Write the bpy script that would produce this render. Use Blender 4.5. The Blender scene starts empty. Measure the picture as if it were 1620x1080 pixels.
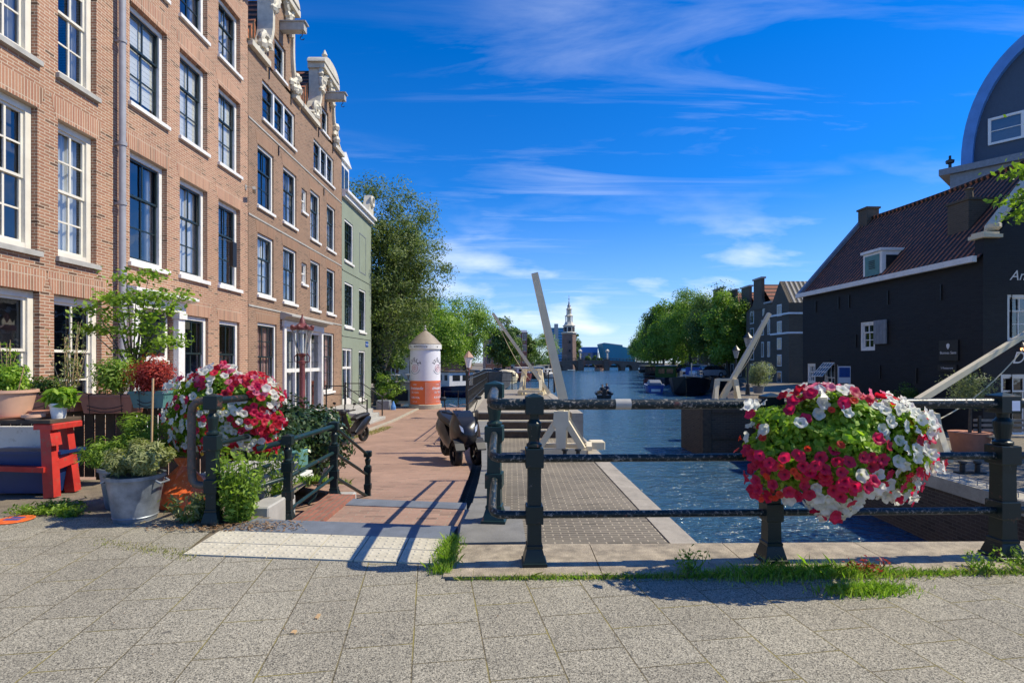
import bpy, math, random
import numpy as np
from mathutils import Vector, Matrix
R = math.radians
sc = bpy.context.scene
col = sc.collection
# ------------------------------------------------------------ camera, world, sun, exposure
CAMZ, F, HX, HY = 1.3, 860.0, 810.0, 573.0
cam = bpy.data.objects.new('camera', bpy.data.cameras.new('camera'))
col.objects.link(cam); sc.camera = cam
cam.location = (0, 0, CAMZ); cam.rotation_euler = (R(90), 0, 0)
cam.data.sensor_width = 36; cam.data.lens = 36 * F / 1620
cam.data.shift_y = (HY - 540) / 1620
cam.data.clip_start = .05; cam.data.clip_end = 3000
SUN = Vector((.86, .06, 1.0)).normalized()
sun = bpy.data.objects.new('sun', bpy.data.lights.new('sun', 'SUN'))
col.objects.link(sun); sun.location = (20, 5, 40)
sun.data.energy = 5.0; sun.data.angle = R(.5); sun.data.color = (1, .912, .71)
sun.rotation_euler = SUN.to_track_quat('Z', 'Y').to_euler()
sc.view_settings.view_transform = 'Standard'; sc.view_settings.look = 'None'
sc.view_settings.exposure = .22; sc.view_settings.gamma = 1
world = bpy.data.worlds.new('World'); sc.world = world; world.use_nodes = True

class NT:
    def __init__(s, tree): s.t = tree; tree.nodes.clear()
    def n(s, typ, **kw):
        nd = s.t.nodes.new(typ)
        for k, v in kw.items():
            if k.startswith('i_'):
                nd.inputs[int(k[2:]) if k[2:].isdigit() else k[2:].replace('_', ' ')].default_value = v
            else: setattr(nd, k, v)
        return nd
    def l(s, a, b): s.t.links.new(a, b); return b
    def math(s, op, a, b=None, c=None, clamp=False):
        nd = s.n('ShaderNodeMath', operation=op, use_clamp=clamp)
        for i, v in enumerate((a, b, c)):
            if v is None: continue
            if hasattr(v, 'links'): s.l(v, nd.inputs[i])
            else: nd.inputs[i].default_value = v
        return nd.outputs[0]
    def mix(s, f, a, b, mode='MIX'):
        nd = s.n('ShaderNodeMix', data_type='RGBA', blend_type=mode)
        for k, v in ((0, f), (6, a), (7, b)):
            if hasattr(v, 'links'): s.l(v, nd.inputs[k])
            else: nd.inputs[k].default_value = v if k == 0 else (*v, 1)[:4]
        return nd.outputs[2]
    def ramp(s, v, stops, interp='LINEAR'):
        nd = s.n('ShaderNodeValToRGB'); s.l(v, nd.inputs[0]); cr = nd.color_ramp; cr.interpolation = interp
        while len(cr.elements) < len(stops): cr.elements.new(.5)
        for e, (p, c) in zip(cr.elements, stops):
            e.position = p; e.color = (c, c, c, 1) if not hasattr(c, '__len__') else (*c, 1)[:4]
        return nd.outputs[0]
    def noise(s, vec, scale, detail=4, rough=.55, dist=0):
        nd = s.n('ShaderNodeTexNoise'); nd.inputs['Scale'].default_value = scale
        nd.inputs['Detail'].default_value = detail; nd.inputs['Roughness'].default_value = rough
        nd.inputs['Distortion'].default_value = dist
        if vec is not None: s.l(vec, nd.inputs['Vector'])
        return nd.outputs['Fac']

def make_sky():
    t = NT(world.node_tree)
    sky = t.n('ShaderNodeTexSky', sky_type='NISHITA', sun_disc=False)
    sky.sun_elevation = math.asin(SUN.z); sky.sun_rotation = math.atan2(SUN.x, SUN.y)
    sky.air_density = 1.0; sky.dust_density = .2; sky.ozone_density = 3.0; sky.altitude = 50
    hs = t.n('ShaderNodeHueSaturation'); hs.inputs['Saturation'].default_value = 1.36; hs.inputs['Value'].default_value = 1.0
    t.l(t.mix(1, sky.outputs[0], (.90, .95, 1.24), 'MULTIPLY'), hs.inputs['Color'])
    tc = t.n('ShaderNodeTexCoord'); d = tc.outputs['Generated']
    sp = t.n('ShaderNodeSeparateXYZ'); t.l(d, sp.inputs[0]); x, y, z = sp.outputs
    zz = t.math('MAXIMUM', t.math('ADD', z, .06), .02)
    cv = t.n('ShaderNodeCombineXYZ'); t.l(t.math('DIVIDE', x, zz), cv.inputs[0]); t.l(t.math('DIVIDE', y, zz), cv.inputs[1])
    # high thin cirrus, drawn out along the wind
    mp = t.n('ShaderNodeMapping'); t.l(cv.outputs[0], mp.inputs[0])
    mp.inputs['Rotation'].default_value = (0, 0, R(28)); mp.inputs['Scale'].default_value = (.55, 2.4, 1)
    n1 = t.noise(mp.outputs[0], 1.1, 7, .62, .8)
    nb = t.noise(cv.outputs[0], .55, 3, .5, 0)
    cir = t.math('MULTIPLY', t.ramp(n1, [(.5, 0), (.82, 1)]), t.ramp(nb, [(.40, 0), (.62, 1)]))
    # low fair-weather clouds near the horizon
    ang = t.n('ShaderNodeCombineXYZ'); t.l(t.math('DIVIDE', x, t.math('MAXIMUM', y, .05)), ang.inputs[0])
    t.l(t.math('DIVIDE', z, t.math('MAXIMUM', y, .05)), ang.inputs[1])
    m2 = t.n('ShaderNodeMapping'); t.l(ang.outputs[0], m2.inputs[0]); m2.inputs['Scale'].default_value = (3.0, 10.5, 1); m2.inputs['Location'].default_value = (1.35, .35, 0)
    n2 = t.noise(m2.outputs[0], 1.35, 7, .52, .15)
    el = t.ramp(z, [(0, .3), (.05, .95), (.13, 1), (.25, .15), (.33, 0)])
    low = t.math('MULTIPLY', t.ramp(n2, [(.515, 0), (.69, 1)]), el)
    cov = t.math('MINIMUM', t.math('ADD', t.math('MULTIPLY', cir, .42), t.math('MULTIPLY', low, .85)), .92)
    # thin veil low over the horizon
    veil = t.ramp(z, [(0, .42), (.1, .25), (.3, .03), (.5, 0)])
    c1 = t.mix(veil, hs.outputs[0], (4.3, 6.6, 9.4))
    c2 = t.mix(cov, c1, (7.4, 8.1, 9.2))
    bg = t.n('ShaderNodeBackground'); t.l(c2, bg.inputs[0]); bg.inputs[1].default_value = .125
    out = t.n('ShaderNodeOutputWorld'); t.l(bg.outputs[0], out.inputs[0])
make_sky()

# ------------------------------------------------------------ helpers
def at(px, py, Y): return Vector(((px - HX) / F * Y, Y, CAMZ + (HY - py) / F * Y))
def on(px, py, z):
    Y = F * (CAMZ - z) / (py - HY); return Vector(((px - HX) / F * Y, Y, z))

def root_loc(o):
    p = Vector((0, 0, 0))
    while o is not None: p += o.location; o = o.parent
    return p

class MB:
    """collects shapes; build() links them as ONE mesh object"""
    def __init__(s, M=None): s.v = []; s.f = []; s.m = []; s.M = M; s.mi = 0
    def add(s, vs, fs, M=None):
        b = len(s.v)
        for p in vs:
            p = Vector(p)
            if M is not None: p = M @ p
            if s.M is not None: p = s.M @ p
            s.v.append(p)
        for f in fs: s.f.append(tuple(i + b for i in f)); s.m.append(s.mi)
        return s
    def box(s, x0, x1, y0, y1, z0, z1, M=None):
        v = [(x, y, z) for x in (x0, x1) for y in (y0, y1) for z in (z0, z1)]
        return s.add(v, [(0, 1, 3, 2), (4, 6, 7, 5), (0, 4, 5, 1), (2, 3, 7, 6), (0, 2, 6, 4), (1, 5, 7, 3)], M)
    def bbox(s, x0, x1, y0, y1, z0, z1, c=.01, M=None):
        """box with chamfered vertical and top edges"""
        a = [(x0+c, y0), (x1-c, y0), (x1, y0+c), (x1, y1-c), (x1-c, y1), (x0+c, y1), (x0, y1-c), (x0, y0+c)]
        b = [(min(max(x, x0+c), x1-c), min(max(y, y0+c), y1-c)) for x, y in a]
        return s.loft([[(x, y, z0) for x, y in a], [(x, y, z1-c) for x, y in a], [(x, y, z1) for x, y in b]], M=M)
    def loft(s, rings, cap=True, closed=True, M=None):
        n = len(rings[0]); v = [p for r in rings for p in r]; f = []
        for k in range(len(rings) - 1):
            for i in range(n if closed else n - 1):
                j = (i + 1) % n; f.append((k*n+i, k*n+j, (k+1)*n+j, (k+1)*n+i))
        if cap: f.append(tuple(range(n))[::-1]); f.append(tuple((len(rings)-1)*n+i for i in range(n)))
        return s.add(v, f, M)
    def cyl(s, p0, p1, r0, r1=None, n=10, cap=True):
        return s.tube([p0, p1], [r0, r0 if r1 is None else r1], n, cap)
    def tube(s, pts, r, n=8, cap=True):
        pts = [Vector(p) for p in pts]
        if not hasattr(r, '__len__'): r = [r] * len(pts)
        rings = []; up = None
        for i, p in enumerate(pts):
            d = (pts[min(i+1, len(pts)-1)] - pts[max(i-1, 0)])
            d = d.normalized() if d.length > 1e-9 else Vector((0, 0, 1))
            if up is None: up = Vector((0, 0, 1)) if abs(d.z) < .9 else Vector((1, 0, 0))
            a = d.cross(up).normalized(); b = a.cross(d).normalized(); up = b
            rings.append([p + (a*math.cos(2*math.pi*k/n) + b*math.sin(2*math.pi*k/n)) * r[i] for k in range(n)])
        return s.loft(rings, cap)
    def lathe(s, prof, c=(0, 0, 0), n=16, sq=False, M=None, rot=0, sx=1, sy=1):
        rings = []
        for r, z in prof:
            if sq: rings.append([(c[0]+x*r, c[1]+y*r, c[2]+z) for x, y in ((-1, -1), (1, -1), (1, 1), (-1, 1))])
            else: rings.append([(c[0]+sx*r*math.cos(2*math.pi*k/n+rot), c[1]+sy*r*math.sin(2*math.pi*k/n+rot), c[2]+z) for k in range(n)])
        return s.loft(rings, True, True, M)
    def prism(s, poly, axis, a, b, M=None):
        """poly in the two other axes, extruded along axis from a to b"""
        def P(u, v, w): return {'x': (w, u, v), 'y': (u, w, v), 'z': (u, v, w)}[axis]
        n = len(poly); v = [P(u, w, a) for u, w in poly] + [P(u, w, b) for u, w in poly]
        f = [tuple(range(n)), tuple(range(2*n-1, n-1, -1))] + [(i, (i+1) % n, n+(i+1) % n, n+i) for i in range(n)]
        return s.add(v, f, M)
    def beam(s, p0, p1, w, h=None, w1=None, h1=None):
        """square timber between two points"""
        p0, p1 = Vector(p0), Vector(p1); h = w if h is None else h; w1 = w if w1 is None else w1; h1 = h if h1 is None else h1
        d = (p1-p0).normalized(); up = Vector((0, 0, 1)) if abs(d.z) < .95 else Vector((1, 0, 0))
        a = d.cross(up).normalized(); b = a.cross(d)
        c = lambda p, W, H: [p - a*W/2 - b*H/2, p + a*W/2 - b*H/2, p + a*W/2 + b*H/2, p - a*W/2 + b*H/2]
        return s.loft([c(p0, w, h), c(p1, w1, h1)])
    def quad(s, *p): return s.add(p, [tuple(range(len(p)))])
    def ball(s, c, r, n=10, sz=1, sx=1, sy=1):
        rings = []
        for k in range(1, n//2+1):
            a = math.pi*k/(n//2+1)
            rings.append([(c[0]+sx*r*math.sin(a)*math.cos(2*math.pi*i/n), c[1]+sy*r*math.sin(a)*math.sin(2*math.pi*i/n), c[2]-sz*r*math.cos(a)) for i in range(n)])
        return s.loft(rings)
    def build(s, name, mats, parent=None, smooth=False, world=True, label=None):
        me = bpy.data.meshes.new(name)
        off = root_loc(parent) if (parent is not None and world) else Vector((0, 0, 0))
        me.from_pydata([tuple(p - off) for p in s.v], [], s.f)
        if not isinstance(mats, (list, tuple)): mats = [mats]
        for m in mats: me.materials.append(m)
        if len(mats) > 1: me.polygons.foreach_set('material_index', s.m)
        me.update()
        import bmesh
        bm = bmesh.new(); bm.from_mesh(me); bmesh.ops.recalc_face_normals(bm, faces=bm.faces); bm.to_mesh(me); bm.free()
        if smooth:
            me.polygons.foreach_set('use_smooth', [True]*len(me.polygons))
            try: me.set_sharp_from_angle(angle=R(38))
            except Exception: pass
        o = bpy.data.objects.new(name, me); col.objects.link(o); o.parent = parent
        if label: o['label'] = label
        return o

def tag(o, label=None, cat=None, group=None, kind=None):
    if label: o['label'] = label
    if cat: o['category'] = cat
    if group: o['group'] = group
    if kind: o['kind'] = kind
    return o
def thing(name, label, cat, loc=(0, 0, 0), rz=0, group=None):
    o = bpy.data.objects.new(name, None); col.objects.link(o); o.location = loc; o.rotation_euler.z = rz
    o.empty_display_size = .3
    return tag(o, label, cat, group)
def struct(name, mb, mat, **k): return tag(mb.build(name, mat, **k), kind='structure')
def kids(o): return [c for c in bpy.data.objects if c.parent == o]
def copy_tree(o, parent=None):
    c = o.copy(); col.objects.link(c); c.parent = parent
    for ch in kids(o): copy_tree(ch, c)
    return c
def dup(o, loc, rz=None, label=None, scale=None):
    c = copy_tree(o); c.location = loc
    if rz is not None: c.rotation_euler.z = rz
    if label: c['label'] = label
    if scale is not None: c.scale = scale if hasattr(scale, '__len__') else (scale,)*3
    return c
def np_mesh(name, V, nper, mat, parent=None, faces=None, off=None):
    """V (N, nper, 3): N separate polygons"""
    N = V.shape[0]; me = bpy.data.meshes.new(name)
    if off is None: off = root_loc(parent) if parent is not None else Vector((0, 0, 0))
    V = V - np.array(off)[None, None, :]
    me.vertices.add(N*nper); me.vertices.foreach_set('co', V.reshape(-1).astype(np.float32))
    me.loops.add(N*nper); me.loops.foreach_set('vertex_index', np.arange(N*nper, dtype=np.int32))
    me.polygons.add(N); me.polygons.foreach_set('loop_start', np.arange(0, N*nper, nper, dtype=np.int32))
    me.polygons.foreach_set('loop_total', np.full(N, nper, dtype=np.int32))
    me.update(calc_edges=True); me.materials.append(mat)
    o = bpy.data.objects.new(name, me); col.objects.link(o); o.parent = parent
    return o
def leaf_quads(P, size, rng, up=.3, aspect=.5, normals=None, droop=0):
    """diamond leaves at points P (N,3)"""
    N = len(P)
    n = rng.normal(size=(N, 3)); n[:, 2] += up*2
    if normals is not None: n = n*.6 + normals*1.2
    n /= np.linalg.norm(n, axis=1)[:, None]
    a = rng.normal(size=(N, 3)); a[:, 2] -= droop
    a -= (a*n).sum(1)[:, None]*n; a /= np.linalg.norm(a, axis=1)[:, None]
    b = np.cross(n, a); s = size*(.65+.7*rng.random(N))[:, None]
    return np.stack([P - a*s*.5, P + b*s*aspect*.5 + n*s*.06, P + a*s*.5, P - b*s*aspect*.5 + n*s*.06], 1)
# ------------------------------------------------------------ materials
def mat_new(name):
    m = bpy.data.materials.new(name); m.use_nodes = True; t = NT(m.node_tree)
    p = t.n('ShaderNodeBsdfPrincipled'); o = t.n('ShaderNodeOutputMaterial'); t.l(p.outputs[0], o.inputs[0])
    return m, t, p
def S(t, p, **k):
    for a, v in k.items():
        i = p.inputs[a.replace('_', ' ')]
        if hasattr(v, 'links'): t.l(v, i)
        else: i.default_value = (*v, 1)[:4] if hasattr(v, '__len__') and len(v) == 3 and i.type == 'RGBA' else v
def obj_co(t): return t.n('ShaderNodeTexCoord').outputs['Object']
def bump(t, p, h, strength=.3, dist=.01):
    b = t.n('ShaderNodeBump'); b.inputs['Strength'].default_value = strength; b.inputs['Distance'].default_value = dist
    t.l(h, b.inputs['Height']); t.l(b.outputs[0], p.inputs['Normal']); return b
def plain(name, c, rough=.6, metal=0, var=.18, scale=6, spec=.5, bumps=0, dirt=None, coat=0):
    m, t, p = mat_new(name); co = obj_co(t)
    n = t.noise(co, scale, 5, .6)
    c2 = tuple(x*(1-var) for x in c); c3 = tuple(min(1, x*(1+var*.6)) for x in c)
    base = t.mix(t.ramp(n, [(.3, 0), (.7, 1)]), c2, c3)
    if dirt:
        n2 = t.noise(co, scale*3.3, 6, .7); base = t.mix(t.ramp(n2, [(.55, 0), (.68, 1)]), base, dirt)
    S(t, p, Base_Color=base, Roughness=rough, Metallic=metal); p.inputs['Specular IOR Level'].default_value = spec
    p.inputs['Coat Weight'].default_value = coat
    if bumps: bump(t, p, t.noise(co, scale*8, 4), bumps, .01)
    return m
def wallvec(t, axis='wall'):
    sp = t.n('ShaderNodeSeparateXYZ'); t.l(obj_co(t), sp.inputs[0]); cb = t.n('ShaderNodeCombineXYZ')
    if axis == 'wall': t.l(t.math('ADD', sp.outputs[0], sp.outputs[1]), cb.inputs[0]); t.l(sp.outputs[2], cb.inputs[1])
    elif axis == 'arch': t.l(sp.outputs[2], cb.inputs[0]); t.l(t.math('ADD', sp.outputs[0], sp.outputs[1]), cb.inputs[1])
    elif axis == 'floor': t.l(sp.outputs[0], cb.inputs[0]); t.l(sp.outputs[1], cb.inputs[1])
    elif axis == 'floor2': t.l(sp.outputs[1], cb.inputs[0]); t.l(sp.outputs[0], cb.inputs[1])
    return cb.outputs[0]
def brick(name, c1, c2, mort, bw=.22, rh=.066, ms=.007, axis='wall', rough=.85, dark=.35, rot=0, off=.5, blotch=.75, bs=.42, lo=.66, hi=1.2):
    m, t, p = mat_new(name); v = wallvec(t, axis)
    if rot:
        mp = t.n('ShaderNodeMapping'); t.l(v, mp.inputs[0]); mp.inputs['Rotation'].default_value = (0, 0, rot); v = mp.outputs[0]
    b = t.n('ShaderNodeTexBrick', offset=off); t.l(v, b.inputs[0])
    b.inputs['Color1'].default_value = (*c1, 1); b.inputs['Color2'].default_value = (*c2, 1); b.inputs['Mortar'].default_value = (*mort, 1)
    b.inputs['Scale'].default_value = 1; b.inputs['Brick Width'].default_value = bw; b.inputs['Row Height'].default_value = rh
    b.inputs['Mortar Size'].default_value = ms; b.inputs['Mortar Smooth'].default_value = .2; b.inputs['Bias'].default_value = -.1
    # per-brick darker bricks
    b2 = t.n('ShaderNodeTexBrick', offset=off); t.l(v, b2.inputs[0])
    for k, cc in (('Color1', (0, 0, 0, 1)), ('Color2', (1, 1, 1, 1)), ('Mortar', (1, 1, 1, 1))): b2.inputs[k].default_value = cc
    for k in ('Scale', 'Brick Width', 'Row Height', 'Mortar Size'): b2.inputs[k].default_value = b.inputs[k].default_value
    b2.inputs['Scale'].default_value = 1
    dk = t.ramp(b2.outputs['Color'], [(0, dark), (.25, 1), (1, 1.12)])
    cc = t.mix(1, b.outputs['Color'], dk, 'MULTIPLY')
    n = t.noise(obj_co(t), bs, 5, .6); cc = t.mix(blotch, cc, t.ramp(n, [(.25, lo), (.75, hi)]), 'MULTIPLY')
    n3 = t.noise(obj_co(t), 40, 3); cc = t.mix(.5, cc, t.ramp(n3, [(.2, .7), (.8, 1.3)]), 'MULTIPLY')
    S(t, p, Base_Color=cc, Roughness=rough); bump(t, p, t.math('SUBTRACT', 1, b.outputs['Fac']), .5, .006)
    return m
M = {}
M['brick_red'] = brick('brick_red', (.42, .215, .125), (.27, .12, .07), (.50, .41, .31), dark=.22, ms=.007, rh=.052, bw=.19)
M['brick_pale'] = brick('brick_pale', (.44, .235, .14), (.30, .14, .085), (.50, .40, .30), dark=.32, ms=.007, rh=.052, bw=.19)
M['arch_red'] = brick('arch_red', (.50, .26, .155), (.30, .13, .08), (.5, .40, .3), axis='arch', off=0, bw=.4, rh=.055, dark=.45, ms=.008)
M['arch_brown'] = brick('arch_brown', (.33, .185, .11), (.23, .12, .07), (.30, .24, .18), axis='arch', off=0, bw=.4, rh=.06, dark=.7)
M['brick_brown'] = brick('brick_brown', (.29, .165, .10), (.19, .105, .065), (.34, .27, .20), rh=.054, ms=.006, dark=.45, bw=.19)
M['brick_dark'] = brick('brick_dark', (.115, .088, .058), (.08, .062, .042), (.12, .10, .075), dark=.7)
M['brick_quay'] = brick('brick_quay', (.085, .058, .04), (.05, .036, .027), (.10, .085, .065), dark=.5)
M['brick_black'] = brick('brick_black', (.007, .008, .010), (.010, .011, .013), (.004, .005, .006), ms=.005, dark=.8, rough=.7)
M['brick_tower'] = brick('brick_tower', (.24, .155, .115), (.17, .11, .085), (.25, .2, .17), dark=.7, rh=.3, bw=.7)
M['brick_orange'] = brick('brick_orange', (.55, .25, .14), (.45, .2, .12), (.5, .42, .35), rh=.15, bw=.4)
M['brick_block'] = brick('brick_block', (.36, .14, .09), (.24, .09, .06), (.17, .13, .09), bw=.11, rh=.06, axis='floor2', dark=.5, off=0)
M['clinker'] = brick('clinker', (.37, .225, .16), (.27, .155, .11), (.27, .21, .155), bw=.2, rh=.065, ms=.006, axis='floor', dark=.55, blotch=.8, bs=.9, lo=.72, hi=1.25)
M['clinker_grey'] = brick('clinker_grey', (.17, .148, .112), (.09, .077, .06), (.33, .28, .21), bw=.21, rh=.075, ms=.009, axis='floor', dark=.4, blotch=.8, bs=.6, lo=.55, hi=1.3)
def m_paver():
    m, t, p = mat_new('paver'); v0 = wallvec(t, 'floor')
    mp = t.n('ShaderNodeMapping'); t.l(v0, mp.inputs[0]); mp.inputs['Rotation'].default_value = (0, 0, R(90-8.6)); mp.inputs['Location'].default_value = (.12, .075, 0)
    def br(c1, c2, mo, ms):
        b = t.n('ShaderNodeTexBrick', offset=.5); t.l(mp.outputs[0], b.inputs[0])
        for k, c in (('Color1', c1), ('Color2', c2), ('Mortar', mo)): b.inputs[k].default_value = (*c, 1)
        for k, c in (('Scale', 1), ('Brick Width', .348), ('Row Height', .318), ('Mortar Size', ms), ('Mortar Smooth', .35)): b.inputs[k].default_value = c
        return b
    b = br((.305, .279, .216), (.265, .241, .187), (.15, .125, .075), .0042)
    co = obj_co(t)
    vo = t.n('ShaderNodeTexVoronoi'); t.l(co, vo.inputs['Vector']); vo.inputs['Scale'].default_value = 210
    vo.inputs['Randomness'].default_value = 1
    sp = t.n('ShaderNodeSeparateColor'); t.l(vo.outputs['Color'], sp.inputs[0])
    grit = t.ramp(sp.outputs[0], [(.0, .15), (.25, .5), (.42, 1.0), (.8, 1.25), (1, 1.9)])
    c = t.mix(.92, b.outputs['Color'], grit, 'MULTIPLY')
    c = t.mix(.7, c, t.ramp(t.noise(co, .9, 7, .65), [(.3, .68), (.7, 1.18)]), 'MULTIPLY')
    c = t.mix(t.math('MULTIPLY', t.ramp(t.noise(co, 3.2, 5, .6), [(.46, 0), (.6, 1)]), t.math('MULTIPLY', b.outputs['Fac'], 1.0)), c, (.24, .20, .06))
    spots = t.ramp(t.noise(co, 7.5, 2, .4), [(.765, 0), (.79, 1)]); c = t.mix(t.math('MULTIPLY', spots, .65), c, (.06, .055, .05))
    S(t, p, Base_Color=c, Roughness=.9)
    h = t.math('SUBTRACT', t.math('MULTIPLY', vo.outputs['Distance'], .25), b.outputs['Fac']); bump(t, p, h, .7, .008)
    return m
M['paver'] = m_paver()
def m_stone(name, c, var=.25, scale=5, speck=.25, rough=.75):
    m, t, p = mat_new(name); co = obj_co(t)
    cc = t.mix(t.ramp(t.noise(co, scale, 6, .65), [(.3, 0), (.7, 1)]), tuple(x*(1-var) for x in c), tuple(x*(1+var*.5) for x in c))
    cc = t.mix(speck, cc, t.ramp(t.noise(co, 160, 2, .5), [(.3, .5), (.7, 1.4)]), 'MULTIPLY')
    S(t, p, Base_Color=cc, Roughness=rough); bump(t, p, t.noise(co, 60, 5, .6), .25, .005)
    return m
M['bluestone'] = m_stone('bluestone', (.15, .17, .20)); M['greystone'] = m_stone('greystone', (.20, .195, .18), speck=.4)
M['kerb'] = m_stone('kerb', (.36, .30, .215), speck=1.0, var=.5, scale=9); M['pale_stone'] = m_stone('pale_stone', (.42, .38, .30), speck=.4)
M['soil'] = m_stone('soil', (.2, .165, .12), speck=.8, var=.4, rough=.95)
M['concrete'] = m_stone('concrete', (.36, .32, .26), speck=.6, var=.25)
def m_tactile():
    m, t, p = mat_new('tactile_tile'); co = obj_co(t)
    c = t.mix(t.ramp(t.noise(co, 6, 6, .7), [(.35, 0), (.7, 1)]), (.46, .42, .32), (.60, .55, .43))
    c = t.mix(.5, c, t.ramp(t.noise(co, 90, 2), [(.3, .8), (.7, 1.15)]), 'MULTIPLY')
    S(t, p, Base_Color=c, Roughness=.8); return m
M['tactile'] = m_tactile()
M['ivory'] = plain('ivory_paint', (.74, .70, .60), .45, var=.12, scale=3)
M['white'] = plain('white_paint', (.78, .77, .74), .45, var=.10, scale=4, dirt=(.60, .58, .53))
M['cream'] = plain('cream_paint', (.72, .62, .42), .5, var=.1, scale=3)
M['cream_stone'] = plain('cream_stone', (.60, .55, .44), .6, var=.22, scale=4)
M['sill'] = plain('sill_stone', (.40, .39, .36), .7, var=.2, scale=5)
M['darkgreen'] = plain('dark_green_paint', (.018, .03, .03), .3, var=.2)
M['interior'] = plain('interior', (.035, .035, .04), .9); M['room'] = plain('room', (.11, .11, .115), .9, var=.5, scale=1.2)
M['curtain'] = plain('curtain', (.62, .62, .62), .85, var=.15, scale=3); M['curtain_pink'] = plain('pink_curtain', (.62, .40, .36), .85, var=.15, scale=3)
M['blind'] = plain('blind', (.66, .66, .64), .7, var=.05)
M['green_render'] = plain('green_render', (.235, .275, .21), .85, var=.10, scale=1.2)
M['lead'] = plain('lead', (.20, .22, .25), .5, var=.2); M['pipe'] = plain('drain_pipe', (.33, .33, .36), .5, var=.15)
M['iron'] = plain('black_iron', (.015, .017, .018), .42, var=.3, metal=.0)
M['rust'] = plain('rusty_pipe', (.09, .075, .06), .6, var=.5, scale=14, dirt=(.30, .12, .06))
def m_rail(name, base, chip, amt, sc2=22):
    base = tuple(x*.55 for x in base)
    m, t, p = mat_new(name); co = obj_co(t)
    a = t.ramp(t.noise(co, sc2, 6, .7), [(amt, 0), (amt+.05, 1)])
    b = t.ramp(t.noise(co, 9, 5, .7), [(.62, 0), (.68, 1)])
    c = t.mix(a, base, chip); c = t.mix(t.math('MULTIPLY', b, .6), c, (.20, .075, .055))
    S(t, p, Base_Color=c, Roughness=t.ramp(a, [(0, .36), (1, .85)])); p.inputs['Specular IOR Level'].default_value = .3
    bump(t, p, a, .4, .003); return m
M['rail_chipped'] = m_rail('chipped_rail_paint', (.018, .035, .04), (.22, .20, .175), .55, 42)
M['rail_paint'] = m_rail('rail_paint', (.014, .036, .038), (.10, .09, .08), .63)
M['rail_teal'] = m_rail('teal_rail_paint', (.02, .06, .06), (.13, .15, .15), .66)
def m_tile(name, c1, c2, w=.24, h=.3, rough=.8, line=.25, ax=1):
    """pantiles: object x across, z/y up the slope"""
    m, t, p = mat_new(name); sp = t.n('ShaderNodeSeparateXYZ'); t.l(obj_co(t), sp.inputs[0])
    u = t.math('MULTIPLY', sp.outputs[ax], 1/w); fu = t.math('FRACT', u)
    rnd = t.noise(obj_co(t), 4.5, 5, .8)
    wv = t.math('SINE', t.math('MULTIPLY', u, 2*math.pi)); v = t.math('MULTIPLY', sp.outputs[2], 1/h); fv = t.math('FRACT', v)
    c = t.mix(t.ramp(rnd, [(.35, 0), (.65, 1)]), c1, c2)
    c = t.mix(t.ramp(wv, [(.0, 1), (.5, .0)]), c, tuple(x*line for x in c1)); c = t.mix(t.ramp(fv, [(0, .6), (.12, 0)]), c, tuple(x*line for x in c1))
    S(t, p, Base_Color=c, Roughness=rough); bump(t, p, t.math('ADD', wv, fv), .8, .03); return m
M['tile_dark'] = m_tile('weathered_pantiles', (.085, .05, .035), (.55, .17, .065), w=.22, line=.25); M['tile_red'] = m_tile('red_pantiles', (.26, .075, .04), (.40, .13, .065), w=.5, h=.6)
M['tile_grey'] = m_tile('grey_pantiles', (.33, .31, .28), (.42, .39, .34), w=.42, h=.45, line=.12, ax=0)
def m_glass(name, tint=(.75, .85, .85), refl=.55):
    m = bpy.data.materials.new(name); m.use_nodes = True; t = NT(m.node_tree)
    g = t.n('ShaderNodeBsdfGlossy'); g.inputs['Roughness'].default_value = .02; g.inputs['Color'].default_value = (.85, .9, .95, 1)
    tr = t.n('ShaderNodeBsdfTransparent'); tr.inputs[0].default_value = (*tint, 1)
    ge = t.n('ShaderNodeNewGeometry'); vm = t.n('ShaderNodeVectorMath', operation='DOT_PRODUCT'); t.l(ge.outputs['Normal'], vm.inputs[0]); t.l(ge.outputs['Incoming'], vm.inputs[1])
    fr_ = t.math('POWER', t.math('SUBTRACT', 1, t.math('ABSOLUTE', vm.outputs['Value'])), 3.2)
    b = t.n('ShaderNodeBump'); b.inputs['Strength'].default_value = .06; b.inputs['Distance'].default_value = .05
    t.l(t.noise(obj_co(t), 2.5, 2), b.inputs['Height']); t.l(b.outputs[0], g.inputs['Normal'])
    f = t.math('ADD', t.math('MULTIPLY', fr_, .8), refl*.3, clamp=True)
    mx = t.n('ShaderNodeMixShader'); t.l(f, mx.inputs[0]); t.l(tr.outputs[0], mx.inputs[1]); t.l(g.outputs[0], mx.inputs[2])
    o = t.n('ShaderNodeOutputMaterial'); t.l(mx.outputs[0], o.inputs[0]); return m
M['glass'] = m_glass('window_glass', (.92, .95, .95), .42); M['glass_dark'] = plain('dark_glass', (.02, .025, .03), .08, var=.1, spec=.8)
def m_water():
    m, t, p = mat_new('canal_water'); co = obj_co(t)
    mp = t.n('ShaderNodeMapping'); t.l(co, mp.inputs[0]); mp.inputs['Scale'].default_value = (.62, 1.0, 1); mp.inputs['Rotation'].default_value = (0, 0, R(-14))
    a = t.noise(mp.outputs[0], 2.6, 4, .6, .4); b = t.noise(mp.outputs[0], .7, 4, .6, .5); c = t.noise(mp.outputs[0], 11, 2, .5)
    h = t.math('ADD', t.math('MULTIPLY', a, 1.0), t.math('ADD', t.math('MULTIPLY', b, 1.6), t.math('MULTIPLY', c, .22)))
    S(t, p, Base_Color=(.035, .095, .165), Roughness=.12); p.inputs['IOR'].default_value = 1.33
    bump(t, p, h, 1.0, .30); return m
M['water'] = m_water()
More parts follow.
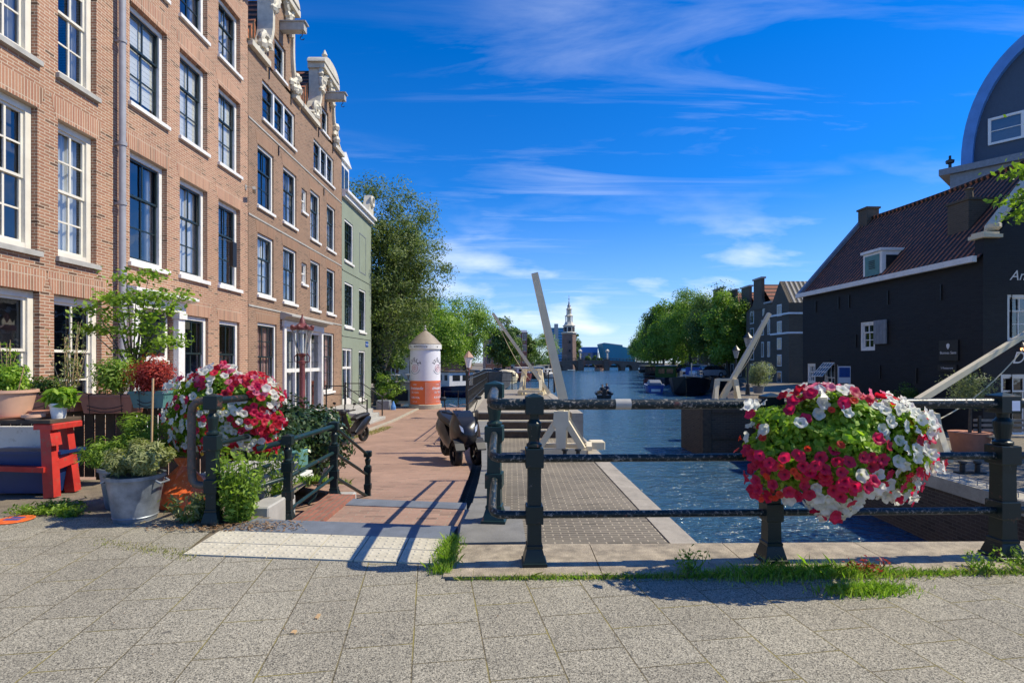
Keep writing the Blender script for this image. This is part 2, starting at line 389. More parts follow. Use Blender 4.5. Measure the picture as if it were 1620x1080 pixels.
def m_leaf(name, c1, c2, c3=None, trans=.35, rough=.5):
    m = bpy.data.materials.new(name); m.use_nodes = True; t = NT(m.node_tree)
    geo = t.n('ShaderNodeNewGeometry'); c3 = c3 or c2
    cc = t.ramp(geo.outputs['Random Per Island'], [(0, c1), (.55, c2), (1, c3)])
    n = t.noise(obj_co(t), .9, 3); cc = t.mix(.6, cc, t.ramp(n, [(.3, .65), (.7, 1.3)]), 'MULTIPLY')
    d = t.n('ShaderNodeBsdfPrincipled'); S(t, d, Base_Color=cc, Roughness=rough); d.inputs['Specular IOR Level'].default_value = .35
    tr = t.n('ShaderNodeBsdfTranslucent'); t.l(t.mix(1, cc, (1.5, 1.7, .7), 'MULTIPLY'), tr.inputs[0])
    mx = t.n('ShaderNodeMixShader'); mx.inputs[0].default_value = trans; t.l(d.outputs[0], mx.inputs[1]); t.l(tr.outputs[0], mx.inputs[2])
    o = t.n('ShaderNodeOutputMaterial'); t.l(mx.outputs[0], o.inputs[0]); return m
M['leaf_big'] = m_leaf('alder_leaf', (.07, .11, .03), (.14, .19, .055), (.25, .29, .10), .35, .6)
M['leaf_mid'] = m_leaf('elm_leaf', (.10, .18, .02), (.19, .30, .035), (.30, .42, .06))
M['leaf_dark'] = m_leaf('dark_leaf', (.045, .09, .018), (.10, .17, .03), (.17, .25, .05), .3)
M['leaf_willow'] = m_leaf('willow_leaf', (.16, .24, .06), (.24, .33, .09), (.3, .38, .12))
M['leaf_bright'] = m_leaf('bright_leaf', (.11, .22, .015), (.22, .37, .03), (.36, .48, .06), .4)
M['leaf_ivy'] = m_leaf('ivy_leaf', (.012, .03, .01), (.03, .06, .018), (.06, .10, .03), .12, .3)
M['leaf_sage'] = m_leaf('sage_leaf', (.16, .2, .08), (.27, .30, .13), (.36, .36, .16))
M['leaf_olive'] = m_leaf('olive_leaf', (.12, .15, .08), (.25, .29, .15), (.42, .45, .28))
M['leaf_red'] = m_leaf('red_leaf', (.18, .015, .01), (.36, .035, .025), (.5, .08, .05))
M['grass'] = m_leaf('grass_blade', (.12, .24, .02), (.24, .38, .04), (.38, .45, .12), .4)
M['straw'] = m_leaf('dry_grass', (.3, .27, .1), (.36, .33, .14), (.2, .25, .06), .3)
M['litter'] = m_leaf('dead_leaf', (.14, .07, .03), (.25, .15, .08), (.34, .27, .2), .1)
M['bark'] = plain('bark', (.10, .085, .065), .9, var=.5, scale=7, bumps=.6)
def petal_trans(t, p, cc):
    tr = t.n('ShaderNodeBsdfTranslucent'); t.l(t.mix(1, cc, (1.25, 1.25, 1.25), 'MULTIPLY') if hasattr(cc, 'links') else cc, tr.inputs[0])
    mx = t.n('ShaderNodeMixShader'); mx.inputs[0].default_value = .5; t.l(p.outputs[0], mx.inputs[1]); t.l(tr.outputs[0], mx.inputs[2])
    o = [n for n in t.t.nodes if n.type == 'OUTPUT_MATERIAL'][0]; t.l(mx.outputs[0], o.inputs[0])
def petal(name, c, c2): 
    m, t, p = mat_new(name); sp = t.n('ShaderNodeSeparateXYZ'); t.l(obj_co(t), sp.inputs[0])
    r = t.math('SQRT', t.math('ADD', t.math('MULTIPLY', sp.outputs[0], sp.outputs[0]), t.math('MULTIPLY', sp.outputs[1], sp.outputs[1])))
    oi = t.n('ShaderNodeObjectInfo')
    cc = t.mix(t.ramp(r, [(.003, 1), (.011, 0)]), c, c2); cc = t.mix(.45, cc, t.ramp(oi.outputs['Random'], [(0, .62), (1, 1.25)]), 'MULTIPLY')
    S(t, p, Base_Color=cc, Roughness=.55); petal_trans(t, p, cc); return m
M['petal_white'] = petal('white_petal', (.78, .78, .72), (.45, .5, .18)); M['petal_magenta'] = petal('magenta_petal', (.66, .012, .085), (.14, .0, .03))
M['petal_red'] = petal('scarlet_petal', (.78, .06, .02), (.5, .03, .01)); M['petal_pink'] = petal('pink_petal', (.72, .18, .30), (.4, .03, .1))
M['petal_crimson'] = petal('crimson_petal', (.62, .015, .05), (.12, .0, .02)); M['petal_yellow'] = petal('yellow_petal', (.8, .5, .04), (.6, .3, .02))
M['terracotta'] = plain('terracotta', (.46, .20, .125), .8, var=.15, scale=8); M['terracotta_pale'] = plain('pale_terracotta', (.60, .36, .25), .8, var=.12)
M['teal_plastic'] = plain('teal_plastic', (.10, .24, .22), .5); M['blue_plastic'] = plain('blue_plastic', (.008, .03, .12), .4)
M['zinc'] = plain('zinc', (.22, .25, .29), .45, var=.5, scale=7, metal=.35, bumps=.1); M['red_paint'] = plain('red_paint', (.52, .035, .025), .5, var=.25, dirt=(.3, .1, .06))
M['wood_dark'] = plain('dark_wood', (.075, .052, .035), .85, var=.4, scale=9); M['wood'] = plain('grey_wood', (.28, .24, .19), .8, var=.3, scale=8)
M['bamboo'] = plain('bamboo', (.5, .33, .17), .6); M['orange_bag'] = plain('orange_bag', (.78, .14, .03), .35, var=.25, scale=12, dirt=(.85, .4, .2))
M['wicker'] = plain('wicker', (.17, .13, .09), .8, var=.5, scale=40); M['black_plastic'] = plain('black_plastic', (.012, .012, .013), .45)
M['black_gloss'] = plain('black_gloss', (.012, .012, .014), .32, var=.05, coat=.15); M['tyre'] = plain('tyre', (.012, .012, .012), .85); M['chrome'] = plain('chrome', (.5, .5, .5), .2, metal=1, var=.05)
M['navy'] = plain('navy_gloss', (.012, .018, .06), .15, coat=.5); M['blue'] = plain('blue_paint', (.03, .09, .34), .4); M['teal'] = plain('teal_panel', (.02, .20, .28), .5, var=.12, scale=.1)
M['dome_blue'] = plain('blue_zinc', (.09, .25, .58), .5, var=.15, scale=1.5); M['dome_face'] = plain('blue_boards', (.055, .085, .13), .7, var=.1)
M['mauve'] = plain('dark_red_iron', (.16, .035, .035), .5, var=.4, dirt=(.25, .13, .12)); M['white_flat'] = plain('white_print', (.78, .78, .84), .6, var=.04)
M['orange_print'] = plain('orange_print', (.80, .16, .04), .6, var=.05); M['cone'] = plain('brown_cone', (.30, .245, .19), .6, var=.15)
M['skin'] = plain('skin', (.5, .3, .2), .6); M['cloth'] = plain('dark_cloth', (.02, .025, .035), .8)
M['silver'] = plain('silver_paint', (.55, .57, .6), .3, metal=.4, coat=.4); M['ink'] = plain('ink', (.02, .02, .04), .6); M['white_ink'] = plain('white_ink', (.8, .78, .74), .6, var=.02)
M['pinkish'] = plain('pink_ink', (.6, .25, .28), .6)
M['hull_grey'] = plain('grey_hull', (.12, .12, .13), .5, var=.3, scale=2); M['hull_black'] = plain('black_hull', (.012, .014, .014), .5, var=.4, scale=2)
M['copper'] = plain('copper', (.45, .26, .18), .5)
# ------------------------------------------------------------ the setting
WZ = -2.2
def road_z(y):
    pts = [(5.6, -.32), (7, -.42), (9, -.6), (12, -.82), (16, -1.02), (20, -1.2), (24, -1.3), (400, -1.3)]
    if y <= pts[0][0]: return pts[0][1]
    for (a, b), (c, d) in zip(pts, pts[1:]):
        if y <= c: return b + (d-b)*(y-a)/(c-a)
    return pts[-1][1]
struct('canal_water', MB().quad((-400, -30, WZ), (400, -30, WZ), (400, 1500, WZ), (-400, 1500, WZ)), M['water'])
struct('canal_bed', MB().quad((-400, -30, WZ-1.5), (400, -30, WZ-1.5), (400, 1500, WZ-1.5), (-400, 1500, WZ-1.5)), M['soil'])
LS = [(-7.4, 31.6), (-9.5, 50), (-5, 85), (1, 130), (6, 231), (20, 400)]
RS = [(9.6, 24), (12.2, 31), (18, 42), (23, 55), (25, 63), (30.5, 96), (43, 160), (62, 231), (95, 400)]
g = MB()
for (a, b) in zip(LS, LS[1:]):
    g.quad((-400, a[1], -1.3), (a[0], a[1], -1.3), (b[0], b[1], -1.3), (-400, b[1], -1.3))
for (a, b) in zip(RS, RS[1:]):
    g.quad((a[0], a[1], -.5), (500, a[1], -.5), (500, b[1], -.5), (b[0], b[1], -.5))
g.quad((-1200, 400, -1), (1200, 400, -1), (1200, 2500, -1), (-1200, 2500, -1))
g.quad((-400, -30, -1.3), (-20, -30, -1.3), (-20, 31.6, -1.3), (-400, 31.6, -1.3))
g.quad((40, -30, -.95), (500, -30, -.95), (500, 30, -.95), (40, 30, -.95))
g.quad((9.3, 20, -.4), (40, 20, -.4), (40, 24.02, -.49), (9.6, 24.02, -.49))
struct('ground', g, M['soil'])
q = MB()
def qwall(a, b, z1, cop=.35, th=.35):
    a, b = Vector((*a, 0)), Vector((*b, 0)); d = (b-a).normalized(); n = Vector((-d.y, d.x, 0))
    q.loft([[(*(a).xy, WZ-1.4), (*(b).xy, WZ-1.4), (*(b+n*th).xy, WZ-1.4), (*(a+n*th).xy, WZ-1.4)], [(*(a).xy, z1), (*(b).xy, z1), (*(b+n*th).xy, z1), (*(a+n*th).xy, z1)]])
for a, b in zip(LS, LS[1:]): qwall(a, b, -1.27)
for a, b in zip(RS, RS[1:]): qwall(b, a, -.47)
struct('quay_wall', q, M['brick_quay'])
# --- bridge deck we stand on
struct('bridge_pavement', MB().quad((-14, -9, 0), (18, -9, 0), (18, 3.77, 0), (-.4, 3.24, 0), (-.447, 3.49, 0), (-2.225, 3.666, 0), (-2.32, 4.18, 0), (-2.6, 4.55, 0), (-14, 4.75, 0)), M['paver'])
b = MB(); b.box(-14, 2.3, -9, 3.8, -3.4, -.03); b.box(2.3, 7.85, -9, 3.86, -.55, -.03); b.box(7.85, 18, -9, 3.86, -3.4, -.03)
struct('bridge_structure', b, M['brick_quay'])
k = MB()
xs = [-.42, .55, 1.5, 2.45, 3.4, 4.4, 5.4, 6.4, 8, 10]
for i, (x0, x1) in enumerate(zip(xs, xs[1:])):
    f0, f1 = 3.27+.03*(x0+.4), 3.27+.03*(x1+.4)
    k.loft([[(x0+.003, f0, -.4), (x1-.003, f1, -.4), (x1-.003, 3.87+.02*x1, -.4), (x0+.003, 3.87+.02*x0, -.4)],
            [(x0+.003, f0, .012), (x1-.003, f1, .012), (x1-.003, 3.85+.02*x1, .012), (x0+.003, 3.85+.02*x0, .012)]])
struct('bridge_kerb', k, M['kerb'])
# --- steps down to the street
def slab(mb, p, z0, z1): mb.loft([[(x, y, z0) for x, y in p], [(x, y, z1) for x, y in p]])
def lerp(a, b, t): return (a[0]+(b[0]-a[0])*t, a[1]+(b[1]-a[1])*t)
t = MB(); rows = [((-2.225, 3.668), (-.447, 3.492)), ((-2.24, 3.915), (-.452, 3.735)), ((-2.25, 4.19), (-.46, 3.985))]
for r0, r1 in zip(rows, rows[1:]):
    for i in range(6):
        a, bb = lerp(*r0, i/6), lerp(*r0, (i+1)/6); c, d = lerp(*r1, (i+1)/6), lerp(*r1, i/6)
        a = (a[0]+.004, a[1]+.005); bb = (bb[0]-.004, bb[1]+.005); c = (c[0]-.004, c[1]-.005); d = (d[0]+.004, d[1]-.005)
        slab(t, [a, bb, c, d], -.05, .008)
        for u in range(5):
            for w in range(4):
                p = lerp(lerp(a, bb, (u+.5)/5), lerp(d, c, (u+.5)/5), (w+.5)/4)
                t.lathe([(.013, 0), (.011, .003), (.005, .0045)], (p[0], p[1], .008), 7)
struct('tactile_paving', t, M['tactile'])
s = MB(); slab(s, [(-2.25, 4.195), (-1.86, 4.15), (-1.86, 4.47), (-2.12, 4.53)], -.15, .004); slab(s, [(-1.85, 4.15), (-.462, 3.99), (-.43, 4.3), (-1.85, 4.47)], -.16, .006)
slab(s, [(-1.72, 5.56), (-.47, 5.40), (-.47, 5.64), (-1.72, 5.82)], -.6, -.155)
struct('bluestone_steps', s, M['bluestone'])
s = MB(); slab(s, [(-2.0, 4.3), (-.44, 4.1), (-.47, 5.42), (-2.0, 5.6)], -.8, -.163); struct('stair_landing', s, M['clinker'])
# --- street going down beside the houses
r = MB(); ys = [4.75, 5.6, 7, 9, 12, 16, 20, 24, 31.5]
def rx(y): return -.6 - .035*(y-5.5) if y > 5.5 else -.5
for a, c in zip(ys[1:], ys[2:]):
    r.quad((-5.15, a, road_z(a)), (rx(a), a, road_z(a)), (rx(c), c, road_z(c)), (-5.15, c, road_z(c)))
struct('street', r, M['clinker'])
r = MB()
for a, c in zip(ys[1:], ys[2:]): r.quad((-20, a, road_z(a)+.05), (-5.3, a, road_z(a)+.05), (-5.3, c, road_z(c)+.05), (-20, c, road_z(c)+.05))
struct('house_front_pavement', r, M['clinker'])
r = MB()
for i in range(26):
    a, c = 5.6+i, 6.59+i
    r.loft([[(-5.3, a, road_z(a)-.3), (-5.15, a, road_z(a)-.3), (-5.15, c, road_z(c)-.3), (-5.3, c, road_z(c)-.3)], [(-5.3, a, road_z(a)+.06), (-5.15, a, road_z(a)+.06), (-5.15, c, road_z(c)+.06), (-5.3, c, road_z(c)+.06)]])
struct('street_kerb', r, M['pale_stone'])
struct('pavement_bed', MB().quad((-3.3, 3.6, -.014), (-2.05, 3.6, -.014), (-2.05, 4.62, -.014), (-3.3, 4.9, -.014)), M['soil'])
# garden bed left of the steps
g2 = MB(); g2.quad((-14, 4.74, -.004), (-2.58, 4.54, -.004), (-2.1, 4.5, -.004), (-2.25, 6.1, -.02), (-14, 6.1, -.004)); struct('garden_soil', g2, M['soil'])
g2 = MB(); g2.quad((-3.6, 6.1, -.03), (-2.25, 6.1, -.03), (-2.1, 7.2, -.3), (-3.4, 8.2, -.46)); g2.quad((-14, 6.1, -.03), (-3.6, 6.1, -.03), (-3.4, 8.2, -.46), (-14, 8.2, -.5)); struct('garden_slope', g2, M['soil'])
s = MB(); s.box(-.62, .12, 3.93, 4.0, -2.5, -.02)
slab(s, [(-.40, 3.86), (.10, 3.885), (.08, 4.62), (-.41, 4.74)], -1.5, .02)
slab(s, [(-.43, 4.745), (.0, 4.63), (-.02, 5.25), (-.40, 5.38)], -1.5, -.09)
pts = [(-.42, 5.4, -.2), (-.45, 6.4, -.3), (-.47, 7.6, -.38), (-.5, 9, -.42), (-.62, 11, -.42), (-.78, 13.4, -.42), (-1.0, 16, -.42)]
for p0, p1 in zip(pts, pts[1:]):
    s.loft([[(p0[0], p0[1], -2), (p0[0]+.28, p0[1], -2), (p1[0]+.28, p1[1], -2), (p1[0], p1[1], -2)], [(p0[0], p0[1], p0[2]), (p0[0]+.28, p0[1], p0[2]), (p1[0]+.28, p1[1]-.01, p1[2]), (p1[0], p1[1]-.01, p1[2])]])
struct('stepped_coping', s, M['greystone'])
# --- lower quay beside the lock
def ex(y): return 2.36 - .0175*y
s = MB(); slab(s, [(-.9, 3.88), (ex(4)-.33, 3.88), (ex(16)-.33, 16), (-.9, 16)], -1.6, -.9); struct('lower_quay', s, M['clinker_grey'])
s = MB()
for i in range(11):
    a, c = 3.88+i*2.4, 3.88+i*2.4+2.39
    z = -.885 if c < 16.6 else -.185
    if z > -.5 and a < 15.9: a = 15.9
    slab(s, [(ex(a)-.326, a), (ex(a), a), (ex(c), c), (ex(c)-.326, c)], WZ-1.4, z)
slab(s, [(-1.4, 3.9), (2.0, 3.9), (2.0, 15.9), (-1.4, 15.9)], -3.4, -1.62)
struct('lock_coping', s, M['concrete'])
s = MB()
for i in range(3):
    z = -.9 + .233*(i+1); y = 15.8+.3*i
    s.box(-1.0, 1.72, y+.03, y+.36 if i < 2 else y+.4, -1.2, z-.045)
    s.mi = 1; s.box(-1.02, 1.74, y, y+.36, z-.045, z); s.mi = 0
struct('quay_steps', s, [M['wood_dark'], M['pale_stone']])
s = MB(); s.box(-1.15, 1.75, 16.76, 30, WZ-1.4, -.2); struct('jetty', s, M['wood'])
s = MB()
for i in range(14): s.box(-1.5, -1.15, 16.1+i, 17.08+i, WZ-1.4, -.17)
struct('jetty_coping', s, M['pale_stone'])
# --- right side of the lock
s = MB(); slab(s, [(7.85, 3.9), (8.35, 3.9), (8.75, 14), (9.3, 20), (8.9, 20), (8.3, 14)], WZ-1.4, -1.12); struct('lock_wall', s, M['brick_quay'])
s = MB(); slab(s, [(7.82, 3.9), (8.35, 3.9), (8.75, 14), (9.3, 20), (8.87, 20), (8.27, 14)], -1.115, -.88); struct('lock_kerb_far', s, M['pale_stone'])
s = MB(); slab(s, [(8.3, 3.9), (40, 3.9), (40, 20), (9.25, 20), (8.72, 14)], WZ-1.4, -.9); struct('terrace_paving', s, M['clinker_grey'])
# ------------------------------------------------------------ houses
def frame(o, u):
    u = Vector(u).normalized(); z = Vector((0, 0, 1)); d = z.cross(u)
    m = Matrix.Identity(4)
    for i in range(3): m[i][0] = u[i]; m[i][1] = d[i]; m[i][2] = z[i]; m[i][3] = o[i]
    return m
def wall(mb, u0, u1, z0, z1, ops, depth=.27):
    us = sorted({u0, u1, *[v for o in ops for v in o[:2] if u0 < v < u1]}); zs = sorted({z0, z1, *[v for o in ops for v in o[2:4] if z0 < v < z1]})
    for a, b in zip(us, us[1:]):
        for c, d in zip(zs, zs[1:]):
            mu, mz = (a+b)/2, (c+d)/2
            if any(o[0] < mu < o[1] and o[2] < mz < o[3] for o in ops): continue
            mb.quad((a, 0, c), (b, 0, c), (b, 0, d), (a, 0, d))
    for a, b, c, d in [o[:4] for o in ops]:
        D = depth
        mb.quad((a, 0, c), (a, D, c), (a, D, d), (a, 0, d)); mb.quad((b, 0, c), (b, 0, d), (b, D, d), (b, D, c))
        mb.quad((a, 0, c), (b, 0, c), (b, D, c), (a, D, c)); mb.quad((a, 0, d), (a, D, d), (b, D, d), (b, 0, d))
def window(par, fr, u0, u1, z0, z1, sash='iron', cols=2, top=1, bot=2, split=.36, curtain=None, arch=None, sill=True, fw=.085, fd=.07, mull=None, label=None, rnd=random.Random(3), simple=False, framemat='white', ch=.28):
    """white box frame, two sashes with glazing bars, pane, sill, lintel"""
    f = MB(fr); g = .004
    f.box(u0+g, u0+fw, fd, fd+.1, z0, z1-g); f.box(u1-fw, u1-g, fd, fd+.1, z0, z1-g); f.box(u0+fw+.001, u1-fw-.001, fd+.003, fd+.1, z1-fw, z1-g); f.box(u0+fw+.001, u1-fw-.001, fd+.003, fd+.1, z0, z0+fw)
    secs = [(u0+fw, u1-fw)]
    if mull:
        n = mull; w = (u1-u0-2*fw)/n; secs = []
        for i in range(n):
            secs.append((u0+fw+i*w+(.05 if i else 0), u0+fw+(i+1)*w-(.05 if i < n-1 else 0)))
            if i: f.box(u0+fw+i*w-.05, u0+fw+i*w+.05, fd-.02, fd+.1, z0+fw+.001, z1-fw-.001)
    wo = f.build('window', M[framemat], par); 
    if label: wo['label'] = label
    s = MB(fr); zs = z0+fw; ze = z1-fw; zm = ze-(ze-zs)*split
    t = .045; b = .018
    for a, c in secs:
        for (lo, hi, rows, d0) in ((zm-.02, ze, top, fd+.035), (zs, zm+.02, bot, fd+.062)):
            s.box(a, a+t, d0, d0+.035, lo, hi); s.box(c-t, c, d0, d0+.035, lo, hi); s.box(a+t, c-t, d0+.001, d0+.035, hi-t, hi); s.box(a+t, c-t, d0+.001, d0+.035, lo, lo+t)
            for i in range(1, cols): x = a+(c-a)*i/cols; s.box(x-b, x+b, d0+.004, d0+.03, lo+t, hi-t)
            for i in range(1, rows): z = lo+(hi-lo)*i/rows; s.box(a+t, c-t, d0+.006, d0+.028, z-b*.8, z+b*.8)
    s.build('sash', M[framemat if sash == 'white' else 'darkgreen'], wo)
    p = MB(fr); p.quad((u0+fw, fd+.085, zs), (u1-fw, fd+.085, zs), (u1-fw, fd+.085, ze), (u0+fw, fd+.085, ze)); p.build('pane', M['glass'], wo)
    if curtain:
        c = MB(fr); n = 26; mt = M['curtain']
        if curtain == 'blind':
            mt = M['blind']; zz = ze; lim = zs+(ze-zs)*rnd.choice([.12, .3, 0])
            while zz > lim: c.box(u0+fw, u1-fw, fd+.13, fd+.14, zz-.098, zz); zz -= .105
        else:
            if curtain == 'pink': mt = M['curtain_pink']
            spans = [(u0+fw, u1-fw)] if curtain == 'full' else [(u0+fw, u0+fw+(u1-u0)*ch), (u1-fw-(u1-u0)*ch, u1-fw)]
            for a, e in spans:
                prev = None
                for i in range(n+1):
                    x = a+(e-a)*i/n; y = fd+.2+.035*math.sin(i*1.35)+.01*math.sin(i*.6)
                    if prev: c.quad((prev[0], prev[1], zs), (x, y, zs), (x, y, ze), (prev[0], prev[1], ze))
                    prev = (x, y)
        c.build('blind' if curtain == 'blind' else 'curtain', mt, wo)
    if sill:
        c = MB(fr); c.bbox(u0-.05, u1+.05, -.07, fd-.002, z0-.09, z0-.003, .008); c.build('sill', M['sill' if sill == 'grey' else 'white'], wo)
    if arch:
        c = MB(fr); h = .36; k = .12
        c.prism([(u0-k*.4, z1+.004), (u1+k*.4, z1+.004), (u1+k*1.3, z1+h), (u0-k*1.3, z1+h)], 'y', -.004, .02); c.build('brick_lintel', M[arch], wo)
    return wo
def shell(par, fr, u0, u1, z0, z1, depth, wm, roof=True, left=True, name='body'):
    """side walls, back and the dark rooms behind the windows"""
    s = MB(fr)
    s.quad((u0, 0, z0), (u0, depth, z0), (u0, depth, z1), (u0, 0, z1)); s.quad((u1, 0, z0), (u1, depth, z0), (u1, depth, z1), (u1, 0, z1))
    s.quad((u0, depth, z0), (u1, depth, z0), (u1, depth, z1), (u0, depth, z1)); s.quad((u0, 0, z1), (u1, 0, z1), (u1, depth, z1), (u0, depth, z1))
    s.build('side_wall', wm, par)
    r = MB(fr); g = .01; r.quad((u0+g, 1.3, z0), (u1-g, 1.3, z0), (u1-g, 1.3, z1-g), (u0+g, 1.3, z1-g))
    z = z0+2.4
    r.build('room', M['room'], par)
def hook_beam(par, fr, u, z, L=.8):
    m = MB(fr); m.box(u-.13, u+.13, -L, -.005, z-.13, z+.13); m.box(u-.17, u+.17, -L-.06, -.006, z+.132, z+.17); o = m.build('hoist_beam', M['sill'], par)
    h = MB(fr); pts = [(u, -L+.1, z-.13), (u, -L+.1, z-.26)] + [(u, -L+.1+.07*math.sin(a), z-.33+.07*math.cos(a)) for a in [R(d) for d in (0, 50, 100, 150, 200, 250)]]
    h.tube(pts, .014, 6); h.build('hook', M['iron'], o)
D = 7.7
FL = frame((-D, 0, 0), (0, 1, 0))
# --- nearest house, white sashes
def house1():
    t = thing('canal_house', 'red brick canal house with white sash windows at the left edge behind the potted plants', 'house', (-D, 8.2, -.5))
    rows = [(3.1, 5.43), (6.2, 8.52), (9.3, 11.4)]; cols_ = [(6.1, 6.95), (7.98, 8.82), (9.22, 10.07)]
    ops = [(a, b, c, d) for a, b in cols_ for c, d in rows] + [(a-.0, b+.0, .35, 2.45) for a, b in [(5.9, 6.85), (7.72, 8.86), (9.14, 10.2)]]
    w = MB(FL); wall(w, 5, 10.5, -.9, 12.4, ops); w.build('wall', M['brick_red'], t)
    cur = ['full', 'part', None]; i = 0
    for a, b in cols_:
        for k, (c, d) in enumerate(rows):
            window(t, FL, a, b, c, d, 'white', 2, 2, 2, .5, fd=.10, framemat='ivory', curtain=('full' if (k == 0 and a > 9) else 'part' if k == 1 else None), arch='arch_red', sill='grey', fw=.11, ch=.15)
    for a, b, c, d in ops[len(cols_)*3:]: window(t, FL, a, b, c, d, 'white', 2, 1, 2, .45, None, 'arch_red', 'grey', .11, .10, framemat='ivory', label='tall white ground floor sash window')
    shell(t, FL, 5, 10.5, -.9, 12.4, 9, M['brick_red'])
    c = MB(FL); c.box(4.9, 10.5, -.35, .4, 12.42, 12.75); c.build('cornice', M['white'], t)
house1()
def downpipe():
    m = MB(FL); m.tube([(10.56, -.13, -.2), (10.56, -.13, 6.2), (10.56, -.13, 12.6)], .062, 12)
    for z in (1.2, 3.0, 4.35, 5.5, 7.5, 9.3, 11): m.cyl((10.56, -.13, z), (10.56, -.13, z+.07), .078, n=12); m.box(10.53, 10.59, -.1, .0, z+.01, z+.05)
    m.cyl((10.56, -.13, -.2), (10.56, -.13, 2.6), .07, n=12)
    tag(m.build('downpipe', M['pipe'], smooth=True), 'grey rainwater pipe running up the brick wall between the two red houses', 'pipe')
downpipe()
def house2():
    t = thing('canal_house', 'orange-red brick canal house with dark green sashes in white frames and a white door surround', 'house', (-D, 13.2, -.9))
    cs = [(10.95, 12.13), (12.6, 13.74), (14.26, 15.4)]; rows = [(3.34, 5.6), (6.56, 8.6), (9.38, 11.0)]
    ops = [(a, b, c, d) for a, b in cs for c, d in rows]; g = [(12.7, 13.78, .3, 2.42), (14.3, 15.36, .3, 2.42)]; door = (11.02, 12.35, -.75, 2.5)
    w = MB(FL); wall(w, 10.5, 15.85, -1.2, 12.0, ops+g+[door]); w.build('wall', M['brick_pale'], t)
    for i, (a, b) in enumerate(cs):
        for k, (c, d) in enumerate(rows):
            window(t, FL, a, b, c, d, 'iron', 2, 1, 2, .37, fd=.11, curtain='blind' if k == 1 else (['part', 'full', None] if k == 0 else [None, 'part', 'full'])[i], arch='arch_red', sill='w', fw=.1, ch=.12)
    for a, b, c, d in g: window(t, FL, a, b, c, d, 'iron', 2, 1, 2, .42, None, 'arch_red', 'w', .1, label='ground floor window with dark green sash')
    shell(t, FL, 10.5, 15.85, -1.2, 12.0, 9, M['brick_pale'])
    s = MB(FL)
    for a in (10.86, 12.36): s.box(a, a+.24, -.12, .02, -.8, 2.28); s.box(a-.03, a+.27, -.16, .02, 2.285, 2.42); s.box(a-.03, a+.27, -.15, .02, -.8, -.5)
    s.box(10.83, 12.63, -.13, .0, 2.43, 2.66); s.prism([(-.34, 2.72), (-.34, 2.79), (.0, 2.84), (.0, 2.67), (-.18, 2.67)], 'x', 10.66, 12.8)
    sr = s.build('door_surround', M['white'], t)
    d = MB(FL); d.box(11.08, 12.3, .1, .16, 1.35, 2.46); d.box(11.08, 12.3, .1, .16, -.75, 1.2); d.box(11.06, 12.32, .06, .18, 1.21, 1.34)
    dd = d.build('door', M['white'], t)
    p = MB(FL); p.box(11.2, 12.18, .08, .098, 1.45, 2.36); p.box(11.2, 12.18, .08, .098, .3, 1.1); p.build('pane', M['glass_dark'], dd)
    c = MB(FL); c.box(10.5, 15.86, -.3, .4, 12.02, 12.4); c.build('cornice', M['white'], t)
    sc_ = MB(FL)
    for k in range(9): a = k*.7; sc_.tube([(15.3+.28*math.cos(a+j*.3)*(1-.09*k), -.06, 11.75+.25*math.sin(a+j*.3)*(1-.09*k)) for j in range(4)], .06, 7)
    sc_.build('scroll_ornament', M['cream_stone'], t, True)
house2()
def camera_small():
    m = MB(FL); m.tube([(15.7, 0, 6.35), (15.7, -.22, 6.35), (15.7, -.22, 6.28)], .012, 6); m.cyl((15.6, -.3, 6.3), (15.82, -.2, 6.24), .05, n=10); m.box(15.66, 15.74, -.02, -.003, 6.28, 6.42)
    tag(m.build('security_camera', M['sill']), 'small white wall camera beside the right-hand second floor window of the red house', 'camera')
    m = MB(FL); m.box(14.42, 14.62, -.3, -.2, 3.85, 4.5); m.tube([(14.3, 0, 4.55), (14.5, -.26, 4.5)], .01, 6)
    tag(m.build('wall_speaker', M['black_plastic']), 'black box speaker hung outside the rightmost first floor window', 'speaker')
camera_small()
def curve_side(c, hw, z0, neck, ztop, sgn, n=9):
    pts = []
    for i in range(n+1):
        a = i/n*math.pi/2
        pts.append((c+sgn*(hw-(hw-neck)*math.sin(a)), z0+(1-math.cos(a))*1.45))
    pts.append((c+sgn*neck, ztop)); return pts
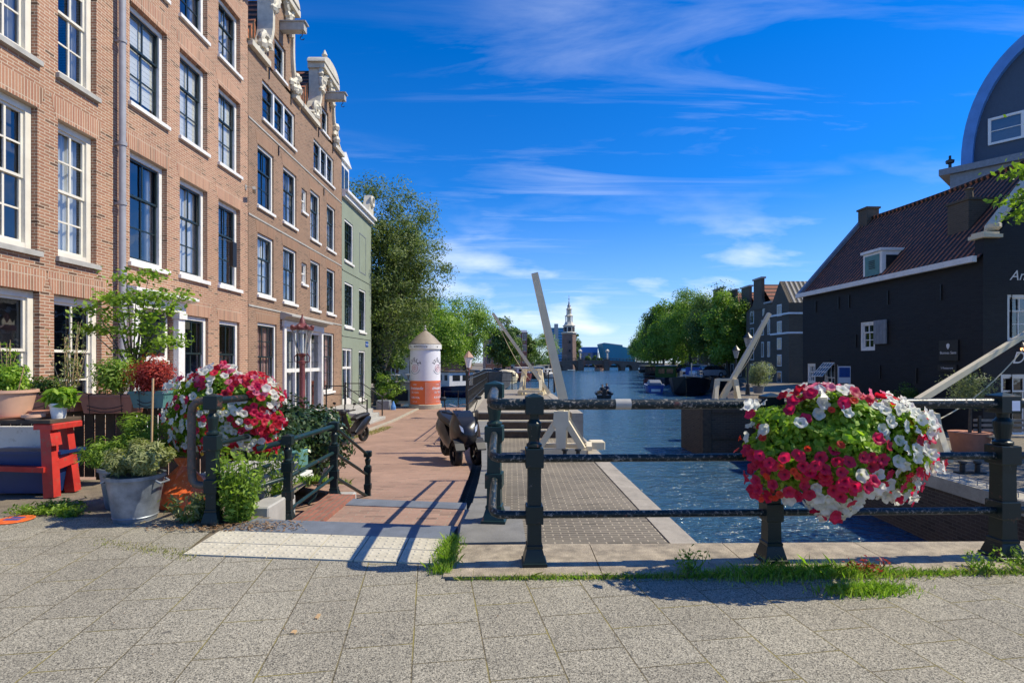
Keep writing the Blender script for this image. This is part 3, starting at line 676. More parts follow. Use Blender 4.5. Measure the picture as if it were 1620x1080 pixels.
def gable(t, c, uL, uR, nl, nr, z0, ztop, win, beamz, bm):
    """neck gable: brick field, stone volutes, crest"""
    L = curve_side(c, c-uL, z0, c-nl, ztop, -1); Rr = curve_side(c, uR-c, z0, nr-c, ztop, 1)
    poly = L + Rr[::-1]
    a, b, zc, zd = win
    # brick field with its opening, as horizontal slices
    w = MB(FL); zs = sorted({p[1] for p in poly} | {zc, zd})
    def xat(side, z):
        for p, q_ in zip(side, side[1:]):
            if p[1]-1e-9 <= z <= q_[1]+1e-9 and q_[1] > p[1]: return p[0]+(q_[0]-p[0])*(z-p[1])/(q_[1]-p[1])
        return side[-1][0]
    for za, zb in zip(zs, zs[1:]):
        l0, l1, r0, r1 = xat(L, za), xat(L, zb), xat(Rr, za), xat(Rr, zb); mz = (za+zb)/2
        if zc < mz < zd:
            w.quad((l0, 0, za), (a, 0, za), (a, 0, zb), (l1, 0, zb)); w.quad((b, 0, za), (r0, 0, za), (r1, 0, zb), (b, 0, zb))
        else: w.quad((l0, 0, za), (r0, 0, za), (r1, 0, zb), (l1, 0, zb))
    for p, q_ in list(zip(L, L[1:]))+list(zip(Rr, Rr[1:])): w.quad((p[0], 0, p[1]), (q_[0], 0, q_[1]), (q_[0], .35, q_[1]), (p[0], .35, p[1]))
    w.quad(*[(x, .35, z) for x, z in poly])
    D_ = .2; w.quad((a, 0, zc), (a, D_, zc), (a, D_, zd), (a, 0, zd)); w.quad((b, 0, zc), (b, 0, zd), (b, D_, zd), (b, D_, zc)); w.quad((a, 0, zd), (a, D_, zd), (b, D_, zd), (b, 0, zd))
    w.build('gable_wall', bm, t)
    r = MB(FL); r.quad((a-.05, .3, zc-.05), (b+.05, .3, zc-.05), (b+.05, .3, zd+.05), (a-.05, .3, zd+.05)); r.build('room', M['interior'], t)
    window(t, FL, a, b, zc, zd, 'iron', 1, 1, 2, .36, None, None, 'w', .08)
    # stone coping following the curve, one piece each side
    for side, sg in ((L, -1), (Rr, 1)):
        s = MB(FL); e = .13; rings = []
        for p in side: rings.append([(p[0]-sg*.02, -.1, p[1]), (p[0]+sg*e, -.1, p[1]), (p[0]+sg*e, .4, p[1]), (p[0]-sg*.02, .4, p[1])])
        s.loft(rings)
        if sg < 0: s.box(uL-.05, nl-.35, -.14, .45, z0-.14, z0+.03)
        else: s.box(nr+.12, uR+.02, -.14, .45, z0-.14, z0+.03)
        s.build('stone_coping', M['cream_stone'], t)
    rn = random.Random(int(c*10))
    for cx, sg in ((nl-.62, 1), (nr+.28, -1)):      # volutes on the shoulders
        o = MB(FL)
        if sg == -1: cz = z0+.32; rr = .22
        else: cz = z0+.42; rr = .34
        o.tube([(cx+sg*rr*math.cos(k*.5)*(1-k*.05), -.08, cz+rr*math.sin(k*.5)*(1-k*.05)) for k in range(18)], [.10-.0035*k for k in range(18)], 7)
        for k in range(9): o.ball((cx+rn.uniform(-.3, .3), -.08+rn.uniform(-.05, .15), z0+.1+.08*k), rn.uniform(.1, .19), 7)
        o.build('volute', M['cream_stone'], t, True)
    o = MB(FL)      # crest: curved pediment with leafy festoons each side of the neck
    w2 = (nr-nl)/2+.16
    o.loft([[(c+w2*math.cos(math.pi-math.pi*i/10)*1.05, y, ztop+.42*math.sin(math.pi*i/10)) for i in range(11)] for y in (-.3, .4)])
    o.box(nl-.22, nr+.22, -.26, .42, ztop-.2, ztop+.02)
    o.lathe([(.1, -.1), (.17, 0), (.13, .1), (.06, .2), (.12, .28), (.02, .5)], (c, .02, ztop+.45), 8)
    for sg in (-1, 1):
        o.tube([(c+sg*((nr-nl)/2-.06)*(.1+.9*k/15)+.03*math.sin(k*2.3), -.09, ztop-.12-(k/15)**1.5*1.0) for k in range(16)], [rn.uniform(.08, .16) for _ in range(16)], 7)
        o.tube([(c+sg*((nr-nl)/2-.02)+.03*math.sin(k*1.9), -.08, ztop-.1-.1*k) for k in range(11)], [.11, .13, .08, .13, .08, .12, .07, .11, .06, .08, .03], 7)
    o.build('crest', M['cream_stone'], t, True)
    hook_beam(t, FL, c+.1, beamz)
    # roof behind
    rf = MB(FL); rf.prism([(uL+.15, z0-.1), (c, z0+2.6), (uR-.15, z0-.1)], 'y', .42, 9); rf.build('roof', M['tile_dark'], t)
    st = MB(FL); st.tube([(nl+.1, .3, ztop-.1), (nl-.3, 2.4, z0+1.0)], .02, 6); st.build('gable_stay', M['iron'], t)
def anchor(mb, u, z, h=.55): mb.box(u-.018, u+.018, -.035, -.003, z, z+h)
def twin():
    t = thing('gabled_canal_house', 'brown brick canal house with two white carved neck gables and hoist beams', 'house', (-D, 20.2, -1.2))
    W = [(16.45, 17.56), (18.29, 19.42), (20.76, 21.78), (22.6, 23.65)]
    rB, rC = (3.36, 5.24), (6.06, 7.93); sm = (19.89, 20.4)
    tr = [(16.76, 19.28, 8.84, 10.05), (21.1, 23.46, 8.84, 10.03)]
    ops = [(a, b, *r_) for a, b in W for r_ in (rB, rC)] + [(*sm, 6.86, 7.7), (*sm, 4.2, 4.97)] + tr + [(16.45, 17.78, .2, 2.52), (22.12, 23.5, .08, 2.53), (18.24, 22.02, -1.0, 2.62)]
    w = MB(FL); wall(w, 15.87, 24.58, -1.5, 10.58, ops, .2); w.build('wall', M['brick_brown'], t)
    for i, (a, b) in enumerate(W):
        for k, r_ in enumerate((rB, rC)):
            window(t, FL, a, b, *r_, 'iron', 2, 1, 2, .38, (['full', 'part', 'part', None] if k == 0 else [None, 'part', 'full', 'part'])[i], 'arch_brown', 'w', .08, .05, ch=.16+.06*i)
    for r_ in ((6.86, 7.7), (4.2, 4.97)): window(t, FL, *sm, *r_, 'white', 1, 1, 1, .5, None, None, 'w', .05, .05, label='small narrow stair window')
    for o in tr: window(t, FL, *o, 'iron', 1, 1, 2, .38, 'part', None, 'w', .08, .05, mull=3, label='three-light attic window', ch=.1)
    window(t, FL, 16.45, 17.78, .2, 2.52, 'iron', 3, 2, 2, .45, 'pink', 'arch_brown', 'w', .08, .05, label='ground floor window with pink curtains', ch=.4)
    window(t, FL, 22.12, 23.5, .08, 2.53, 'iron', 3, 2, 2, .4, 'pink', 'arch_brown', 'w', .08, .05, label='ground floor window with pink curtains', ch=.4)
    shell(t, FL, 15.87, 24.58, -1.5, 10.55, 9, M['brick_brown'])
    # shop front
    s = MB(FL)
    for a in (18.26, 21.84): s.box(a, a+.18, -.06, .1, -1.0, 2.5)
    s.box(18.2, 22.06, -.08, .1, 2.505, 2.72)
    for a in (19.35, 20.05, 20.8): s.box(a, a+.1, .02, .12, -1.0, 2.5)
    for a, b in ((18.44, 19.35), (19.45, 20.05), (20.15, 20.8), (20.9, 21.84)):
        s.box(a, b, .03, .12, .95, 1.08); s.box(a, b, .05, .12, -1.0, -.55); s.box(a, b, .03, .12, 2.38, 2.5)
    sf = s.build('shop_front', M['white'], t)
    s = MB(FL); s.prism([(-.4, 2.83), (-.4, 2.88), (.0, 3.0), (.0, 2.73), (-.12, 2.73), (-.2, 2.82)], 'x', 18.05, 22.2); s.build('canopy', M['sill'], sf)
    p = MB(FL)
    for a, b in ((18.44, 19.35), (19.45, 20.05), (20.15, 20.8), (20.9, 21.84)): p.quad((a, .1, -.55), (b, .1, -.55), (b, .1, 2.38), (a, .1, 2.38))
    p.build('pane', M['glass'], sf)
    p = MB(FL)
    for a, b in ((18.44, 19.35), (20.9, 21.84)):
        for z in (1.3, 2.05): p.box(a, b, .085, .097, z, z+.025)
    p.build('glazing_bar', M['darkgreen'], sf)
    for a in (19.4, 20.85):
        q = MB(FL); n = 10; prev = None
        for i in range(n+1):
            x = a-.05+.25*i/n; y = .3+.03*math.sin(i*1.7)
            if prev: q.quad((prev[0], prev[1], -.9), (x, y, -.9), (x, y, 2.4), (prev[0], prev[1], 2.4))
            prev = (x, y)
        q.build('curtain', M['curtain'], sf)
    gable(t, 18.05, 15.9, 19.7, 17.42, 18.92, 10.7, 13.6, (17.62, 18.5, 10.78, 11.9), 12.45, M['brick_brown'])
    gable(t, 22.4, 19.85, 24.58, 21.8, 23.25, 10.7, 13.2, (22.0, 22.8, 10.72, 11.7), 12.25, M['brick_brown'])
    b = MB(FL)
    for z in (2.95, 5.62, 8.45): b.box(15.875, 24.57, -.02, -.003, z, z+.05)
    b.build('string_course', M['sill'], t)
    for u, z, h in ((17.2, 10.25, .55), (18.9, 10.25, .55), (21.6, 10.25, .55), (23.3, 10.25, .55), (17.9, 8.1, .3), (22.2, 8.1, .3)): a = MB(FL); anchor(a, u, z, h); a.build('wall_anchor', M['iron'], t)
twin()
def green_house():
    t = thing('green_house', 'grey-green plastered corner house with a curved stone corner ornament beside the big tree', 'house', (-D, 27.1, -1.3))
    ops = [(25.0, 26.35, 6.0, 7.93), (25.0, 26.35, 2.95, 5.03), (27.36, 28.6, 2.86, 5.03), (27.3, 28.5, -.6, 1.9), (24.7, 26.2, -1.0, 1.96)]
    w = MB(FL); wall(w, 24.6, 29.7, -1.6, 9.0, ops, .16)
    w.build('wall', M['green_render'], t)
    for o in ops[:4]: window(t, FL, *o, 'iron', 3, 2, 2, .5, 'full' if o[2] < 0 else None, None, 'w', .09, .03, ch=.2)
    shell(t, FL, 24.6, 29.7, -1.6, 9.0, 9, M['green_render'])
    n = MB(FL); n.box(27.42, 28.62, -.012, -.003, 5.86, 5.9); n.box(28.58, 28.62, -.012, -.003, 5.9, 7.8); n.box(27.42, 28.62, -.012, -.003, 7.8, 7.84); n.box(27.42, 27.46, -.012, -.003, 5.9, 7.8); n.build('blind_window', M['lead'], t)
    n = MB(FL)
    for z in (2.5, 5.5): n.box(24.62, 29.68, -.025, -.003, z, z+.05)
    n.build('string_course', M['green_render'], t)
    c = MB(FL); c.box(24.6, 29.85, -.28, .3, 9.02, 9.14); c.box(24.6, 29.8, -.16, .3, 8.82, 9.015); c.build('cornice', M['white'], t)
    d = MB(FL); d.box(24.74, 26.16, .05, .12, 1.0, 1.1)
    for u in (24.72, 25.4, 26.1): d.box(u, u+.08, .045, .125, -1.0, 1.9)
    d.box(24.72, 26.18, .04, .125, 1.86, 1.95); d.box(24.8, 26.1, .06, .12, -1.0, -.4)
    dd = d.build('door', M['white'], t); p = MB(FL); p.quad((24.74, .11, -.95), (26.16, .11, -.95), (26.16, .11, 1.9), (24.74, .11, 1.9)); p.build('pane', M['glass'], dd)
    # mansard roof with dormer, scroll at the corner
    r = MB(FL); r.prism([(.25, 9.15), (1.6, 11.2), (7, 11.2), (8.6, 9.15)], 'x', 24.65, 29.6); r.build('roof', M['lead'], t)
    dm = MB(FL); dm.box(25.0, 26.5, .25, 1.8, 9.15, 10.75); dm.prism([(24.85, 10.75), (26.65, 10.75), (25.75, 11.25)], 'y', .15, 1.9); do = dm.build('dormer', M['white'], t)
    dp = MB(FL); dp.box(25.15, 25.7, .235, .246, 9.3, 10.5); dp.box(25.8, 26.35, .235, .246, 9.3, 10.5); dp.build('pane', M['glass_dark'], do)
    s = MB(FL); s.loft([[(u, -.12, z), (u, .25, z)][0:1][0:1] and (u, -.12, z) for u, z in [(28.6, 9.15), (29.75, 9.15), (29.75, 10.2), (29.3, 10.3), (29.0, 9.7)]] and [[(u, y, z) for u, z in [(28.6, 9.15), (29.75, 9.15), (29.75, 10.15), (29.3, 10.3), (29.0, 9.7)]] for y in (-.12, .25)])
    s.tube([(29.35+.25*math.cos(k*.5), -.16, 9.95+.25*math.sin(k*.5)) for k in range(13)], .08, 7); s.build('scroll_ornament', M['cream_stone'], t, True)
    g = MB(FL); g.box(28.55, 29.05, -.02, -.003, 2.12, 2.4); gg = tag(g.build('street_sign', M['blue'], t), None)
    add_text('OUDE SCHANS', .075, M['white_flat'], gg, frame((-D+.023, 0, 0), (0, 1, 0)), 28.8, 2.24, 0)
def add_text(txt, size, mat, parent, fr, u, z, d=0, shear=0, name='lettering', spacing=1, bend=None, align='CENTER', offset=0):
    cu = bpy.data.curves.new(name, 'FONT'); cu.body = txt; cu.size = size; cu.align_x = align; cu.align_y = 'CENTER'; cu.shear = shear; cu.space_character = spacing; cu.extrude = .0015; cu.offset = offset
    o = bpy.data.objects.new(name, cu); col.objects.link(o)
    dg = bpy.context.evaluated_depsgraph_get(); me = bpy.data.meshes.new_from_object(o.evaluated_get(dg)); bpy.data.objects.remove(o)
    off = root_loc(parent)
    for v in me.vertices:
        x, y, w = v.co
        v.co = (bend(u+x, z+y, w) if bend else fr @ Vector((u+x, d-w, z+y))) - off
    me.materials.clear(); me.materials.append(mat)
    k = bpy.data.objects.new(name, me); col.objects.link(k); k.parent = parent; return k
green_house()
# ------------------------------------------------------------ plants
def crown_pts(rng, c, r, nclump, per, cr, shell=.55, flat=1, seedf=0):
    """points of a lumpy crown: clumps spread through an ellipsoid, leaves round each clump"""
    C = rng.normal(size=(nclump, 3)); C /= np.linalg.norm(C, axis=1)[:, None]
    C *= (shell+(1-shell)*rng.random(nclump))[:, None]
    C = C*np.array(r)+np.array(c)
    s = cr*(.6+.8*rng.random(nclump))
    Q = rng.normal(size=(nclump, per, 3)); Q /= np.linalg.norm(Q, axis=2)[:, :, None]
    Q *= (rng.random((nclump, per))**.45)[:, :, None]
    Q[:, :, 2] *= .75*flat
    P = C[:, None, :]+Q*s[:, None, None]
    nrm = np.broadcast_to((C-np.array(c))[:, None, :]/np.array(r), P.shape)*.5+Q
    return P.reshape(-1, 3), nrm.reshape(-1, 3), C
def tree(label, base, top, r, trunk_r, mat, seed=1, nclump=90, per=260, leaf=.2, cr=None, crown_z=None, group=None, name='tree', lean=(0, 0), limbs=9, shell=.45, cat='tree', fork=.35, aspect=.55):
    rng = np.random.default_rng(seed); rn = random.Random(seed)
    t = thing(name, label, cat, base, 0, group)
    h = top-base[2]; rz = r[2]; cz = top-rz*1.02
    c = (base[0]+lean[0], base[1]+lean[1], cz); cr = cr or min(r)*.33
    P, n, C = crown_pts(rng, c, (r[0]*.86, r[1]*.86, rz*.9), nclump, per, cr, shell)
    n /= np.linalg.norm(n, axis=1)[:, None]+1e-6
    np_mesh('crown', leaf_quads(P, leaf, rng, .2, aspect, n), 4, mat, t)
    m = MB(); fz = base[2]+h*fork
    m.tube([(base[0], base[1], base[2]-.1), (base[0], base[1], base[2]+.25), (base[0]+lean[0]*.2, base[1]+lean[1]*.2, (base[2]+fz)/2), (base[0]+lean[0]*.5, base[1]+lean[1]*.5, fz)], [trunk_r*1.5, trunk_r, trunk_r*.85, trunk_r*.7], 9)
    f = Vector((base[0]+lean[0]*.5, base[1]+lean[1]*.5, fz-.05))
    for i in range(limbs):
        q = Vector(C[int(rn.random()*len(C))]); mid = f.lerp(q, .45)+Vector((rn.uniform(-.1, .1)*h*.3, rn.uniform(-.1, .1)*h*.3, h*.03))
        m.tube([f+Vector((0, 0, -rn.random()*h*.1)), mid, q], [trunk_r*.48, trunk_r*.28, trunk_r*.07], 6)
    m.build('trunk', M['bark'], t, True)
    return t
def bush(name, label, cat, c, r, mat, n=3000, leaf=.05, seed=1, up=.4, aspect=.4, lump=.3, parent=None, group=None, nclump=None, part='foliage'):
    rng = np.random.default_rng(seed); nclump = nclump or 26
    P, nn, C = crown_pts(rng, c, (r[0]*.8, r[1]*.8, r[2]*.8), nclump, max(8, n//nclump), min(r)*lump*1.3, .35)
    nn /= np.linalg.norm(nn, axis=1)[:, None]+1e-6
    o = np_mesh(name if parent is None else part, leaf_quads(P, leaf, rng, up, aspect, nn), 4, mat, parent)
    if parent is None: tag(o, label, cat, group)
    return o
def blades(name, P, h, w, mat, seed=1, lean=.35, parent=None):
    rng = np.random.default_rng(seed); N = len(P); a = rng.random(N)*6.283; hh = h*(.5+rng.random(N))
    L = rng.normal(size=(N, 2))*lean*hh[:, None]
    b = np.stack([np.cos(a)*w, np.sin(a)*w, np.zeros(N)], 1)
    tip = P+np.concatenate([L, hh[:, None]], 1); mid = P+np.concatenate([L*.35, hh[:, None]*.6], 1)
    V = np.stack([P-b, P+b, mid+b*.7, tip, mid-b*.7], 1)
    return np_mesh(name, V, 5, mat, parent)
tree('big dark alder with a fine leafy crown rising beside the grey-green corner house', (-8.0, 33, -1.3), 12.9, (4.9, 4.6, 6.0), .38, M['leaf_big'], 3, 380, 190, .155, cr=.85, limbs=26, shell=.3, fork=.22, aspect=.45)
# ivy thick round its trunk, shrubs under it
bush('ivy', 'dark ivy wrapped round the trunk of the big tree', 'ivy', (-8.0, 32.6, 1.3), (.85, .8, 2.9), M['leaf_ivy'], 5200, .16, 5)
bush('shrub', 'bright green shrub growing at the foot of the big tree behind the blue bag', 'shrub', (-6.8, 30.2, -.2), (1.0, .7, 1.25), M['leaf_mid'], 2600, .13, 6)
LT = [('leafy green tree behind the advertising column', -10.5, 46, 9.2, (3.4, 3.2, 4.6), 'leaf_dark'), ('bright green street tree right of the advertising column', -8.6, 60, 8.9, (5.0, 4.4, 4.6), 'leaf_mid'),
      ('tall green street tree above the moored houseboats', -6.6, 76, 11.2, (5.0, 4.4, 5.4), 'leaf_mid'), ('dark rounded tree before the far orange house', -1.8, 118, 11.2, (4.4, 4.2, 5.6), 'leaf_dark'), ('small dark tree left of the light willow', 3.4, 150, 9.6, (4.0, 4, 4.8), 'leaf_dark'),
      ('light green willow nearest the brick clock tower', 10.5, 215, 13.4, (9.5, 8, 7), 'leaf_willow'), ('green tree half hidden behind the willow', 1.5, 190, 12.5, (6, 6, 6.2), 'leaf_mid'), ('slender green tree behind the clock tower', 30.3, 262, 16.8, (3.6, 3.6, 8), 'leaf_dark')]
for i, (lb, x, y, top, r_, mt) in enumerate(LT):
    tree(lb, (x, y, -1.3), top, r_, .22+.002*y, M[mt], 20+i, 80 if y < 100 else 60, 230 if y < 100 else 190, .26 if y < 90 else .5, group='trees on the left quay', limbs=7, fork=.25)
for i, (x, y, top) in enumerate(((-17, 60, 9.5), (-14, 92, 12.5), (-22, 48, 8))):
    tree(['dark tree at the far end of the left quay terrace', 'tall green tree rising behind the left quay trees', 'shaded tree behind the grey-green house'][i], (x, y, -1.3), top, (4.6, 4, 4.8), .3, M['leaf_dark'], 50+i, 60, 220, .35, group='trees on the left quay')
RT = [(26.2, 66, 10.3, (3.2, 3.2, 5.3), 'leaf_mid', 'nearest green tree of the right quay row, beside the leaning white boom'), (28.6, 76, 12.6, (4.6, 4.6, 5.6), 'leaf_dark', 'tall dark green tree, second in the right quay row'), (29.5, 90, 14.1, (5.4, 5, 6.0), 'leaf_mid', 'tallest tree of the right quay row'),
      (31.5, 106, 14.3, (5.8, 5, 6.2), 'leaf_mid', 'fourth broad tree of the right quay row'), (34, 122, 14.6, (5.8, 5, 6.4), 'leaf_dark', 'fifth broad tree of the right quay row'), (37.5, 140, 14.5, (6.2, 6, 6.4), 'leaf_mid', 'sixth tree of the right quay row'),
      (42, 160, 14.6, (6.5, 6, 6.6), 'leaf_mid', 'seventh tree of the right quay row'), (47, 184, 14.2, (6.8, 6, 6.4), 'leaf_dark', 'eighth tree of the right quay row'), (53, 210, 14, (7, 6, 6.6), 'leaf_mid', 'ninth tree, near the far bridge'), (58.5, 245, 13, (7.5, 6, 6.4), 'leaf_mid', 'farthest tree of the right quay row')]
for i, (x, y, top, r_, mt, lb) in enumerate(RT):
    r_ = (r_[0], r_[1], (top-.9)/2)
    tree(lb, (x, y, -.5), top, r_, .28, M[mt], 70+i, 110 if y < 130 else 70, 230, .26 if y < 100 else .42, group='trees in a row on the right quay', limbs=7, fork=.3)
# branch tips at the right edge belong to a tree standing beside the terrace
def edge_tree():
    t = thing('tree', 'tree just outside the right edge whose lit branch tips hang before the dark roof', 'tree', (11.6, 9.6, -.9))
    m = MB(); m.tube([(11.6, 9.6, -1), (11.6, 9.6, 1.5), (11.5, 9.4, 3.4), (11.6, 9.3, 5.2)], [.24, .19, .15, .08], 9)
    tips = [(8.95, 9.65, 4.2), (8.9, 9.5, 4.62), (9.15, 9.75, 3.95), (11.9, 10.6, 6.2), (12.4, 9, 5.6), (11.6, 8.2, 6), (11.2, 8.4, 6.6), (13, 10.4, 4.6), (12.4, 10.9, 5.4), (12, 9.3, 7)]
    for p in tips: m.tube([(11.5, 9.4, 3.4), ((11.5+p[0])/2, (9.4+p[1])/2, (3.4+p[2])/2+.25), p], [.07, .045, .012], 6)
    m.build('trunk', M['bark'], t, True)
    rng = np.random.default_rng(5); P = np.concatenate([np.array(p)+rng.normal(size=(700 if i > 2 else 100, 3))*np.array((.5, .5, .3) if i > 2 else (.17, .15, .07)) for i, p in enumerate(tips)])
    np_mesh('crown', leaf_quads(P, .11, rng, .5, .6), 4, M['leaf_mid'], t)
edge_tree()
tree('broad tree outside the right edge that throws dappled shade over the terrace', (17.8, 10.2, -.9), 8.6, (4.0, 4.0, 2.9), .3, M['leaf_mid'], 99, 60, 170, .24, limbs=7)
# ------------------------------------------------------------ cast iron railings
def post_parts(mb, x, y, z0, h=1.09, rz=0, s=1.0, full=True):
    """square cast post: flared foot, shaft, three blocks where the rails pass, turned neck, pointed cap"""
    T = Matrix.Translation((x, y, z0)) @ Matrix.Rotation(rz, 4, 'Z') @ Matrix.Scale(h/1.09, 4, (0, 0, 1)) @ Matrix.Diagonal((s, s, 1, 1))
    L = lambda pr, sq=True: mb.lathe(pr, (0, 0, 0), 20 if not sq else 4, sq, T)
    L([(.078, 0), (.078, .02), (.070, .024), (.068, .035), (.052, .10), (.050, .105), (.052, .112), (.052, .125), (.045, .13), (.043, .262)])
    L([(.052, .262), (.055, .268), (.055, .372), (.052, .378)]); L([(.043, .378), (.041, .56), (.043, .625)])
    L([(.054, .618), (.057, .625), (.057, .735), (.054, .742)])
    L([(.036, .742), (.05, .75), (.05, .765), (.037, .775), (.034, .785), (.042, .84), (.048, .885), (.047, .90), (.038, .912), (.03, .925), (.032, .955), (.05, .962)], False)
    L([(.054, .955), (.057, .962), (.057, 1.065), (.054, 1.07), (.004, 1.09)])
def railing():
    t = thing('bridge_railing', 'dark green chipped cast iron bridge railing in the foreground with three pipe rails', 'railing', (1.7, 3.55, 0))
    P = [(.142, 3.49), (1.69, 3.545), (3.25, 3.60), (4.82, 3.65), (6.4, 3.7)]
    for i, (x, y) in enumerate(P):
        m = MB(); post_parts(m, x, y, .012, 1.09, R(2), 1.15 if i > 1 else 1.0); m.build('post', M['rail_paint'], t)
    m = MB(); post_parts(m, -.142, 4.4, .02, 1.13, R(-6), 1.25); m.build('post', M['rail_teal'], t, label='teal green end post standing behind the bend of the rails')
    for z, r in ((1.03, .034), (.684, .025), (.323, .023)):
        x0, y0 = P[0]; x1, y1 = P[-1]
        m = MB(); m.tube([(x0, y0, z), (x1+2, y1+.07, z)], r, 14)
        m.build('rail', M['rail_chipped'], t, True)
        m = MB(); bx = -.13
        pts = [(x0, y0, z), (bx+.10, y0+.0, z), (bx+.045, y0+.01, z), (bx+.012, y0+.045, z+.004), (bx, y0+.11, z+.01), (bx-.004, y0+.3, z+.02), (-.142, 4.34, z+.04)]
        m.tube(pts, r*1.12, 14); m.build('rail_bend', M['rail_chipped'], t, True)
    m = MB(); m.tube([(x*1.0, 3.49+.035*(x-.142), 1.03) for x in (.665, .765)], .0350, 14); m.build('sticker', M['sill'], t, True)
    m = MB(); m.box(3.25+.0, 3.25+.052, 3.6-.0685, 3.6-.0665, .985, 1.05); st = m.build('sticker', M['white_flat'], t)
    # side rail following the coping down
    for y, zb in ((6.5, -.3), (8.6, -.42)):
        m = MB(); post_parts(m, -.034*y, y, zb, .98, 0, 1); m.build('post', M['rail_paint'], t)
    for z, zz in ((1.04, .50), (.70, .16), (.34, -.1)):
        m = MB(); m.tube([(-.145, 4.44, z), (-.22, 6.5, z-.25), (-.29, 8.6, zz)], .022, 10); m.build('rail', M['rail_paint'], t, True)
railing()
def railing_left():
    t = thing('garden_railing', 'dark green cast iron railing end with a rusty bent pipe beside the left flower box', 'railing', (-2.41, 4.38, 0))
    m = MB(); post_parts(m, -2.41, 4.38, 0, 1.05, R(4), .92); m.build('post', M['rail_paint'], t)
    m = MB(); z1, z0 = .99, .31
    m.tube([(-2.41, 4.38, z1), (-2.50, 4.38, z1), (-2.545, 4.38, z1-.012), (-2.575, 4.38, z1-.05), (-2.582, 4.38, z1-.12), (-2.582, 4.38, z0+.14), (-2.575, 4.38, z0+.05), (-2.55, 4.38, z0+.01), (-2.50, 4.38, z0), (-2.41, 4.38, z0)], .031, 12)
    m.build('rail_bend', M['rust'], t, True)
    for z, r in ((.99, .03), (.64, .022), (.31, .022)):
        m = MB(); m.tube([(-2.40, 4.42, z), (-2.37, 4.9, z-.005), (-2.36, 5.3, z-.01)], r, 12); m.build('rail', M['rail_paint'], t, True)
railing_left()
def stair_rail():
    t = thing('stair_handrail', 'low dark green iron handrail sloping down beside the brick steps', 'handrail', (-2.0, 5.9, -.2))
    A, B_, C_ = (-2.07, 5.02, -.16), (-1.98, 6.05, -.19), (-1.87, 7.05, -.5)
    for (p, h, s) in ((A, .80, .8), (B_, .84, .85), (C_, .66, .8)):
        m = MB(); post_parts(m, *p, h, R(5), s); m.build('post', M['rail_paint'], t)
    z = lambda p, q: (p[0], p[1], p[2]+q)
    m = MB(); m.tube([(-2.3, 4.9, .52), z(A, .74), z(B_, .78)], .026, 12); m.build('rail', M['rail_teal'], t, True)
    m = MB(); m.tube([(-2.27, 4.78, .20), z(A, .40), z(B_, .49)], .02, 10); m.build('rail', M['rail_teal'], t, True)
    m = MB(); m.tube([z(A, .09), z(B_, .22)], .018, 10); m.build('rail', M['rail_teal'], t, True)
    for a, c in ((.78, .60), (.49, .34), (.22, .06)):
        m = MB(); m.tube([z(B_, a), z(C_, c)], .019, 10); m.build('rail', M['rail_paint'], t, True)
    m = MB(); m.tube([z(B_, .36), (-2.04, 5.8, .05), (-2.08, 5.72, -.12), (-2.12, 5.66, -.17), (-2.17, 5.68, -.165)], .017, 8); m.build('brace', M['rail_paint'], t, True)
stair_rail()
s = MB(); s.bbox(-2.26, -2.07, 4.62, 4.98, -.3, .07, .012); s.bbox(-2.26, -2.07, 4.985, 5.2, -.3, .04, .01)
tag(s.build('stone_block', M['sill']), 'weathered grey stone block at the foot of the handrail by the weeds', 'stone block')
s = MB(); s.bbox(-2.08, -1.80, 5.92, 6.3, -.6, -.195, .015); tag(s.build('post_plinth', M['sill']), 'pale stone plinth under the middle handrail post', 'plinth')
s = MB(); slab(s, [(-2.0, 4.56), (-1.72, 4.52), (-1.70, 5.9), (-2.0, 5.92)], -.6, -.13); o = tag(s.build('brick_edging', M['brick_block']), 'low red brick edging wall between the steps and the handrail', 'brick wall')
s = MB()
for x0, x1, y0, y1 in ((-3.05, -2.35, 5.2, 6.0),): s.bbox(x0, x1, y0, y1, .0, .22, .02)
tag(s.build('stone_bench', M['sill']), 'grey stone slab lying under the left flower box', 'stone slab')

# ------------------------------------------------------------ petunias in railing boxes
def flower_mesh(name, mat, r=.031, seed=0, lob=5):
    rn = random.Random(seed); n = 20; V = [(0, 0, -.35*r)]; F_ = []
    for ring, (f, h) in enumerate(((.22, -.18), (.62, .10), (1, .04))):
        for i in range(n):
            a = 2*math.pi*i/n; l = 1 - (.13*(1-abs(math.cos(a*lob/2)))**1.0)*(f > .9) ; w = .10*math.sin(a*lob+1)*(f > .9)+rn.uniform(-.04, .04)*(f > .5)
            V.append((r*f*l*math.cos(a), r*f*l*math.sin(a), r*(h+w)))
    for i in range(n):
        j = (i+1) % n; F_.append((0, 1+i, 1+j)); F_ += [(1+k*n+i, 1+(k+1)*n+i, 1+(k+1)*n+j, 1+k*n+j) for k in (0, 1)]
    me = bpy.data.meshes.new(name); me.from_pydata(V, [], F_); me.materials.append(mat); me.polygons.foreach_set('use_smooth', [True]*len(F_)); me.update(); return me
PET = {k: [flower_mesh('flower', M[m], r, s, lb) for s in range(3)] for k, m, r, lb in (('w', 'petal_white', .038, 5), ('m', 'petal_magenta', .038, 5), ('c', 'petal_crimson', .037, 5), ('p', 'petal_pink', .035, 5), ('r', 'petal_red', .023, 9), ('y', 'petal_yellow', .018, 5))}
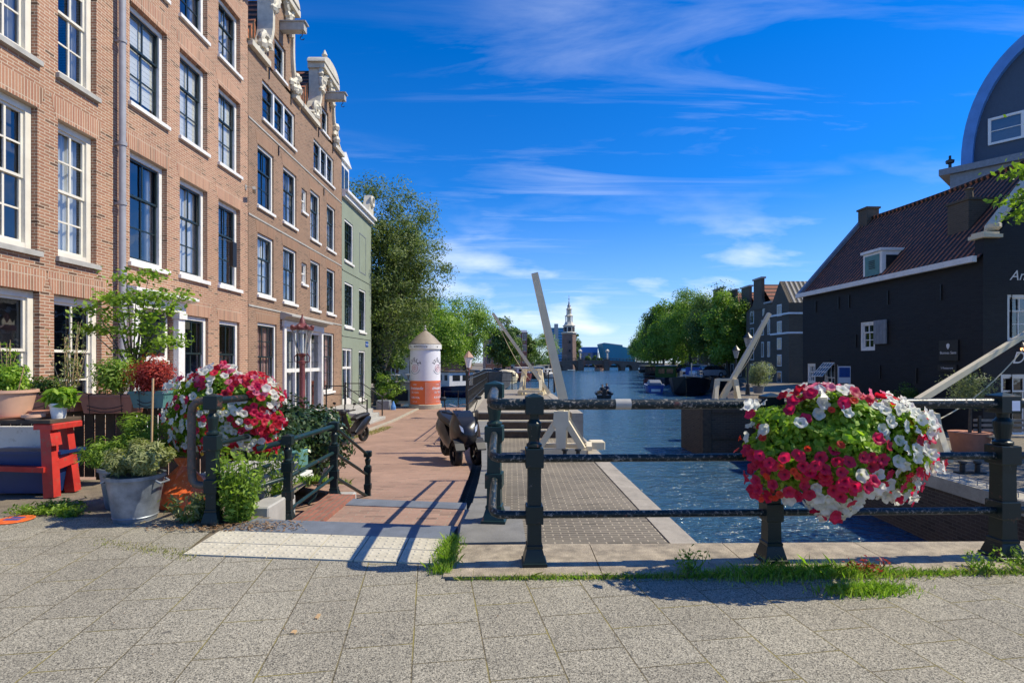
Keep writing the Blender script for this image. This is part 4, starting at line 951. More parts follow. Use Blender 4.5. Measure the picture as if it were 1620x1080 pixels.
def flower_box(name, label, c, half, rz, pick, n_show, n_all, seed, top_bias=0):
    """c centre; half = (x, y, z) half extents of the mass of flowers; pick(u, v, rn) -> colour or None"""
    t = thing(name, label, 'flower box', (c[0], c[1], c[2]), rz)
    rn = random.Random(seed); rng = np.random.default_rng(seed)
    hx, hy, hz = half
    b = MB(); b.loft([[(x*hx*.62, y*hy*.42, z*hz) for x, y in ((-1, -1), (1, -1), (1, 1), (-1, 1))] if k else [(x*hx*.5, y*hy*.3, z*hz) for x, y in ((-1, -1), (1, -1), (1, 1), (-1, 1))] for k, z in enumerate((-.45, -.3, .0))])
    b.build('planter', M['darkgreen'], t, world=False)
    # foliage
    N = 15000; P = rng.normal(size=(N, 3)); P /= np.linalg.norm(P, axis=1)[:, None]; nn = P.copy()
    rad = .42+.58*rng.random(N)**.6; P *= rad[:, None]; lump = 1+.10*np.sin(P[:, 0]*9+2)+.09*np.sin(P[:, 2]*11+P[:, 0]*5)
    P *= lump[:, None]; P *= np.array([hx, hy, hz])*.96
    P[:, 2] = np.where(P[:, 2] < -.55*hz, -.55*hz+(P[:, 2]+.55*hz)*.7, P[:, 2])
    LQ = leaf_quads(P, .045, rng, .35, .62, nn)
    np_mesh('foliage', LQ, 4, M['leaf_bright'], t, off=Vector((0, 0, 0)))
    spots = []
    tries = 0
    while len(spots) < n_all and tries < 4200:
        tries += 1
        a = Vector((rn.gauss(0, 1), rn.gauss(0, 1), rn.gauss(0, 1))).normalized()
        if a.y > .45: continue
        u, v = a.x, a.z
        k = pick(u, v, rn)
        if not k: continue
        lum = 1+.10*math.sin(a.x*9+2)+.09*math.sin(a.z*11+a.x*5)
        p = Vector((a.x*hx, a.y*hy, a.z*hz))*lum*rn.uniform(1.0, 1.1)
        mn = .052 if k in 'mc' else .046 if k != 'y' else .03
        if any((p-q[0]).length < mn for q in spots): continue
        d = (Vector((a.x, a.y*1.4-.25, a.z*.7+.25))+Vector((rn.gauss(0, .3), rn.gauss(0, .3), rn.gauss(0, .3)))).normalized()
        spots.append((p, d, k))
    spots.sort(key=lambda q: q[0].y)
    rest = []
    for i, (p, d, k) in enumerate(spots):
        mx = Matrix.Translation(p) @ d.to_track_quat('Z', 'Y').to_matrix().to_4x4() @ Matrix.Rotation(rn.uniform(0, 6), 4, 'Z') @ Matrix.Diagonal((rn.uniform(.85, 1.15), rn.uniform(.8, 1.1), rn.uniform(.7, 1.9), 1))
        me = rn.choice(PET[k])
        if i < n_show:
            o = bpy.data.objects.new('flower', me); col.objects.link(o); o.parent = t; o.matrix_local = mx
        else: rest.append((me, mx, k))
    keys = sorted({r[2] for r in rest})
    V = []; Fc = []; mi = []
    for me, mx, k in rest:
        b0 = len(V); V += [tuple(mx @ v.co) for v in me.vertices]; Fc += [tuple(b0+i for i in q.vertices) for q in me.polygons]; mi += [keys.index(k)]*len(me.polygons)
    if rest:
        me = bpy.data.meshes.new('flowers'); me.from_pydata(V, [], Fc)
        for k in keys: me.materials.append(PETFLAT[k])
        me.polygons.foreach_set('material_index', mi); me.polygons.foreach_set('use_smooth', [True]*len(Fc)); me.update()
        o = bpy.data.objects.new('flowers', me); col.objects.link(o); o.parent = t; o['kind'] = 'stuff'
    return t
def petal_flat(k, c):
    m, t, p = mat_new('petal_'+k); n = t.noise(obj_co(t), 16, 3, .6); cc = t.mix(1, c, t.ramp(n, [(.3, .7), (.7, 1.2)]), 'MULTIPLY'); S(t, p, Base_Color=cc, Roughness=.55); petal_trans(t, p, cc); return m
PETFLAT = {k: petal_flat(k, c) for k, c in (('w', (.76, .76, .70)), ('m', (.58, .012, .075)), ('c', (.52, .01, .03)), ('p', (.66, .15, .26)), ('r', (.7, .05, .02)), ('y', (.75, .45, .04)))}
def pick_right(u, v, rn):
    r = rn.random()
    if v > .80: return rn.choice('wcmpccmcp') if r < (.9 if u > -.15 else .5) else None
    if v > -.05 and u < .18: return rn.choice('wwmr') if r < .05 else None
    if u > .72: return rn.choice('cmcmmw') 
    if u > .25 and v > -.25: return ('w' if r < .62 else rn.choice('cm')) if r < .72 else None
    if v > -.02 and u <= .25:
        if u < -.55 and v < .2: return rn.choice('rmmr') if r < .5 else None
        return rn.choice('wwwcr') if r < .10 and v < .45 else None
    if u < -.6: return rn.choice('mmmmr') if r < .8 else None
    if v < -.75: return rn.choice('wwm') if r < .6 else None
    if u > .1: return rn.choice('wmcmmw')
    return rn.choice('mmmmmmmcw') 
flower_box('flower_box', 'large petunia flower box hanging on the foreground bridge rail over the water', (1.95, 3.27, .80), (.53, .26, .345), R(1), pick_right, 100, 400, 5)
def pick_left(u, v, rn):
    r = rn.random()
    if u > .55: return rn.choice('cmcmcw') if v < .35 else rn.choice('mpwcc')
    if v > .62: return rn.choice('cmpwpmwc') if r < .7 else None
    if v > .3: return rn.choice('cwmrw') if r < .16 else None
    if u > .15 and v < .4: return 'w' if r < .75 else ('y' if v > 0 else 'c')
    if u > -.3: return rn.choice('wmrwcy') if r < .28 else None
    return rn.choice('wwwwwwmcr') if r < .62 else None
flower_box('flower_box', 'large petunia flower box on the left garden railing above the orange bag', (-2.67, 5.1, .85), (.52, .28, .40), R(-4), pick_left, 100, 380, 8)
# ------------------------------------------------------------ garden corner on the left
def pot(name, label, x, y, z, r0, r1, h, mat, rim=.012, cat='plant pot', saucer=False, sx=1, ridges=()):
    t = thing(name, label, cat, (x, y, z)); m = MB(); n = 32
    pr = [(r0*.98, 0), (r0, .01)]
    for k in range(1, 9):
        f = k/8; rr = r0+(r1-r0)*f; pr.append((rr, h*f))
    m.lathe(pr[:-1]+[(r1, h-.03), (r1+rim, h-.028), (r1+rim, h), (r1-.01, h), (r1-.02, h-.03), (.01, h-.032)], (x, y, z), n, sx=sx)
    m.build('pot', mat, t, True)
    s = MB(); s.lathe([(.0, h-.03), (r1*.97, h-.03), (r1*.95, h-.02), (.0, h-.018)], (x, y, z), n, sx=sx); s.build('soil', M['soil'], t)
    if saucer: s = MB(); s.lathe([(r0*1.15, -.028), (r0*1.3, -.003), (r0*1.24, -.003), (.0, -.006)], (x, y, z), n); s.build('saucer', M['terracotta'], t, True)
    return t
def tub():
    t = pot('zinc_tub', 'large galvanised zinc tub of grey-green herbs standing in front of the others', -3.13, 4.52, 0, .155, .208, .375, M['zinc'])
    m = MB()
    for z in (.03,): m.lathe([(.158, z), (.166, z+.006), (.160, z+.014)], (-3.13, 4.52, 0), 32)
    m.build('hoop', M['zinc'], t, True)
    for sg in (-1, 1): h = MB(); h.tube([(-3.13+sg*.205, 4.46, .33), (-3.13+sg*.24, 4.46, .31), (-3.13+sg*.24, 4.58, .31), (-3.13+sg*.205, 4.58, .33)], .009, 8); h.build('handle', M['zinc'], t, True)
    bush('herbs', '', '', (-3.12, 4.5, .48), (.36, .26, .19), M['leaf_sage'], 6500, .055, 11, .5, .22, .34, parent=t, part='plant')
    return t
tub()
t2 = pot('zinc_tub', 'smaller zinc tub half hidden behind the large one under the rosemary', -3.52, 4.95, 0, .15, .2, .36, M['zinc'])
bush('rosemary', '', '', (-3.55, 5.0, .53), (.40, .30, .36), M['leaf_mid'], 5200, .06, 12, .8, .16, .30, parent=t2, part='plant')
bush('rosemary', 'tall fresh green rosemary bush behind the zinc tubs', 'shrub', (-3.25, 5.3, .56), (.30, .22, .30), M['leaf_mid'], 2600, .06, 13, .9, .16)
def workbench():
    t = thing('garden_table', 'weathered plank table with a red painted trestle carrying flower pots', 'table', (-5.2, 5.3, 0))
    m = MB(); m.bbox(-6.6, -4.40, 5.18, 5.56, .715, .75, .005); m.build('tabletop', M['wood_dark'], t)
    for y in (5.25, 5.5):
        m = MB(); m.beam((-4.50, y-.03*(1 if y > 5.3 else -1), .66), (-4.44, y, .0), .085, .10); m.build('leg', M['red_paint'], t)
    m = MB(); m.bbox(-4.58, -4.38, 5.19, 5.55, .655, .712, .01); m.build('top_beam', M['red_paint'], t)
    m = MB(); m.beam((-5.4, 5.23, .3), (-4.48, 5.23, .27), .07, .05); m.beam((-4.46, 5.28, .3), (-4.44, 5.5, .34), .08, .09); m.build('stretcher', M['red_paint'], t)
    m = MB(); m.beam((-4.42, 5.23, .62), (-4.40, 5.23, .5), .12, .05); m.build('brace', M['red_paint'], t)
    for y in (5.25, 5.5): m = MB(); m.beam((-6.4, y, .71), (-6.4, y, 0), .07); m.build('leg', M['wood_dark'], t)
workbench()
p = pot('terracotta_pot', 'big pale terracotta pot of yellow-green foliage on the plank table', -4.97, 5.36, .775, .17, .225, .255, M['terracotta_pale'], .012, saucer=True)
bush('x', '', '', (-4.97, 5.36, 1.13), (.28, .22, .18), M['leaf_bright'], 3600, .035, 14, .5, .5, .4, parent=p, part='plant')
m = MB(); m.tube([(-4.82, 5.3, 1.0), (-4.76, 5.3, 1.25)], .005, 6); m.build('stake', M['bamboo'], p)
p = pot('white_pot', 'small white glazed pot with a bright leafy plant at the end of the table', -4.47, 5.36, .75, .055, .075, .15, M['white'], .003)
bush('x', '', '', (-4.46, 5.36, .96), (.15, .12, .09), M['leaf_bright'], 260, .11, 15, .6, .36, .5, parent=p, part='plant')
p = pot('terracotta_bowl', 'low terracotta bowl lying beside the big pot on the table', -4.68, 5.42, .75, .07, .10, .07, M['terracotta'])
p = pot('terracotta_bowl', 'low terracotta bowl stacked with pale dishes between the two pots', -4.63, 5.26, .75, .06, .08, .05, M['terracotta_pale'])
def trough(name, label, x0, x1, y, z0, z1, mat, seed, plant, lm, h, n=2200, leaf=.05, basket=True, up=.6, asp=.35, ex=0, tall=None):
    t = thing(name, label, 'planter box', ((x0+x1)/2, y, z0)); m = MB(); k = .035
    m.loft([[(x0+k, y-.09, z0), (x1-k, y-.09, z0), (x1-k, y+.09, z0), (x0+k, y+.09, z0)], [(x0+.006, y-.115, z1-.03), (x1-.006, y-.115, z1-.03), (x1-.006, y+.115, z1-.03), (x0+.006, y+.115, z1-.03)],
            [(x0-.006, y-.125, z1-.028), (x1+.006, y-.125, z1-.028), (x1+.006, y+.125, z1-.028), (x0-.006, y+.125, z1-.028)], [(x0-.006, y-.125, z1), (x1+.006, y-.125, z1), (x1+.006, y+.125, z1), (x0-.006, y+.125, z1)]])
    m.build('trough', mat, t)
    if basket:
        b = MB()
        for xx in (x0+.12, x1-.12): b.tube([(xx, y+.12, z1+.005), (xx, y-.135, z1+.005), (xx, y-.115, z0-.012), (xx, y+.1, z0-.012)], .005, 6)
        b.tube([(x0+.1+(x1-x0-.2)*i/8, y-.13, z0+.09-.035*math.sin(math.pi*i/8)) for i in range(9)], .0045, 6); b.tube([(x0+.1+(x1-x0-.2)*i/8, y-.125, z0+.05-.035*math.sin(math.pi*i/8)) for i in range(9)], .0045, 6)
        b.build('hanger', M['iron'], t)
    if plant: bush('x', '', '', ((x0+x1)/2, y, z1+h*.55), ((x1-x0)/2*.98, .16, h*.62), M[lm], n, leaf, seed, up, asp, .8, parent=t, part=plant, nclump=34)
    return t
Yf = 6.05
trough('trough_planter', 'terracotta trough planter farthest left on the fence beside the white pot', -5.45, -4.98, Yf, .75, .95, M['terracotta'], 31, 'plant', 'leaf_dark', .16, 900)
trough('trough_planter', 'short terracotta trough planter with small red-leaved plants, second from the left', -4.95, -4.77, Yf, .76, .95, M['terracotta'], 32, None, 'leaf_dark', .05)
trough('trough_planter', 'terracotta trough planter with tall green stems in the middle of the fence', -4.73, -4.14, Yf, .74, .945, M['terracotta'], 33, 'plant', 'leaf_mid', .36, 1900, .05)
trough('trough_planter', 'teal plastic trough planter holding the bright red plant', -4.10, -3.72, Yf-.12, .81, .99, M['teal_plastic'], 34, 'red_plant', 'leaf_red', .30, 6500, .035)
def twig(name, label, base, h, n, mat, seed, r=.25):
    t = thing(name, label, 'plant', base); rn = random.Random(seed); rng = np.random.default_rng(seed); m = MB(); P = []
    for i in range(n):
        a = rn.random()*6.28; d = r*rn.random(); top = Vector(base)+Vector((d*math.cos(a), d*math.sin(a)*.6, h*(.6+.4*rn.random())))
        m.tube([base, Vector(base).lerp(top, .5)+Vector((rn.gauss(0, .02), 0, 0)), top], [.006, .004, .002], 5)
        for k in range(26): P.append(Vector(base).lerp(top, .25+.75*rn.random())+Vector((rn.gauss(0, .03), rn.gauss(0, .03), rn.gauss(0, .02))))
    m.build('stem', M['bamboo'], t); np_mesh('leaves', leaf_quads(np.array(P), .04, rng, .3, .4), 4, mat, t)
twig('reed_plant', 'tall thin reedy plant with dry stems before the white ground floor window', (-4.85, 5.95, .8), .95, 16, M['leaf_sage'], 41, .28)
twig('reed_plant', 'slender upright green plant growing from the middle trough', (-4.35, 6.05, .92), .4, 9, M['leaf_mid'], 42, .2)
twig('reed_plant', 'climbing stems at the far left edge above the big pot', (-5.0, 5.4, 1.0), .65, 6, M['leaf_bright'], 43, .12)
f = MB()
tf = thing('wooden_fence', 'dark vertical slat fence carrying the row of trough planters', 'fence', (-4.6, 6.2, 0))
for i in range(24): f.box(-6.3+i*.12, -6.2+i*.12, 6.18, 6.2, 0, .86+.01*(i % 3))
f.build('slats', M['wood_dark'], tf); f = MB(); f.box(-6.3, -3.3, 6.205, 6.24, .7, .76); f.box(-6.3, -3.3, 6.205, 6.24, .2, .26); f.build('fence_rail', M['wood_dark'], tf)
for x in (-6.2, -4.75, -3.38): f = MB(); f.box(x-.03, x+.03, 6.245, 6.3, -.1, .9); f.build('post', M['wood_dark'], tf)
m = MB(); m.loft([[(x, y, z) for x, y in ((a, 5.32), (b_, 5.32), (b_, 5.6), (a, 5.6))] for z, a, b_ in ((.02, -5.1, -4.5), (.30, -5.15, -4.45), (.40, -5.17, -4.43))]); m.box(-5.2, -4.4, 5.3, 5.62, .401, .43)
tag(m.build('plastic_crate', M['blue_plastic']), 'dark blue plastic tub stored under the table', 'tub')
m = MB(); m.lathe([(.13, 0), (.17, .16), (.2, .34), (.21, .36), (.18, .36), (.0, .34)], (-4.97, 4.72, 0), 20); tag(m.build('wicker_basket', M['wicker'], smooth=True), 'brown wicker basket cut by the left edge of the picture', 'basket')
m = MB(); m.box(-6.6, -4.9, 5.75, 5.82, .05, .62); tag(m.build('white_board', M['white']), 'white board leaning behind the table above the blue tub', 'board')
m = MB(); m.tube([(-3.16, 4.75, .1), (-3.15, 4.77, 1.16)], .009, 7); tag(m.build('bamboo_cane', M['bamboo']), 'bamboo cane standing upright before the red plant', 'cane')
def bag():
    rn = random.Random(4); m = MB(); rings = []
    for k, (z, sx, sy) in enumerate(((0, .22, .14), (.05, .24, .16), (.15, .22, .15), (.25, .17, .11), (.33, .09, .06), (.37, .05, .03), (.44, .10, .02))):
        rings.append([(-2.95+sx*math.cos(a)*(1+rn.uniform(-.16, .16)), 4.9+sy*math.sin(a)*(1+rn.uniform(-.16, .16)), z) for a in [i*2*math.pi/14 for i in range(14)]])
    m.loft(rings); return m.build('plastic_bag', M['orange_bag'])
tag(bag(), 'crumpled bright orange plastic bag under the left flower box', 'bag')
# shrub with layered leaves trained up by the white door
def small_tree():
    t = thing('small_tree', 'small open tree with layered green leaves in front of the white door surround', 'tree', (-5.1, 7.2, -.4)); rn = random.Random(9); rng = np.random.default_rng(9); m = MB()
    m.tube([(-5.1, 7.2, -.4), (-5.05, 7.15, .6), (-4.95, 7.1, 1.1)], [.04, .03, .025], 7)
    tips = [at(px, py, 7.0+rn.uniform(-.25, .25)) for px, py in ((200, 440), (235, 438), (250, 465), (175, 470), (215, 470), (150, 490), (185, 500), (225, 500), (262, 490), (160, 520), (205, 525), (240, 520), (140, 520), (215, 555), (250, 545), (275, 540), (225, 580), (190, 475), (232, 478), (285, 468))]
    P = []
    for q in tips:
        m.tube([(-4.95, 7.1, 1.1), Vector((-4.95, 7.1, 1.1)).lerp(q, .5)+Vector((0, 0, .05)), q], [.014, .009, .003], 5)
        for k in range(120): P.append(q+Vector((rn.gauss(0, .12), rn.gauss(0, .10), rn.gauss(0, .045))))
    m.build('trunk', M['bark'], t, True); np_mesh('crown', leaf_quads(np.array(P), .065, rng, .8, .6), 4, M['leaf_mid'], t)
small_tree()
bush('hedge', 'dense dark glossy-leaved bush beside the street left of the handrail', 'bush', (-3.32, 8.3, .14), (.80, .7, .68), M['leaf_ivy'], 15000, .08, 21, .3, .6, .42)
bush('hedge', 'lower dark bush in the shade under the left flower box', 'bush', (-3.3, 7.1, .1), (.6, .5, .5), M['leaf_ivy'], 8000, .07, 22, .3, .6, .4)
bush('fern', 'light green plant growing against the house wall behind the dark bush', 'plant', (-5.4, 12.6, -.45), (.5, .4, .5), M['leaf_bright'], 1500, .08, 23)
bush('shrub', 'green shrub hiding the foot of the grey stairs', 'shrub', (-6.0, 19.3, -.75), (.5, .7, .5), M['leaf_mid'], 1600, .09, 24)
# weeds and litter round the left post
def weeds(name, label, x0, x1, y0, y1, n, h, seed, mat='grass', w=.006, z=0, kind=None, cat='weeds', wid=None):
    rng = np.random.default_rng(seed); P = np.stack([x0+(x1-x0)*rng.random(n), y0+(y1-y0)*rng.random(n), np.full(n, z)], 1)
    if callable(h): hh = h(P, rng)
    else: hh = h
    o = blades(name, P, hh if not np.isscalar(hh) else np.full(n, hh), w, M[mat], seed, .45)
    tag(o, label, cat, kind=kind); return o
def leafy_weed(name, label, c, r, n, h, seed, mat='leaf_mid', leaf=.05, group=None):
    t = thing(name, label, 'weed', c, 0, group); rn = random.Random(seed); rng = np.random.default_rng(seed); m = MB(); P = []
    for i in range(n):
        a = rn.random()*6.28; d = r*math.sqrt(rn.random()); b0 = Vector(c)+Vector((d*math.cos(a)*.5, d*math.sin(a)*.4, 0)); tp = b0+Vector((d*math.cos(a)*.7, d*math.sin(a)*.5, h*(.5+.5*rn.random())))
        m.tube([b0, b0.lerp(tp, .5)+Vector((rn.gauss(0, .015), 0, 0)), tp], [.004, .003, .0015], 4)
        for k in range(13): P.append(b0.lerp(tp, .1+.9*k/12)+Vector((rn.gauss(0, .022), rn.gauss(0, .022), rn.gauss(0, .01))))
    m.build('stem', M['leaf_mid'], t); np_mesh('leaves', leaf_quads(np.array(P), leaf, rng, .5, .38), 4, M[mat], t); return t
leafy_weed('weed', 'tall leafy weeds crowding the right side of the left railing post', (-2.24, 4.47, 0), .2, 80, .60, 61, leaf=.06)
leafy_weed('weed', 'grassy weeds crowding the left side of the left railing post', (-2.62, 4.48, 0), .2, 44, .24, 62, 'leaf_sage', .06)
leafy_weed('weed', 'tall slender weeds behind the grey stone block', (-2.3, 5.3, 0), .26, 40, .5, 63, leaf=.055)
leafy_weed('weed', 'flat patch of weeds by the foot of the red trestle leg', (-4.05, 4.75, 0), .26, 70, .07, 64, leaf=.04)
leafy_weed('weed', 'small tuft of weeds between the trestle and the zinc tub', (-3.75, 4.62, 0), .12, 22, .06, 65, leaf=.04)
rng = np.random.default_rng(70); n = 700
P = np.stack([-2.75+.95*rng.random(n), 4.16+.28*rng.random(n), np.full(n, .012)], 1); P[:, 0] += rng.normal(size=n)*.12
tag(np_mesh('dead_leaves', leaf_quads(P, .028, rng, 2.5, .5), 4, M['litter']), 'dry leaves lying below the left railing post', 'leaves', kind='stuff')
n = 160; P = np.stack([-5+9.5*rng.random(n), 2.4+1.6*rng.random(n), np.full(n, .006)], 1); P[:, 1] = np.minimum(P[:, 1], 3.3)
tag(np_mesh('leaf_litter', leaf_quads(P, .014, rng, 6, .4), 4, M['litter']), 'scattered bits of dead leaf on the pavement', 'leaves', kind='stuff')
m = MB(); m.box(-1.0, -.985, 2.75, 2.80, .0, .008); tag(m.build('wood_chip', M['bamboo']), 'upper of two orange wood chips on the pavement', 'wood chip')
m = MB(); m.box(-1.06, -1.04, 2.60, 2.63, .0, .008, Matrix.Rotation(0, 4, 'Z')); tag(m.build('wood_chip', M['bamboo']), 'lower of two pale wood chips on the pavement', 'wood chip')
m = MB(); m.lathe([(.13, .002), (.135, .008), (.12, .012), (0, .012)], (-4.10, 4.48, 0), 20); o = tag(m.build('plastic_plate', [M['orange_bag']]), 'flat red and blue plastic lid lying on the pavement near the table', 'lid')
m = MB(); m.box(-4.16, -4.04, 4.44, 4.475, .012, .016); m.box(-4.15, -4.05, 4.5, 4.53, .012, .016); m.build('mark', M['blue'], o)
# grass along the seam of the kerb
n = 9000; u = rng.random(n); X = -.35+4.9*u; dens = np.interp(X, [-.4, .2, .6, 1.1, 1.5, 1.9, 2.3, 3, 3.6, 4.6], [.1, .5, .35, .5, 1.0, 1.0, .55, .45, .5, .3]); keep = rng.random(n) < dens; X = X[keep]
wid = np.interp(X, [-.4, .9, 1.4, 2.0, 2.6, 4.6], [.015, .03, .075, .075, .04, .03])
P = np.stack([X, 3.255+.03*(X+.4)+rng.normal(size=len(X))*wid*.7, np.full(len(X), .0)], 1)
tag(blades('dry_grass', P[::4]+np.array((.02, -.012, 0)), np.full(len(P[::4]), .03), .003, M['straw'], 33, .8), 'dry straw mixed into the grass along the kerb', 'grass', kind='stuff')
tag(blades('grass', P, np.interp(X, [-.4, .9, 1.5, 1.9, 2.6, 4.6], [.018, .022, .05, .06, .026, .024]), .003, M['grass'], 3, .6), 'strip of grass growing in the seam between kerb and pavement', 'grass', kind='stuff')
n = 1300; P = np.stack([-.43+rng.normal(size=n)*.035, 3.32+.65*rng.random(n), np.zeros(n)], 1); tag(blades('grass', P, np.full(n, .05), .003, M['grass'], 4, .5), 'grass tuft between the white tiles and the stone coping', 'grass', kind='stuff')
n = 1500; P = np.stack([2.02+rng.normal(size=n)*.11, 3.08+rng.normal(size=n)*.035, np.zeros(n)], 1); P[:, 0] += (3.08-P[:, 1])*-.8; tag(blades('grass', P, np.full(n, .038), .003, M['grass'], 5, .5), 'separate clump of grass on the pavement below the flower box', 'grass', kind='stuff')
n = 420; P = np.stack([-3.1+1.0*rng.random(n)**.6, np.zeros(n), np.zeros(n)], 1); P[:, 1] = 3.68+(P[:, 0]+2.23)*-.35+rng.normal(size=n)*.045; P[:, 0] -= .0; tag(blades('grass', P, np.full(n, .012), .003, M['straw'], 6, .6), 'dry moss and grass in the joint left of the white tiles', 'grass', kind='stuff')
for i, (x, y, h, lb) in enumerate(((1.10, 3.36, .13, 'upright weed on the kerb between the first two railing posts'), (2.9, 3.38, .12, 'small upright weed on the kerb before the right part of the rail'), (3.2, 3.38, .10, 'spreading weed at the foot of the right railing post'), (2.2, 3.36, .09, 'reddish weed on the kerb below the flower box'))):
    leafy_weed('weed', lb, (x, y, .01), .10 if i != 2 else .2, 12 if i != 2 else 34, h, 80+i, 'leaf_mid' if i != 3 else 'leaf_red', .028)
# verge of dry grass beside the kerb and the garden
n = 2600; X = -4.9+1.1*rng.random(n); Y = 9.3+12*rng.random(n)**1.3; X = -5.05+rng.random(n)*.25*np.where(Y > 18, 1.6, .8); P = np.stack([X, Y, [road_z(v) for v in Y]], 1); tag(blades('grass', P, np.full(n, .05), .008, M['straw'], 7, .6), 'dry grass along the street kerb', 'grass', kind='stuff')
n = 2600; P = np.stack([-3.4+1.2*rng.random(n), 5.9+1.6*rng.random(n), np.zeros(n)], 1); P[:, 2] = np.interp(P[:, 1], [6.1, 7.5], [-.03, -.38]); tag(blades('grass', P, np.full(n, .06), .006, M['grass'], 8, .6), 'grass on the slope behind the left flower box', 'grass', kind='stuff')
def lamp():
    t = thing('street_lamp', 'ornate dark red lantern post in front of the white shop front', 'street lamp', (-4.63, 12, -.8)); c = (-4.63, 12, 0)
    m = MB(); m.lathe([(.16, -.8), (.16, -.7), (.11, -.62), (.09, -.3), (.075, .1), (.085, .16), (.06, .2), (.058, 1.25), (.075, 1.27), (.075, 1.32), (.05, 1.34), (.05, 1.42), (.09, 1.47), (.05, 1.5)], c, 16); m.build('pole', M['mauve'], t, True)
    m = MB()
    for sg in (-1, 1): m.tube([(c[0]+sg*.05, 12, 1.3), (c[0]+sg*.16, 12, 1.32), (c[0]+sg*.17, 12, 1.42), (c[0]+sg*.1, 12, 1.5)], .013, 6)
    m.build('bracket', M['mauve'], t)
    m = MB()
    for a in range(6):
        A = a*math.pi/3+.3; m.tube([(c[0]+.09*math.cos(A), 12+.09*math.sin(A), 1.5), (c[0]+.21*math.cos(A), 12+.21*math.sin(A), 2.02)], .014, 5)
    l = m.build('lantern_frame', M['sill'], t); m = MB(); m.lathe([(.085, 1.5), (.2, 2.0)], c, 6, rot=.3); m.build('pane', M['glass'], l)
    m = MB(); m.lathe([(.24, 2.01), (.25, 2.05), (.18, 2.08), (.07, 2.16), (.05, 2.25), (.02, 2.3), (.015, 2.36)], c, 12)
    for k in range(8): A = k*math.pi/4; m.ball((c[0]+.22*math.cos(A), 12+.22*math.sin(A), 2.08), .05, 6)
    m.build('crown_cap', M['mauve'], t, True)
lamp()
def beehive_box():
    t = thing('planter_stand', 'small green wooden box on a white plinth below the handrail', 'box', (-2.88, 7.0, -.25)); m = MB(); m.bbox(-3.08, -2.68, 6.85, 7.15, -.10, .17, .01); m.build('box', M['teal_plastic'], t)
    for k in range(3): m = MB(); m.box(-3.14+.01*k, -2.62-.01*k, 6.79+.01*k, 7.21-.01*k, -.25+k*.05, -.22+k*.05); m.build('plinth', M['white'], t)
    m = MB(); m.box(-2.86, -2.74, 6.838, 6.848, -.02, .12); m.build('panel', M['bluestone'], t)
beehive_box()
p = pot('grey_planter', 'tall dark grey pot of small white flowers in front of the dark bush', -3.0, 8.4, -.5, .14, .19, .5, M['lead']); bush('x', '', '', (-3.0, 8.4, .04), (.24, .2, .07), M['petal_white'], 420, .05, 25, 1, .8, parent=p, part='flowers')
